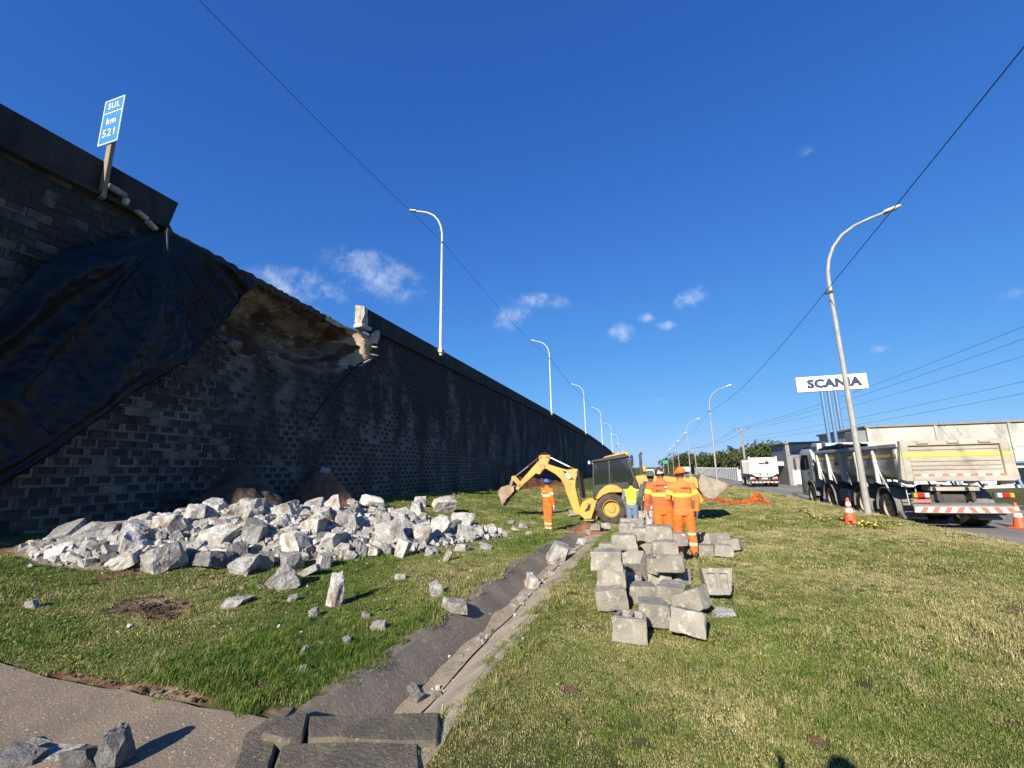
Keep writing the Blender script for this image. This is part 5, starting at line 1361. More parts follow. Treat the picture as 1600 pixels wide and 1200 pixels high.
def dump_truck():
    yr = 16.75; zr = float(road_z(18)); t = empty('dump_truck', (8.80, yr, zr+.01), R(-0.3), 'large grey four-axle dump truck parked at the road edge', 'dump truck')
    HW = 1.28
    # tipper body: rounded tub, open at the top
    top, bot = 2.52, 1.40
    out = [(-HW, top), (-HW, 2.0)]+[(-HW+.42-.42*math.cos(R(a)), 2.0-.56*math.sin(R(a))) for a in (20, 45, 70, 90)]+[(HW-.42+.42*math.cos(R(a)), 2.0-.56*math.sin(R(a))) for a in (90, 70, 45, 20)]+[(HW, 2.0), (HW, top)]
    inn = [(x*.955, z+.035) for x, z in out]; inn[0] = (inn[0][0], top); inn[-1] = (inn[-1][0], top)
    mb = MB(); mb.prism(out+inn[::-1], 'y', .12, 7.5); body = mb.build('tipper_body', M['truck_grey'], t, .012)
    mb = MB(); mb.prism(out, 'y', 7.45, 7.56); link('front_wall', mb.mesh('front_wall', .01), M['truck_grey'], body)
    for s in (-1, 1):
        link('top_rail', MB().box((s*(HW+.01), 3.8, top+.03), (.12, 7.45, .12)).mesh('top_rail', .015), M['truck_grey'], body)
        link('stripe', MB().box((s*(HW+.012), 3.8, 2.235), (.014, 7.3, .10)).mesh('stripe'), M['stripe_yellow'], body)
        for y in (.22, 1.75, 3.2, 4.6, 6.05, 7.3):
            w = .12 if y > .3 else .2
            link('side_rib', MB().prism([(s*HW, top-.05), (s*(HW+.10), top-.1), (s*(HW+.09), 1.95), (s*(HW+.10), 1.35), (s*(HW-.05), 1.28), (s*(HW-.25), 1.3), (s*(HW-.03), 1.98)], 'y', y-w/2, y+w/2).mesh('side_rib', .012), M['truck_white'], body)
            link('rib_stripe', MB().box((s*(HW+.098), y, 2.235), (.014, w+.006, .10)).mesh('rib_stripe'), M['stripe_yellow'], body)
            if y > .3: link('brace', MB().prism([(y-.06, 1.70), (y+.02, 1.70), (y-.42, 1.18), (y-.5, 1.18)], 'x', s*(HW-.02)-.02, s*(HW-.02)+.02).mesh('brace'), M['truck_grey'], body)
        link('plate', MB().box((s*(HW+.012), 5.3, 2.02), (.02, .26, .14)).mesh('plate', .01), M['chassis'], body)
    # tailgate: frame and recessed ribbed panel
    tg = MB(); tg.box((0, .03, 2.02), (2.3, .06, 1.1)); tail = tg.build('tailgate', M['tailgate'], t, .01)
    for s in (-1, 1): link('gate_post', MB().box((s*1.21, .0, 2.06), (.2, .16, 1.24)).mesh('gate_post', .015), M['tailgate'], tail)
    link('gate_rail', MB().box((0, -.02, 2.60), (2.26, .12, .17)).mesh('gate_rail', .015), M['tailgate'], tail)
    link('gate_rail', MB().box((0, -.04, 1.55), (2.26, .14, .22)).mesh('gate_rail', .015), M['tailgate'], tail)
    for z in (1.80, 1.92, 2.05, 2.4): link('gate_ridge', MB().prism([(0, z-.03), (-.035, z-.012), (-.035, z+.012), (0, z+.03)], 'x', -1.08, 1.08).mesh('gate_ridge'), M['tailgate'], tail)
    link('stripe', MB().box((0, -.006, 2.235), (2.2, .012, .11)).mesh('stripe'), M['stripe_yellow'], tail)
    for s in (-1, 1): link('stripe', MB().box((s*1.21, -.084, 2.235), (.2, .008, .11)).mesh('stripe'), M['stripe_yellow'], tail)
    for x in (-.75, 0, .75): link('hinge', MB().box((x, -.1, 2.62), (.28, .06, .05)).cyl((x-.14, -.1, 2.59), (x+.14, -.1, 2.59), .03, n=8).mesh('hinge', .006), M['tailgate'], tail)
    for k in range(13):
        x = -1.02+.17*k; link('reflector', MB().box((x, -.114, 1.63), (.165, .008, .055)).mesh('reflector'), M['reflect_red' if k % 2 == 0 else 'reflect_white'], tail)
    for s in (-1, 1): link('corner_arm', MB().prism([(s*1.30, 1.45), (s*1.42, 1.5), (s*1.40, 1.75), (s*1.31, 2.6)], 'y', -.06, .12).mesh('corner_arm', .01), M['tailgate'], tail)
    # chassis and running gear
    for s in (-1, 1): MB().box((s*.42, 5.2, .98), (.1, 9.9, .26)).build('frame_rail', M['chassis'], t, .01)
    for y in (.6, 3.0, 5.2, 7.4, 9.6): MB().box((0, y, .96), (.8, .12, .2)).build('cross_member', M['chassis'], t)
    MB().box((0, .5, 1.22), (1.2, .5, .16)).build('rear_beam', M['tailgate'], t, .01)
    for x in (-.55, .25, .6): MB().box((x, -.02, 1.33), (.09, .1, .09)).build('bracket', M['steel_worn'], t, .01)
    for y in (1.6, 3.45, 6.7, 9.1):
        MB().cyl((-1.0, y, .52), (1.0, y, .52), .09, n=10).lathe([(.01, -.2), (.2, -.15), (.24, 0), (.2, .15), (.01, .2)], 'x', (0, y, .52), 14, closed=False).build('axle', M['chassis'], t)
    for y in (1.6, 3.45):
        for s in (-1, 1):
            wheel(t, (s*1.10, y, .52), .52, .27, .30, 'x', s, M['rim_dust']); wheel(t, (s*.78, y, .52), .52, .27, .30, 'x', s, M['rim_dust'])
    for y in (6.7, 9.1):
        for s in (-1, 1): wheel(t, (s*1.08, y, .52), .52, .30, .30, 'x', s, M['steel_worn'])
    for y in (1.6, 3.45, 6.7):
        for s in (-1, 1):
            o_, i_ = arc(y, .52, .70, -8, 188, 14), arc(y, .52, .665, -8, 188, 14)
            MB().prism(o_+i_[::-1], 'x', s*.62, s*1.27).build('mudguard', M['fender_grey'], t, .004)
            MB().prism([(y-.70, .5), (y-.66, .5), (y-.62, .26), (y-.95 if y < 2 else y-.72, .26), (y-.98 if y < 2 else y-.74, .32)], 'x', s*.64, s*1.25).build('mud_flap', M['fender_grey'], t)
    for s in (-1, 1):
        MB().box((s*.98, 5.1, .72), (.42, 1.25, .5)).build('side_tank', M['fender_grey'], t, .05)
        for q in ((3.0, .6), (1.2, .6)): pass
    # ladder at the rear left corner
    for x in (-1.16, -.92): MB().tube([(x, .42, 1.42), (x-.03, .30, .72)], .016, 6).build('ladder_rail', M['galv'], t)
    for k in range(3): MB().tube([(-1.165-.005*k, .39-.04*k, 1.25-.2*k), (-.925-.005*k, .39-.04*k, 1.25-.2*k)], .014, 6).build('ladder_rung', M['galv'], t)
    # lamps and bumper
    for s in (-1, 1):
        for x, w, m, n in ((1.14, .09, 'amber', 'indicator'), (1.0, .17, 'red_lens', 'tail_light'), (.86, .10, 'white_lens', 'reversing_light')):
            MB().box((s*x, -.03, 1.03), (w, .06, .12)).build(n, M[m], t, .008)
        MB().box((s*.98, .02, 1.03), (.46, .06, .17)).build('light_housing', M['chassis'], t)
    MB().box((-1.0, -.02, .86), (.44, .02, .09)).build('reflector_plate', M['reflect_red'], t)
    MB().prism([(.1, .80), (-.06, .76), (-.09, .72), (-.02, .68), (.1, .7)], 'x', -1.26, 1.08).build('bumper_shelf', M['fender_grey'], t, .008)
    MB().box((-.09, -.10, .62), (2.36, .06, .20)).build('bumper', M['tailgate'], t, .01)
    n = 16
    for k in range(n):
        x0 = -1.24+2.3*k/n; sl = .09 if k < n/2 else -.09
        MB().prism([(x0-sl/2, .545), (x0+2.3/n-sl/2, .545), (x0+2.3/n+sl/2, .69), (x0+sl/2, .69)], 'y', -.136, -.1315).build('warning_stripe', M['reflect_white' if k % 2 == 0 else 'reflect_red'], t)
    MB().box((-.1, .05, .49), (2.1, .08, .06)).build('underrun_bar', M['chassis'], t, .01)
    MB().box((-.15, .9, .86), (1.0, .9, .4)).build('spare_carrier', M['chassis'], t, .06)
    # cab
    side = [(8.35, .9), (8.35, 2.5), (8.55, 2.74), (9.9, 2.78), (10.25, 2.6), (10.5, 1.75), (10.55, .9), (10.55, .45), (9.85, .45), (9.82, .8), (9.6, 1.08), (9.1, 1.16), (8.62, 1.05)]
    cab = MB().prism(side, 'x', -1.22, 1.22).build('cab', M['truck_grey'], t, .05, 35, 2)
    for s in (-1, 1):
        link('side_window', MB().prism([(8.95, 1.82), (9.0, 2.48), (9.85, 2.48), (10.28, 1.95), (10.2, 1.72)], 'x', s*1.2235, s*1.236).mesh('side_window'), M['glass_dark'], cab)
        link('door_line', MB().prism([(8.86, 1.05), (8.885, 1.05), (8.925, 2.55), (8.9, 2.55)], 'x', s*1.2225, s*1.229).mesh('door_line'), M['chassis'], cab)
        link('door_handle', MB().box((s*1.235, 9.05, 1.6), (.03, .16, .04)).mesh('door_handle', .008), M['chassis'], cab)
        MB().box((s*1.48, 10.28, 2.02), (.10, .16, .62)).build('mirror', M['chassis'], t, .04)
        link_m = MB().tube([(s*1.22, 10.3, 2.4), (s*1.48, 10.28, 2.4), (s*1.48, 10.28, 1.66), (s*1.22, 10.38, 1.6)], .018, 6).build('mirror_arm', M['chassis'], t)
        MB().box((s*1.12, 10.0, .62), (.2, .55, .32)).build('cab_step', M['fender_grey'], t, .03)
        o_, i_ = arc(9.1, .52, .72, 15, 180, 12), arc(9.1, .52, .665, 15, 180, 12)
        MB().prism(o_+i_[::-1], 'x', s*.85, s*1.25).build('mudguard', M['fender_grey'], t)
        link('air_deflector', MB().prism([(8.3, 1.2), (8.62, 1.15), (8.55, 2.6), (8.45, 2.72), (8.2, 2.3)], 'x', s*1.17, s*1.25).mesh('air_deflector', .01), M['truck_white'], cab)
    link('windscreen', MB().prism([(10.27, 2.55), (10.285, 2.56), (10.51, 1.78), (10.495, 1.77)], 'x', -1.08, 1.08).mesh('windscreen'), M['glass_dark'], cab)
    MB().prism([(7.6, 2.5), (7.55, 2.98), (8.2, 3.02), (8.55, 2.86), (8.4, 2.84), (7.75, 2.86), (7.72, 2.5)], 'x', -1.18, 1.18).build('cab_guard', M['truck_white'], t, .02)
    MB().cyl((-.95, 8.1, .9), (-.95, 8.1, 2.9), .08, n=10).build('exhaust', M['steel_worn'], t)
    # rolled black load cover lying on the tub's rim
    V = []; F = []; nu, nv = 46, 14; r = random.Random(2)
    for i in range(nu):
        for j in range(nv):
            y = 3.6+4.0*i/(nu-1); a = 2*math.pi*j/nv; n_ = mnoise.noise(Vector((i*.25, math.cos(a)*1.2, math.sin(a)*1.2)))
            rr = (.17+.12*n_)*(1.0 if 2 < i < nu-3 else .5)
            V.append((-.95+rr*1.6*math.cos(a)+.08*mnoise.noise(Vector((i*.12, 1, 0))), y, 2.68+rr*.75*math.sin(a)+.06*mnoise.noise(Vector((i*.2, 5, 0)))))
    for i in range(nu-1):
        for j in range(nv): F.append((i*nv+j, i*nv+(j+1) % nv, (i+1)*nv+(j+1) % nv, (i+1)*nv+j))
    link('load_cover', raw_mesh('load_cover', V, F, True), M['tarp'], t)
    MB().cyl((-.9, 4.4, 2.62), (-.9, 7.2, 2.58), .045, n=8).build('cover_pole', M['truck_white'], t)
    V = [v for v in V]
dump_truck()

def white_truck():
    y = 50.0; z = float(road_z(y)); a = at_y(1175, 760, y); b = at_y(1218, 760, y)
    t = empty('dump_truck', ((a[0]+b[0])/2, y, z+.01), R(-2), 'smaller white dump truck driving away along the road', 'dump truck')
    W = 1.22
    body = MB().prism([(-W, 1.35), (-W, 2.85), (W, 2.85), (W, 1.35), (.7, 1.02), (-.7, 1.02)], 'y', 0, 4.6).build('tipper_body', M['truck_white'], t, .02)
    for s in (-1, 1):
        link('corner_post', MB().box((s*(W-.02), -.03, 2.15), (.16, .12, 1.75)).mesh('corner_post', .01), M['truck_white'], body)
        for k in range(8): link('side_rib', MB().box((s*(W+.03), .45+.52*k, 2.0), (.07, .12, 1.4)).mesh('side_rib', .01), M['truck_white'], body)
    link('gate_rail', MB().box((0, -.04, 2.88), (2.3, .1, .1)).mesh('gate_rail', .01), M['truck_white'], body)
    link('gate_rail', MB().box((0, -.04, 1.42), (2.3, .1, .1)).mesh('gate_rail', .01), M['truck_white'], body)
    for (x, zz, w, h) in ((-.1, 2.32, .5, .16), (.36, 2.38, .34, .3), (.36, 2.62, .34, .05), (-.75, 1.85, .3, .05)):
        link('marking', MB().box((x, -.008, zz), (w, .014, h)).mesh('marking'), M['soil_dark'] if w > .32 else M['steel_worn'], body)
    for x in (-.35, .3): link('latch', MB().box((x, -.06, 1.25), (.08, .08, .14)).mesh('latch'), M['chassis'], body)
    for s in (-1, 1): MB().box((s*.4, 3.4, .9), (.1, 6.6, .22)).build('frame_rail', M['chassis'], t)
    MB().box((0, -.05, .78), (1.1, .1, .34)).build('plate_panel', M['chassis'], t, .02)
    MB().box((0, -.11, .86), (.5, .012, .14)).build('number_plate', M['reflect_white'], t)
    MB().box((0, -.12, .5), (2.4, .08, .14)).build('bumper', M['chassis'], t, .01)
    for k in range(14): MB().box((-1.11+.171*k, -.164, .5), (.165, .006, .11)).build('warning_stripe', M['reflect_red' if k % 2 else 'reflect_white'], t)
    for s in (-1, 1):
        MB().box((s*.95, -.08, .8), (.34, .06, .14)).build('tail_light', M['red_lens'], t, .01)
        for yy in (.85, 2.1):
            wheel(t, (s*1.02, yy, .48), .48, .44, .27, 'x', s, M['white_lens'])
        wheel(t, (s*1.05, 5.5, .48), .48, .28, .27, 'x', s, M['white_lens'])
        o_, i_ = arc(1.5, .5, 1.28, 20, 160, 10), arc(1.5, .5, 1.24, 20, 160, 10)
        MB().prism([(yy, .5+(zz-.5)*.62) for yy, zz in o_]+[(yy, .5+(zz-.5)*.60) for yy, zz in i_[::-1]], 'x', s*.75, s*1.22).build('mudguard', M['truck_white'], t)
    cab = MB().prism([(4.9, .8), (4.9, 2.55), (5.2, 2.78), (6.2, 2.7), (6.75, 1.8), (6.85, .6), (6.1, .6), (6.0, .95), (5.5, 1.1), (5.05, .95)], 'x', -1.15, 1.15).build('cab', M['truck_white'], t, .05)
    for s in (-1, 1):
        link('side_window', MB().prism([(5.3, 1.75), (5.3, 2.4), (6.1, 2.4), (6.5, 1.8)], 'x', s*1.152, s*1.162).mesh('side_window'), M['glass_dark'], cab)
        MB().box((s*1.36, 6.5, 1.9), (.12, .14, .5)).build('mirror', M['chassis'], t, .03)
white_truck()
# ================================================================== PEOPLE
def ring_tube(bm, pts, radii, n=14):
    """closed tube with elliptical rings (side radius, front radius)"""
    rings = []; pts = [Vector(p) for p in pts]; prev = None
    for i, p in enumerate(pts):
        d = (pts[min(i+1, len(pts)-1)]-pts[max(i-1, 0)]).normalized()
        ref = Vector((1, 0, 0)) if abs(d.x) < .9 else Vector((0, 1, 0))
        a = (ref-d*ref.dot(d)).normalized(); b = d.cross(a)
        ra, rb = radii[i] if isinstance(radii[i], tuple) else (radii[i], radii[i])
        rings.append([bm.verts.new(p+a*ra*math.cos(2*math.pi*k/n)+b*rb*math.sin(2*math.pi*k/n)) for k in range(n)])
    for r0, r1 in zip(rings, rings[1:]):
        for k in range(n): bm.faces.new([r0[k], r0[(k+1) % n], r1[(k+1) % n], r1[k]])
    bm.faces.new(rings[0][::-1]); bm.faces.new(rings[-1])
def person(label, loc, face, h, look, hands=None, arms=None, legs=None, lean=0.0, extra=None, voxel=.013, seated=False, head_turn=0.0, head_tilt=0.0, broad=1.0, floor=True):
    """look(part, t, z, co) -> material key; face = heading the person looks to, degrees from +Y towards +X"""
    t = empty('person', loc, R(-face), label, 'person'); t.scale = (h/1.72,)*3
    P = {}
    sh = .195*broad
    A = arms or {-1: [(-sh, 0, 1.40), (-.27*broad, -.03, 1.12), (-.275*broad, .05, .87)], 1: [(sh, 0, 1.40), (.27*broad, -.03, 1.12), (.275*broad, .05, .87)]}
    Lg = legs or {-1: [(-.095, 0, .90), (-.105, .01, .49), (-.11, -.01, .10)], 1: [(.095, 0, .90), (.105, .02, .49), (.115, .0, .10)]}
    tor = [(0, 0, .80), (0, 0, .90), (0, -.005, 1.02), (0, -.01, 1.16), (0, -.015, 1.30), (0, -.012, 1.39), (0, -.005, 1.445), (0, .0, 1.49)]
    trd = [(.165*broad, .125), (.178*broad, .135), (.172*broad, .132), (.18*broad, .138), (.198*broad, .135), (.185*broad, .115), (.115*broad, .085), (.06, .06)]
    if lean: tor = [(x, y+lean*(z-.9), z-.04*abs(lean)*(z-.9)) for x, y, z in tor]
    hx, hy, hz = 0, lean*.55+.015, 1.60
    tubes = [('torso', tor, trd), ('neck', [(0, lean*.5, 1.42), (0, lean*.53+.005, 1.52)], [.062, .055])]
    for s in (-1, 1):
        a = A[s]; l = Lg[s]
        if lean: a = [(x, y+lean*(z-.9)*.9, z) for x, y, z in a]
        A[s] = a
        a0 = (a[0][0]*.72, a[0][1], a[0][2]-.01)
        m1 = tuple((Vector(a[0])*.5+Vector(a[1])*.5)); m2 = tuple((Vector(a[1])*.5+Vector(a[2])*.5))
        tubes.append(('arm', [a0, a[0], m1, a[1], m2, a[2]], [.07, .076, .069, .062, .056, .047]))
        m1 = tuple((Vector(l[0])*.5+Vector(l[1])*.5)); m2 = tuple((Vector(l[1])*.5+Vector(l[2])*.5))
        tubes.append(('leg', [l[0], m1, l[1], m2, l[2]], [.112, .102, .088, .080, .072]))
        f = Vector(l[2])
        tubes.append(('boot', [f+Vector((0, -.05, -.02)), f+Vector((0, -.04, -.055)), f+Vector((0, .06, -.06)), f+Vector((.01*s, .15, -.07)), f+Vector((.012*s, .185, -.072))], [.04, .048, (.046, .042), (.046, .03), (.03, .018)]))
        tubes.append(('boot', [f+Vector((0, -.02, .06)), f+Vector((0, -.02, -.06))], [.05, .046]))
    ct, st = math.cos(R(head_turn)), math.sin(R(head_turn))
    def hd(x, y, z): return (hx+x*ct+y*st, hy-x*st+y*ct-math.sin(R(head_tilt))*z, hz+z-math.sin(R(head_tilt))*-y*.0-(math.sin(R(head_tilt))*y))
    hp = [hd(0, -.005, .128), hd(0, -.008, .115), hd(0, -.01, .08), hd(0, -.008, .03), hd(0, 0, -.03), hd(0, .015, -.075), hd(0, .03, -.105), hd(0, .04, -.118)]
    tubes.append(('head', hp, [.018, (.045, .058), (.071, .09), (.077, .099), (.074, .092), (.062, .075), (.045, .052), .02]))
    tubes.append(('head', [hd(0, .085, .0), hd(0, .108, -.03), hd(0, .112, -.038)], [.010, .016, .008]))
    for s in (-1, 1): tubes.append(('head', [hd(s*.072, -.005, .02), hd(s*.084, -.012, .0), hd(s*.074, -.008, -.03)], [.012, (.012, .022), .01]))
    bm = bmesh.new()
    for nme, p, r in tubes: ring_tube(bm, p, r)
    for f in bm.faces: f.smooth = True
    bmesh.ops.recalc_face_normals(bm, faces=bm.faces)
    me = bpy.data.meshes.new('body'); bm.to_mesh(me); bm.free()
    o = bpy.data.objects.new('tmp', me); col.objects.link(o)
    md = o.modifiers.new('r', 'REMESH'); md.mode = 'VOXEL'; md.voxel_size = voxel
    md2 = o.modifiers.new('s', 'SMOOTH'); md2.iterations = 3; md2.factor = .5
    dg = bpy.context.evaluated_depsgraph_get(); me2 = bpy.data.meshes.new_from_object(o.evaluated_get(dg)); me2.name = 'body'
    bpy.data.objects.remove(o); bpy.data.meshes.remove(me)
    # which part is each face of?
    C = np.array([p.center[:] for p in me2.polygons]); best = np.full(len(C), 1e9); who = np.zeros(len(C), int); tt = np.zeros(len(C)); names = []
    for nme, p, r in tubes:
        p = np.array([tuple(q) for q in p]); rr = np.array([(q if isinstance(q, (int, float)) else sum(q)/2) for q in r])
        tot = len(p)-1
        for i in range(tot):
            d = p[i+1]-p[i]; L2 = (d @ d)+1e-9; u = np.clip(((C-p[i]) @ d)/L2, 0, 1)
            dist = np.linalg.norm(C-p[i]-u[:, None]*d, axis=1)/(rr[i]*(1-u)+rr[i+1]*u+.01)
            m = dist < best; best[m] = dist[m]; who[m] = len(names); tt[m] = (i+u[m])/tot
        names.append(nme)
    keys = []; MI = []
    for i in range(len(C)):
        k = look(names[who[i]], tt[i], C[i][2], C[i])
        if k not in keys: keys.append(k)
        MI.append(keys.index(k))
    # folds of loose cloth
    co = np.array([v.co[:] for v in me2.vertices]); nr = np.array([v.normal[:] for v in me2.vertices])
    for i in range(len(co)):
        z = co[i][2]
        if z < 1.47 and z > .08:
            v = Vector(co[i]); f = mnoise.noise(Vector((v.x*7, v.y*7, v.z*13)))*.010+mnoise.noise(Vector((v.x*16, v.y*16, v.z*22+4)))*.0045
            co[i] += nr[i]*f
    me2.vertices.foreach_set('co', co.ravel()); me2.polygons.foreach_set('material_index', MI)
    for p in me2.polygons: p.use_smooth = True
    body = link('body', me2, [M[k] for k in keys], t)
    # hands: palm, four fingers of unequal length and a thumb
    for s in (-1, 1):
        w = Vector(A[s][2]); d = (w-Vector(A[s][1])).normalized(); d = (d+Vector((0, 0, -.35))).normalized()
        sx = Vector((0, 1, 0)); side = (sx-d*sx.dot(d)).normalized(); nrm = d.cross(side)*s
        mb = MB(); c = w+d*.05
        Mx = Matrix((side, nrm, d)).transposed()
        mb.box(w+d*.048, (.082, .034, .10), Mx)
        for k, (u, ln) in enumerate(((.030, .072), (.010, .082), (-.011, .077), (-.031, .060))):
            b = w+d*.092+side*u; mb.tube([b, b+d*ln*.45-nrm*.006, b+d*ln*.8-nrm*.022, b+d*ln-nrm*.036], [.0105, .010, .009, .007], 7)
        b = w+d*.03+side*.036; mb.tube([b, b+side*.024+d*.025-nrm*.008, b+side*.032+d*.055-nrm*.016], [.013, .0115, .008], 7)
        mb.build('glove' if hands and hands[s] != 'skin' else 'hand', M[(hands or {s: 'skin'})[s]], t, .006, 60)
    # eyes and mouth
    for s in (-1, 1): 
        mb = MB(); mb.lathe([(.001, -.008), (.010, -.004), (.011, 0), (.010, .004), (.001, .008)], 'y', hd(s*.03, .083, .012), 8, closed=False); mb.build('eye', M['hair'], t)
    mb = MB(); mb.tube([hd(-.024, .083, -.062), hd(0, .092, -.064), hd(.024, .083, -.062)], .005, 6); mb.build('mouth', M['car_red'], t)
    def cap(mk, brim=True, low=.0, mk2=None):
        V = []; F = []; nu, nv = 24, 9
        for j in range(nv):
            a = j/(nv-1)*R(96)
            for i in range(nu):
                b = 2*math.pi*i/nu; q = hd(.092*math.sin(a)*math.cos(b), -.008+.115*math.sin(a)*math.sin(b), .028+low+.122*math.cos(a)); V.append(q)
        for j in range(nv-1):
            for i in range(nu): F.append((j*nu+i, j*nu+(i+1) % nu, (j+1)*nu+(i+1) % nu, (j+1)*nu+i))
        c_ = link('cap', raw_mesh('cap', V, F, True), M[mk], t); m_ = c_.modifiers.new('t', 'SOLIDIFY'); m_.thickness = .006
        if brim:
            mb = MB(); pts = []; 
            V = []; F = []
            for i in range(9):
                b = R(20+140*i/8); V.append(hd(.088*math.cos(b), -.008+.108*math.sin(b), .022+low)); V.append(hd(.082*math.cos(b), .0+.19*math.sin(b), .004+low))
            for i in range(8): F.append((2*i, 2*i+1, 2*i+3, 2*i+2))
            b_ = link('brim', raw_mesh('brim', V, F, True), M[mk2 or mk], c_); m_ = b_.modifiers.new('t', 'SOLIDIFY'); m_.thickness = .006
        return c_
    if extra: extra(t, cap, hd, body)
    return t
def gz(x, y): return float(ground_z(x, y))
def suit(jk, tr, band, legband=None, hem=.86, boot='boot', neck=1.475, arm_band=True):
    def look(part, t, z, c):
        if part == 'head' or part == 'neck':
            if part == 'neck' and z < 1.47: return jk
            if z > 1.56 and c[1] < .03: return 'hair'
            return 'skin'
        if part == 'boot': return boot if z < .13 else tr
        if part == 'arm':
            if arm_band and .36 < t < .47: return band
            return jk
        if part == 'leg':
            if z > hem: return jk
            if legband:
                for a, b in legband:
                    if a < z < b: return 'silver_tape'
            return tr
        if z < hem: return tr
        if band and 1.165 < z < 1.225: return band
        return jk
    return look
def back_print(t, lines_, z, x0=0, size=.035):
    """lettering on the back, standing just off the cloth"""
    k = 0
    for s, dz, dx, sz in lines_:
        o = link('back_lettering', text_mesh('back_lettering', s, sz, .0015, .0015), M['print_dark'], t); o.location = (x0+dx, -.158, z+dz); o.rotation_euler = (R(86), 0, 0)
def logo(t, x, z):
    MB().prism([(x-.045, z), (x, z+.022), (x+.05, z+.008), (x+.02, z-.014)], 'y', -.163, -.158).build('back_logo', M['sign_white'], t)
    MB().prism([(x-.03, z-.014), (x+.03, z-.008), (x+.045, z-.02), (x+.01, z-.028)], 'y', -.1635, -.1585).build('back_logo_navy', M['brand_navy'], t)  # navy lower part of the printed logo
# broad worker from behind, patterned cap
def ex4(t, cap, hd, body):
    cap('cap_pattern', True, .0, 'hair')
    back_print(t, [('A SERVIÇO DA', .085, -.02, .042), ('BR-116', -.02, -.07, .036)], 1.30); logo(t, .085, 1.345)
p4 = at_y(1036, 800, 9.85)
person('broad worker in red-orange jacket and patterned cap, seen from behind', (p4[0], 9.85, gz(p4[0], 9.85)), -4, 1.74, suit('orange_red', 'orange', 'lime', [(.40, .45), (.22, .27)], .90), {-1: 'glove_grey', 1: 'glove_grey'},
       {-1: [(-.225, 0, 1.40), (-.30, -.02, 1.12), (-.29, .07, .86)], 1: [(.225, 0, 1.40), (.315, -.03, 1.13), (.36, .0, .84)]}, extra=ex4, broad=1.14, head_tilt=-4)
# second worker, faded jacket, orange cap turned to the left
def ex5(t, cap, hd, body):
    cap('orange', True)
    back_print(t, [('A SERVIÇO DA', .06, .03, .030)], 1.28)
p5 = at_y(1074, 868, 9.75)
person('worker in faded orange jacket and orange cap, turned slightly left', (p5[0], 9.75, gz(p5[0], 9.75)-.01), -14, 1.74, suit('orange_faded', 'orange', 'lime', [(.43, .48), (.24, .29)], .82), {-1: 'glove_grey', 1: 'glove_grey'},
       {-1: [(-.2, .02, 1.40), (-.27, .06, 1.13), (-.2, .2, .98)], 1: [(.2, 0, 1.40), (.28, -.04, 1.12), (.27, .02, .87)]}, {-1: [(-.095, 0, .90), (-.12, .06, .49), (-.12, .02, .10)], 1: [(.095, 0, .90), (.12, -.02, .49), (.13, -.06, .10)]}, extra=ex5, broad=1.03, head_turn=-28, head_tilt=8)
# lone worker by the digger arm
def ex1(t, cap, hd, body): cap('cap_blue', True); logo(t, -.02, 1.33)
p1 = at_y(857, 832, 14.6)
person('lone worker in bright orange suit and blue cap watching the digger', (p1[0], 14.6, gz(p1[0], 14.6)), 26, 1.66, suit('orange', 'orange', 'silver_tape', [(.235, .295), (.10, .15)], .84), {-1: 'skin', 1: 'glove_white'},
       {-1: [(-.19, 0, 1.40), (-.24, .08, 1.15), (-.10, .2, 1.05)], 1: [(.19, 0, 1.40), (.25, -.06, 1.12), (.27, .0, .88)]}, {-1: [(-.08, 0, .90), (-.075, .01, .49), (-.06, .0, .10)], 1: [(.08, 0, .90), (.075, .02, .49), (.065, .0, .10)]}, extra=ex1, head_tilt=10, broad=.98)
# man in lime vest beside the big wheel
def vest_look(part, t, z, c):
    if part in ('head', 'neck'): return 'hair' if (z > 1.56 and c[1] < .04) else 'skin'
    if part == 'boot': return 'boot' if z < .13 else 'jeans'
    if part == 'arm': return 'grey_cloth' if t > .2 else 'vest'
    if part == 'leg': return 'jeans' if z < .92 else 'grey_cloth'
    if z < .90: return 'jeans'
    if z < .95: return 'grey_cloth'
    if 1.04 < z < 1.08: return 'silver_tape'
    return 'vest'
p2 = at_y(985, 760, 14.5)
person('man in lime safety vest and jeans beside the big yellow wheel', (p2[0], 14.5, gz(p2[0], 14.5)-.02), 14, 1.63, vest_look, {-1: 'skin', 1: 'skin'},
       {-1: [(-.2, 0, 1.40), (-.28, .0, 1.13), (-.24, .12, .93)], 1: [(.2, 0, 1.40), (.26, .06, 1.14), (.14, .2, 1.02)]}, lean=.12, head_tilt=22)
# man in dark jacket and wide hat
def dark_look(part, t, z, c):
    if part in ('head', 'neck'): return 'hair' if (z > 1.56 and c[1] < .03) else ('skin' if z > 1.47 else 'jacket_dark')
    if part == 'boot': return 'boot' if z < .13 else 'trousers_light'
    if part == 'arm': return 'jacket_dark'
    if part == 'leg' or z < .90: return 'trousers_light' if z < .92 else 'jacket_dark'
    return 'jacket_dark'
def ex3(t, cap, hd, body):
    V = []; F = []; n = 28; pr = [(.001, .15), (.07, .148), (.092, .10), (.098, .035), (.16, .022), (.175, .012), (.16, .014), (.09, .026)]
    for r_, z_ in pr:
        for i in range(n): V.append(hd(r_*math.cos(2*math.pi*i/n), -.008+r_*1.1*math.sin(2*math.pi*i/n), z_+.015))
    for j in range(len(pr)-1):
        for i in range(n): F.append((j*n+i, j*n+(i+1) % n, (j+1)*n+(i+1) % n, (j+1)*n+i))
    link('hat', raw_mesh('hat', V, F, True), M['jacket_dark'], t)
p3 = at_y(1017, 760, 12.0)
person('man in dark jacket and brimmed hat behind the broad worker', (p3[0], 12.0, gz(p3[0], 12.0)), 8, 1.73, dark_look, {-1: 'skin', 1: 'skin'}, extra=ex3, lean=.04)
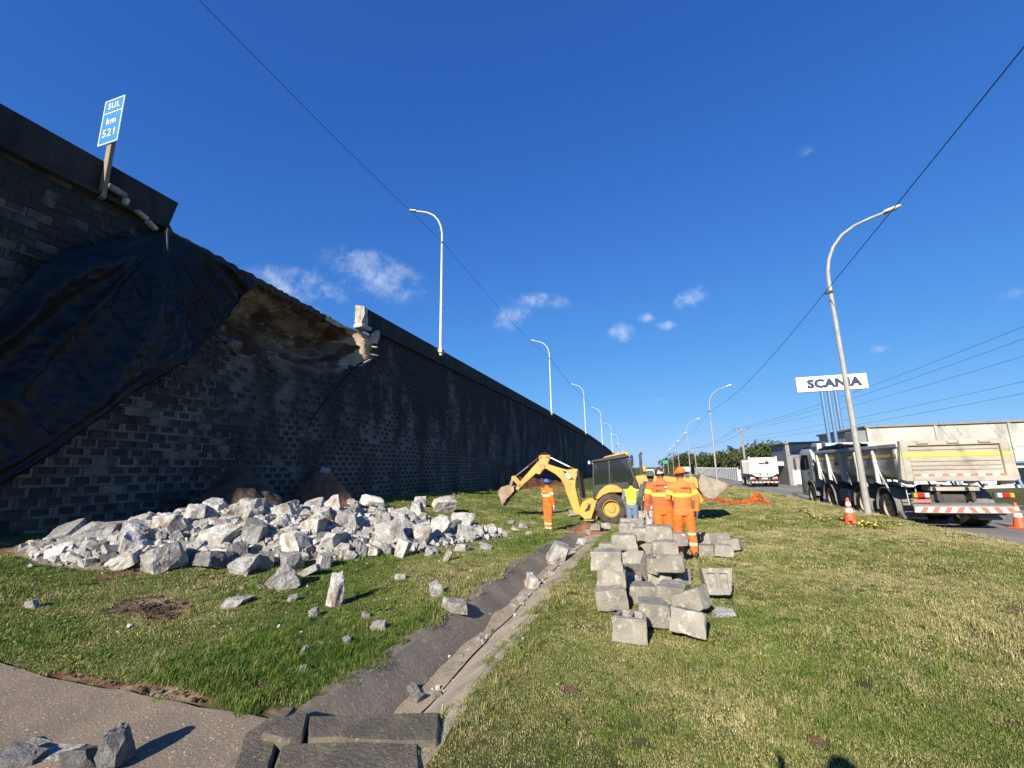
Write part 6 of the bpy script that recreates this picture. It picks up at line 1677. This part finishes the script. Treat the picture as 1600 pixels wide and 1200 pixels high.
# operator in the digger's cab
def op_look(part, t, z, c):
    if part in ('head', 'neck'): return 'hair' if (z > 1.6 and c[1] < .02) else ('skin' if z > 1.46 else 'shirt_pale')
    if part == 'boot': return 'boot'
    if part == 'leg' or z < .95: return 'jeans'
    return 'shirt_pale'
person('machine operator in pale shirt sitting in the digger cab', (cab_x+.80, cab_y, cab_z+.10-.80), -90, 1.68, op_look, {-1: 'skin', 1: 'skin'},
       {-1: [(-.195, .0, 1.40), (-.25, .16, 1.18), (-.16, .42, 1.14)], 1: [(.195, .0, 1.40), (.25, .16, 1.18), (.16, .42, 1.12)]}, {-1: [(-.095, 0, .90), (-.14, .42, .90), (-.14, .46, .50)], 1: [(.095, 0, .90), (.14, .42, .90), (.14, .46, .50)]}, lean=.16, head_tilt=12)
# the photographer, behind the lens: only the shadow falls into the picture
def ph_look(part, t, z, c):
    if part in ('head', 'neck'): return 'hair' if (z > 1.56 and c[1] < .03) else ('skin' if z > 1.47 else 'jacket_dark')
    if part == 'boot': return 'boot'
    return 'jeans' if part == 'leg' or z < .9 else 'jacket_dark'
def exp_(t, cap, hd, body): cap('cap_blue', True)
person('photographer in dark jacket whose shadow falls on the lawn', (.47, -.03, gz(.47, -.03)), 5, 1.80, ph_look, {-1: 'skin', 1: 'skin'},
       {-1: [(-.195, 0, 1.42), (-.36, -.04, 1.42), (-.33, -.10, 1.64)], 1: [(.195, 0, 1.40), (.27, -.03, 1.12), (.275, .05, .87)]}, extra=exp_)
# ================================================================== BUILDINGS AND FENCE ACROSS THE ROAD
def warehouse():
    y = 40.0; x0 = at_y(1353, 668, y)[0]; zt = 4.42; zb = float(ground_z(20, y))-.3
    t = empty('warehouse', (x0, y, 0), 0, 'long stained white concrete warehouse behind the dump truck', 'building')
    L = 34.0
    MB().box((L/2, 5, (zt+1.6)/2+.0), (L, 10, zt-1.6)).build('upper_wall', M['building_white'], t)
    MB().box((L/2, 5.06, (1.6+zb)/2), (L-.1, 9.9, 1.6-zb)).build('lower_wall', M['building_clean'], t)
    MB().box((L/2, 4.98, zt+.06), (L+.3, 10.3, .14)).build('roof_edge', M['building_dark'], t)
    MB().box((-.32, 1.2, (zt+zb)/2-.1), (.6, 2.2, zt-zb-.2)).build('corner_pier', M['building_dark'], t, .03)
    for k in range(8):
        MB().box((2.0+4.2*k, -.03, 2.72), (4.1, .05, .08)).build('joint_ledge', M['building_white'], t)
        MB().box((.05+4.2*k, -.06, (zt+1.6)/2), (.16, .1, zt-1.6)).build('pilaster', M['building_white'], t)
    MB().box((L/2, -.12, 1.62), (L, .24, .14)).build('canopy_beam', M['brand_pole'], t)
    for k in range(9):
        MB().tube([(4.6+3.3*k, -.25, 1.6), (4.9+3.3*k, -.6, zb+.1)], .09, 8).build('canopy_strut', M['brand_pole'], t)
        if k % 2: MB().box((5.8+3.3*k, -.02, .7), (1.8, .06, 1.1)).build('window', M['glass_dark'], t)
warehouse()
def house():
    y = 55.0; x0 = at_y(1226, 693, y)[0]; zb = float(ground_z(x0, y))-.2; zt = 4.0
    t = empty('roadside_building', (x0, y, zb), 0, 'grey building with pale gable beside the dump truck\'s cab', 'building')
    H = zt-zb
    MB().box((1.6, 3, H/2), (3.2, 6, H)).build('wall', M['building_dark'], t, .02)
    MB().prism([(.25, H-1.1), (2.9, H-1.1), (2.9, H-.1), (.25, H-.1)], 'y', -.06, -.002).build('gable_panel', M['building_white'], t)
    MB().prism([(.15, H-1.3), (3.0, H-.2), (3.0, H-.02), (.15, H-1.12)], 'y', -.10, -.062).build('roof_trim', M['building_dark'], t)
    MB().box((1.6, 3, H+.08), (3.6, 6.4, .16)).build('roof', M['building_dark'], t)
    MB().box((.9, -.03, 1.0), (1.0, .06, 1.7)).build('door', M['building_clean'], t)
    t = empty('site_hut', (x0-1.85, y+1.5, zb), 0, 'low grey canopy between the white truck and the grey building', 'building')
    MB().box((.9, 1, 2.55), (2.5, 2.2, .5)).build('canopy', M['galv'], t, .03)
    for x in (-.2, 2.0): MB().box((x, .1, 1.2), (.12, .12, 2.4)).build('post', M['galv'], t)
    # parked red truck cab seen between
    t = empty('parked_truck', (at_y(1229, 730, 74)[0], 74, float(ground_z(18, 74))), R(90), 'red truck cab parked beyond the road verge', 'truck')
    MB().prism([(-.9, .5), (.9, .5), (.95, 1.3), (.6, 2.2), (-.8, 2.25), (-.95, 1.4)], 'y', -1.0, 1.0).build('cab', M['car_red'], t, .06)
    MB().prism([(.93, 1.32), (.63, 2.1), (.66, 2.12), (.96, 1.34)], 'y', -.85, .85).build('windscreen', M['glass_dark'], t)
    for s in (-1, 1):
        MB().box((0, s*1.01, 1.65), (.9, .03, .55)).build('side_window', M['glass_dark'], t)
        wheel(t, (.1, s*.85, .45), .45, .28, .25, 'y', s, M['steel_worn'])
house()
def fence():
    """white precast fence running away on the far side of the road"""
    t = empty('precast_fence', (14.2, 88, 0), 0, 'long white panel fence along the far side of the road', 'fence')
    y = 88.0; k = 0
    while y < 190:
        z = float(ground_z(15.2, y)); x = 14.9-14.2+.012*(y-88)
        MB().box((x, y-88+1.2, z+1.0), (.08, 2.3, 2.3)).build('panel', M['fence_white'], t)
        MB().box((x-.02, y-88, z+1.05), (.16, .18, 2.5)).build('post', M['fence_white'], t)
        y += 2.4; k += 1
    MB().box((1.6, -.06, float(ground_z(15.5, 88))+.85), (2.0, .1, 2.2)).build('end_panel', M['building_clean'], t)
    MB().prism([(.9, .1), (1.0, .02), (1.9, .6), (1.8, .68)], 'y', -.14, -.12).build('marking', M['chassis'], t)
fence()
def far_signs():
    y = 170.; p = at_y(1040, 722, y); g = float(ground_z(p[0], y))
    t = empty('direction_sign', (p[0], y, g), 0, 'small distant green road sign beside the lamps', 'sign')
    h = p[2]-g; MB().box((0, 0, h), (1.9, .15, 1.2)).build('panel', M['sign_green'], t); MB().cyl((-.8, 0, -.5), (-.8, 0, h-.7), .1, n=8).build('post', M['galv'], t); MB().cyl((.8, 0, -.5), (.8, 0, h-.7), .1, n=8).build('post', M['galv'], t)
    y = 95.; p = at_y(1072, 733, y); g = float(ground_z(p[0], y))
    t = empty('notice_board', (p[0], y, g), 0, 'distant white notice board on legs above the orange cap', 'sign')
    h = p[2]-g; MB().box((0, 0, h), (1.25, .1, .85)).build('panel', M['sign_white'], t); 
    for s in (-.5, .5): MB().cyl((s, 0, -.4), (s, 0, h-.4), .06, n=8).build('post', M['galv'], t)
    MB().box((.05, -.06, h+.02), (.7, .02, .12)).build('lettering', M['chassis'], t)
    y = 120.; p = at_y(1024, 739, y); g = float(ground_z(p[0], y)); t = empty('van', (p[0]-1.2, y, g+.02), 0, 'tiny white van far away on the road', 'van')
    MB().prism([(-1, .4), (1, .4), (1, 2.0), (.85, 2.3), (-.85, 2.3), (-1, 2.0)], 'y', 0, 4.8).build('body', M['truck_white'], t, .08)
    MB().box((0, -.02, 1.6), (1.5, .04, .6)).build('rear_window', M['glass_dark'], t)
    for s in (-1, 1):
        for yy in (.9, 3.8): MB().lathe([(.12, -.12), (.34, -.12), (.34, .12), (.12, .12)], 'x', (s*.85, yy, .36), 14).build('wheel', M['rubber'], t)
far_signs()

# ================================================================== TREES AND SHRUBS
def leaf_material(name, a, b):
    m = bpy.data.materials.new(name); m.use_nodes = True; nt = m.node_tree; N = nt.nodes; L = nt.links; P = N['Principled BSDF']
    P.inputs['Roughness'].default_value = .75; P.inputs['Specular IOR Level'].default_value = .2
    g = N.new('ShaderNodeNewGeometry'); n = N.new('ShaderNodeTexNoise'); n.inputs['Scale'].default_value = .9; n.inputs['Detail'].default_value = 4
    L.new(g.outputs['Position'], n.inputs['Vector']); x = N.new('ShaderNodeMix'); x.data_type = 'RGBA'; L.new(n.outputs['Fac'], x.inputs['Factor'])
    x.inputs['A'].default_value = (*a, 1); x.inputs['B'].default_value = (*b, 1); L.new(x.outputs['Result'], P.inputs['Base Color'])
    return m
LEAF = [leaf_material('leaf_dark', (.028, .042, .014), (.06, .075, .026)), leaf_material('leaf_olive', (.05, .058, .02), (.095, .095, .038)), leaf_material('leaf_green', (.035, .062, .014), (.075, .105, .028))]
def tree(x, y, h, rx, label, mi, seed, size=.5, n=900, trunk_h=None, group='trees beyond the road'):
    r = random.Random(seed); g = float(ground_z(x, y)); t = empty('tree', (x, y, g), 0, label, 'tree', group)
    th = trunk_h if trunk_h is not None else h*.35
    mb = MB(); mb.tube([(0, 0, -.3), (r.gauss(0, .1), 0, th*.6), (r.gauss(0, .2), r.gauss(0, .2), h*.75)], [h*.035, h*.026, h*.008], 8)
    for k in range(5):
        a = r.uniform(0, 6.28); z = th*r.uniform(.7, 1.2); mb.tube([(0, 0, z), (rx*.35*math.cos(a), rx*.35*math.sin(a), z+h*.18), (rx*.7*math.cos(a), rx*.7*math.sin(a), z+h*.3)], [h*.015, h*.01, h*.004], 6)
    mb.build('trunk', M['bark'], t)
    V = []; F = []; cl = []
    for k in range(16):
        a = r.uniform(0, 6.28); q = math.sqrt(r.random()); z = r.uniform(th*.75, h*.93); wz = math.sin(math.pi*min(1, max(.12, (z-th*.5)/(h-th*.5)*.92)))
        cl.append((rx*.8*q*math.cos(a)*wz, rx*.8*q*math.sin(a)*wz, z, rx*r.uniform(.25, .48)))
    for k in range(n):
        cx, cy, cz, cr = r.choice(cl); d = Vector((r.gauss(0, 1), r.gauss(0, 1), r.gauss(0, .8))).normalized()*cr*r.random()**.35
        p = Vector((cx, cy, cz))+d; s = size*r.uniform(.5, 1.2)
        u = Vector((r.gauss(0, 1), r.gauss(0, 1), r.gauss(0, 1))).normalized(); v = u.orthogonal().normalized(); w = u.cross(v); b = len(V)
        V += [p-v*s, p-w*s*.45, p+v*s, p+w*s*.45]; F.append((b, b+1, b+2, b+3))
    link('crown', raw_mesh('crown', V, F), LEAF[mi], t)
def trees():
    spec = [(1046, 135, 205, 6.5, 7, 0), (1058, 716, 190, 6.2, 8, 1), (1072, 714, 180, 6.0, 10, 0), (1088, 717, 185, 6.5, 9, 1), (1102, 713, 170, 6.0, 9, 0), (1117, 716, 175, 6.5, 9, 2), (1132, 711, 160, 6.0, 9, 0), (1146, 701, 165, 3.4, 7, 1),
            (1158, 708, 150, 6.5, 9, 0), (1174, 703, 145, 6.0, 8, 1), (1190, 701, 140, 6.2, 9, 0), (1206, 701, 138, 6.0, 8, 2), (1222, 705, 132, 5.5, 8, 1), (1238, 703, 130, 5.5, 8, 0), (1256, 705, 128, 5.5, 8, 1)]
    names = ['leftmost dark tree where the road vanishes', 'low olive tree beside the far lamp post', 'broad dark tree behind the white notice board', 'olive tree behind the farther power pole', 'dark tree left of the second lamp post', 'mid-green tree behind the second lamp post', 'dark tree above the white fence',
             'thin taller olive tree standing above the tree line', 'dark round tree left of the near power pole', 'olive tree right of the near power pole', 'dark tree behind the white truck\'s tipper', 'mid-green tree behind the white truck\'s tailgate', 'olive tree right of the white truck', 'dark tree beside the grey building', 'olive tree behind the grey building']
    for i, (px, py, y, rx, sz, mi) in enumerate(spec):
        if i == 0: py = 722
        p = at_y(px, py, y); g = float(ground_z(p[0], y))
        tree(p[0], y, p[2]-g+.6, rx if i != 7 else 2.2, names[i], mi, 40+i, .62, 1000, (p[2]-g)*.22)
    # far dark wood behind, closing the gaps
    V = []; F = []; r = random.Random(12)
    for k in range(2600):
        y = r.uniform(215, 270); px = r.uniform(1035, 1500); top = np.interp(px, [1035, 1060, 1150, 1250, 1500], [728, 716, 710, 708, 712]); p = at_y(px, r.uniform(top, 742), y); s = r.uniform(.6, 1.5)
        u = Vector((r.gauss(0, 1), r.gauss(0, 1), r.gauss(0, 1))).normalized(); v = u.orthogonal().normalized(); w = u.cross(v); b = len(V); p = Vector(p)
        V += [p-v*s, p-w*s*.6, p+v*s, p+w*s*.6]; F.append((b, b+1, b+2, b+3))
    tag(link('far_wood', raw_mesh('far_wood', V, F), LEAF[0]), 'far dark wood closing the horizon', 'wood', kind='stuff')
    for i, (px, py, y, h, rx, lab) in enumerate([(1205, 764, 44, 1.05, 1.0, 'low green shrub right of the white truck'), (1222, 765, 43, 1.15, 1.0, 'middle green shrub on the road verge'), (1240, 765, 42, 1.1, 1.0, 'green shrub beside the dump truck\'s cab'), (1252, 766, 44, 1.0, .9, 'green shrub half behind the dump truck\'s cab')]):
        p = at_y(px, py, y); x = max(p[0], ROAD_R+.9+.35*i); yy = y*x/p[0] if p[0] > 1 else y
        x, yy = p[0]*1.0, y
        if x < ROAD_R+.8: yy = y*(ROAD_R+.8)/x; x = ROAD_R+.8
        r = random.Random(60+i); g = float(ground_z(x, yy)); t = empty('shrub', (x, yy, g), 0, lab, 'shrub', 'shrubs on the far verge')
        V = []; F = []
        for k in range(650):
            d = Vector((r.gauss(0, 1), r.gauss(0, 1), abs(r.gauss(0, .8)))).normalized()*r.random()**.4; q = Vector((d.x*rx*1.15, d.y*rx, .1+d.z*h)); s = .11*r.uniform(.6, 1.3)
            u = Vector((r.gauss(0, 1), r.gauss(0, 1), r.gauss(0, 1))).normalized(); v = u.orthogonal().normalized(); w = u.cross(v); b = len(V)
            V += [q-v*s, q-w*s*.5, q+v*s, q+w*s*.5]; F.append((b, b+1, b+2, b+3))
        link('foliage', raw_mesh('foliage', V, F), LEAF[2], t)
        mb = MB(); 
        for k in range(4): mb.tube([(0, 0, -.1), (r.gauss(0, .3), r.gauss(0, .3), h*.7)], [.03, .01], 5)
        mb.build('stem', M['bark'], t)
trees()

# ================================================================== GRASS
def grass():
    def blade_mat():
        m = bpy.data.materials.new('grass_blade'); m.use_nodes = True; nt = m.node_tree; N = nt.nodes; L = nt.links; P = N['Principled BSDF']
        P.inputs['Roughness'].default_value = .55; P.inputs['Specular IOR Level'].default_value = .3
        oi = N.new('ShaderNodeObjectInfo'); g = N.new('ShaderNodeNewGeometry')
        n1 = N.new('ShaderNodeTexNoise'); n1.inputs['Scale'].default_value = .38; n1.inputs['Detail'].default_value = 5; L.new(g.outputs['Position'], n1.inputs['Vector'])
        ad = N.new('ShaderNodeMath'); ad.operation = 'MULTIPLY_ADD'; L.new(oi.outputs['Random'], ad.inputs[0]); ad.inputs[1].default_value = .62
        mu = N.new('ShaderNodeMath'); mu.operation = 'MULTIPLY'; L.new(n1.outputs['Fac'], mu.inputs[0]); mu.inputs[1].default_value = 1.15
        sb = N.new('ShaderNodeMath'); sb.operation = 'SUBTRACT'; L.new(mu.outputs[0], sb.inputs[0]); sb.inputs[1].default_value = .13; 
        da = N.new('ShaderNodeAttribute'); da.attribute_type = 'INSTANCER'; da.attribute_name = 'dry'
        d2 = N.new('ShaderNodeMath'); d2.operation = 'MULTIPLY_ADD'; L.new(da.outputs['Fac'], d2.inputs[0]); d2.inputs[1].default_value = .42; L.new(sb.outputs[0], d2.inputs[2]); L.new(d2.outputs[0], ad.inputs[2])
        cr = N.new('ShaderNodeValToRGB'); el = cr.color_ramp.elements
        el[0].position = .22; el[0].color = (.05, .105, .01, 1); el[1].position = 1.0; el[1].color = (.42, .36, .17, 1)
        for p_, c_ in ((.40, (.095, .155, .018)), (.60, (.15, .185, .034)), (.80, (.235, .22, .075))): e = el.new(p_); e.color = (*c_, 1)
        L.new(ad.outputs[0], cr.inputs[0]); L.new(cr.outputs[0], P.inputs['Base Color'])
        tr = N.new('ShaderNodeBsdfTranslucent'); L.new(cr.outputs[0], tr.inputs['Color']); mx = N.new('ShaderNodeMixShader'); mx.inputs[0].default_value = .2
        out = N['Material Output']; L.new(P.outputs[0], mx.inputs[1]); L.new(tr.outputs[0], mx.inputs[2]); L.new(mx.outputs[0], out.inputs[0])
        return m
    bm_ = blade_mat()
    tufts = bpy.data.collections.new('grass_tufts')
    def tuft(seed, n, hh, spread, w):
        r = random.Random(seed); V = []; F = []
        for k in range(n):
            a = r.uniform(0, 6.28); p = Vector((r.gauss(0, spread), r.gauss(0, spread), 0)); h = hh*r.uniform(.5, 1.25); ln = Vector((math.cos(a), math.sin(a), 0)); sd = Vector((-ln.y, ln.x, 0))*w*r.uniform(.6, 1.2)
            b1 = r.uniform(.15, .6); b = len(V)
            q1 = p+Vector((0, 0, h*.55))+ln*h*b1*.45; q2 = p+Vector((0, 0, h*(.95-.45*b1)))+ln*h*b1*1.3
            V += [p-sd, p+sd, q1-sd*.75, q1+sd*.75, q2]; F += [(b, b+1, b+3, b+2), (b+2, b+3, b+4)]
        o = bpy.data.objects.new('grass_tuft', raw_mesh('grass_tuft', V, F)); o.data.materials.append(bm_); tufts.objects.link(o)
    for i in range(4): tuft(i, 19, .025, .034, .0033)        # 0-3 mown
    for i in range(3): tuft(10+i, 16, .075, .03, .003)       # 4-6 longer
    for i in range(2):                                        # 7-8 broad-leaved weeds
        q = random.Random(50+i); V = []; F = []
        for k in range(9):
            a = k*2.4+q.uniform(-.3, .3); ln = q.uniform(.05, .085); d = Vector((math.cos(a), math.sin(a), 0)); sd = Vector((-d.y, d.x, 0))*ln*.24; up = q.uniform(.25, .8); b = len(V)
            V += [d*.004, d*ln*.45+sd+Vector((0, 0, ln*up*.6)), d*ln*.45-sd+Vector((0, 0, ln*up*.6)), d*ln*.8+sd*.7+Vector((0, 0, ln*up*.8)), d*ln*.8-sd*.7+Vector((0, 0, ln*up*.8)), d*ln+Vector((0, 0, ln*up*.75))]
            F += [(b, b+1, b+2), (b+1, b+3, b+4, b+2), (b+3, b+5, b+4)]
        o = bpy.data.objects.new('grass_weed', raw_mesh('grass_weed', V, F)); o.data.materials.append(bm_); tufts.objects.link(o)
    r = np.random.default_rng(5); pts = []
    def add(n, x0, x1, y0, y1, sc):
        x = r.uniform(x0, x1, n); y = r.uniform(y0, y1, n); pts.append(np.stack([x, y, np.full(n, sc)], 1))
    add(62000, -7.5, 4.2, 2.0, 5.2, .78); add(15000, -12.9, -5.2, 2.8, 7.5, 1.2); add(34000, -6, 7.8, 4.8, 9, 1.1); add(26000, -12.8, 7.9, 9, 15, 1.5); add(22000, -12.9, 7.95, 15, 26, 2.0); add(12000, -12.9, 7.95, 26, 46, 2.8)
    P = np.concatenate(pts); x, y = P[:, 0], P[:, 1]
    jx = .05*np.sin(y*5.3)+.04*np.sin(y*13.1); ok = ~((x > DX0-.0+jx) & (x < DX1-.0+jx) & (y > DY0) & (y < DY1+.1))
    ok &= ~((x < -2.4) & (y < 2.9+.05*np.sin(x*7)))
    ok &= (x < ROAD_L-.16)
    sm = soil_mask(x, y); nz = np.array([mnoise.noise(Vector((a*2.2, b*2.2, 0))) for a, b in zip(x, y)])
    ok &= (sm+.5*nz < .35+.1*r.random(len(x)))
    ok &= mound_h(x, y) < .03
    ok &= ~((x > -2.95) & (x < -1.3) & (y < 3.15) & (x < -1.52))
    thin = np.array([mnoise.noise(Vector((a*.7, b*.7, 7))) for a, b in zip(x, y)])
    ok &= (r.random(len(x)) < .8+.7*thin)
    P = P[ok]; x, y = P[:, 0], P[:, 1]; n = len(P); lush = np.array([mnoise.noise(Vector((a*.45, b*.45, 3))) for a, b in zip(x, y)])
    edge = np.minimum(np.abs(x-DX0), np.abs(x-DX1)); near_ditch = (edge < .35) & (y < 8)
    longp = np.where(near_ditch & (x < DX0), .45, np.where(near_ditch, .12, .012+.06*(lush > .25)))
    longp = np.where((x < -2.6) & (y < 4.8) & (x > -4.6), .5*S(-4.8, -3.2, x)+.1, longp)
    long_ = r.random(n) < longp
    idx = np.where(long_, 4+r.integers(0, 3, n), r.integers(0, 4, n)).astype(np.int32)
    wd = np.array([mnoise.noise(Vector((a*1.1, b*1.1, 31))) for a, b in zip(x, y)])
    weed = (r.random(n) < np.where((x < DX0) & (y < 6), .11, .03)*(wd > .1)) & (y < 9)
    idx = np.where(weed, 7+r.integers(0, 2, n), idx).astype(np.int32)
    sc = P[:, 2]*r.uniform(.65, 1.3, n)*(1+.35*lush)*np.where(long_ & (x < DX0), 1.2, 1.0)*np.where(weed, .55, 1.0)
    z = ground_z(x, y)+np.array([mnoise.noise(Vector((a*.9, b*.9, 0)))*.022+mnoise.noise(Vector((a*3.1, b*3.1, 4)))*.009 for a, b in zip(x, y)])-.004
    me = bpy.data.meshes.new('grass'); me.vertices.add(n); me.vertices.foreach_set('co', np.stack([x, y, z], 1).ravel())
    for nm, ty, v in (('idx', 'INT', idx), ('dry', 'FLOAT', (np.clip(.40*S(-3, 3, x)-.24+.55*np.array([mnoise.noise(Vector((a*.33, b*.33, 21))) for a, b in zip(x, y)])+.35*np.array([mnoise.noise(Vector((a*1.6, b*1.6, 22))) for a, b in zip(x, y)]), -.5, .6)-np.where(weed | (long_ & (x < DX0)), .35, 0)).astype(np.float32)), ('sc', 'FLOAT', sc.astype(np.float32)), ('rz', 'FLOAT', r.uniform(0, 6.28, n).astype(np.float32))):
        a = me.attributes.new(nm, ty, 'POINT'); a.data.foreach_set('value', v)
    o = link('grass', me, bm_); tag(o, 'short green and straw-coloured grass of the lawn', 'grass', kind='stuff')
    ng = bpy.data.node_groups.new('grass_scatter', 'GeometryNodeTree'); N = ng.nodes; L = ng.links
    ng.interface.new_socket('Geometry', in_out='INPUT', socket_type='NodeSocketGeometry'); ng.interface.new_socket('Geometry', in_out='OUTPUT', socket_type='NodeSocketGeometry')
    gi = N.new('NodeGroupInput'); go = N.new('NodeGroupOutput'); ci = N.new('GeometryNodeCollectionInfo'); ci.inputs['Collection'].default_value = tufts; ci.inputs['Separate Children'].default_value = True; ci.inputs['Reset Children'].default_value = True
    ip = N.new('GeometryNodeInstanceOnPoints'); ip.inputs['Pick Instance'].default_value = True
    def attr(nm, ty):
        a = N.new('GeometryNodeInputNamedAttribute'); a.data_type = ty; a.inputs['Name'].default_value = nm; return a.outputs['Attribute']
    cx = N.new('ShaderNodeCombineXYZ'); L.new(attr('rz', 'FLOAT'), cx.inputs['Z'])
    er = N.new('FunctionNodeEulerToRotation'); L.new(cx.outputs[0], er.inputs[0])
    L.new(gi.outputs[0], ip.inputs['Points']); L.new(ci.outputs[0], ip.inputs['Instance']); L.new(attr('idx', 'INT'), ip.inputs['Instance Index']); L.new(er.outputs[0], ip.inputs['Rotation']); L.new(attr('sc', 'FLOAT'), ip.inputs['Scale']); L.new(ip.outputs[0], go.inputs[0])
    md = o.modifiers.new('scatter', 'NODES'); md.node_group = ng
grass()
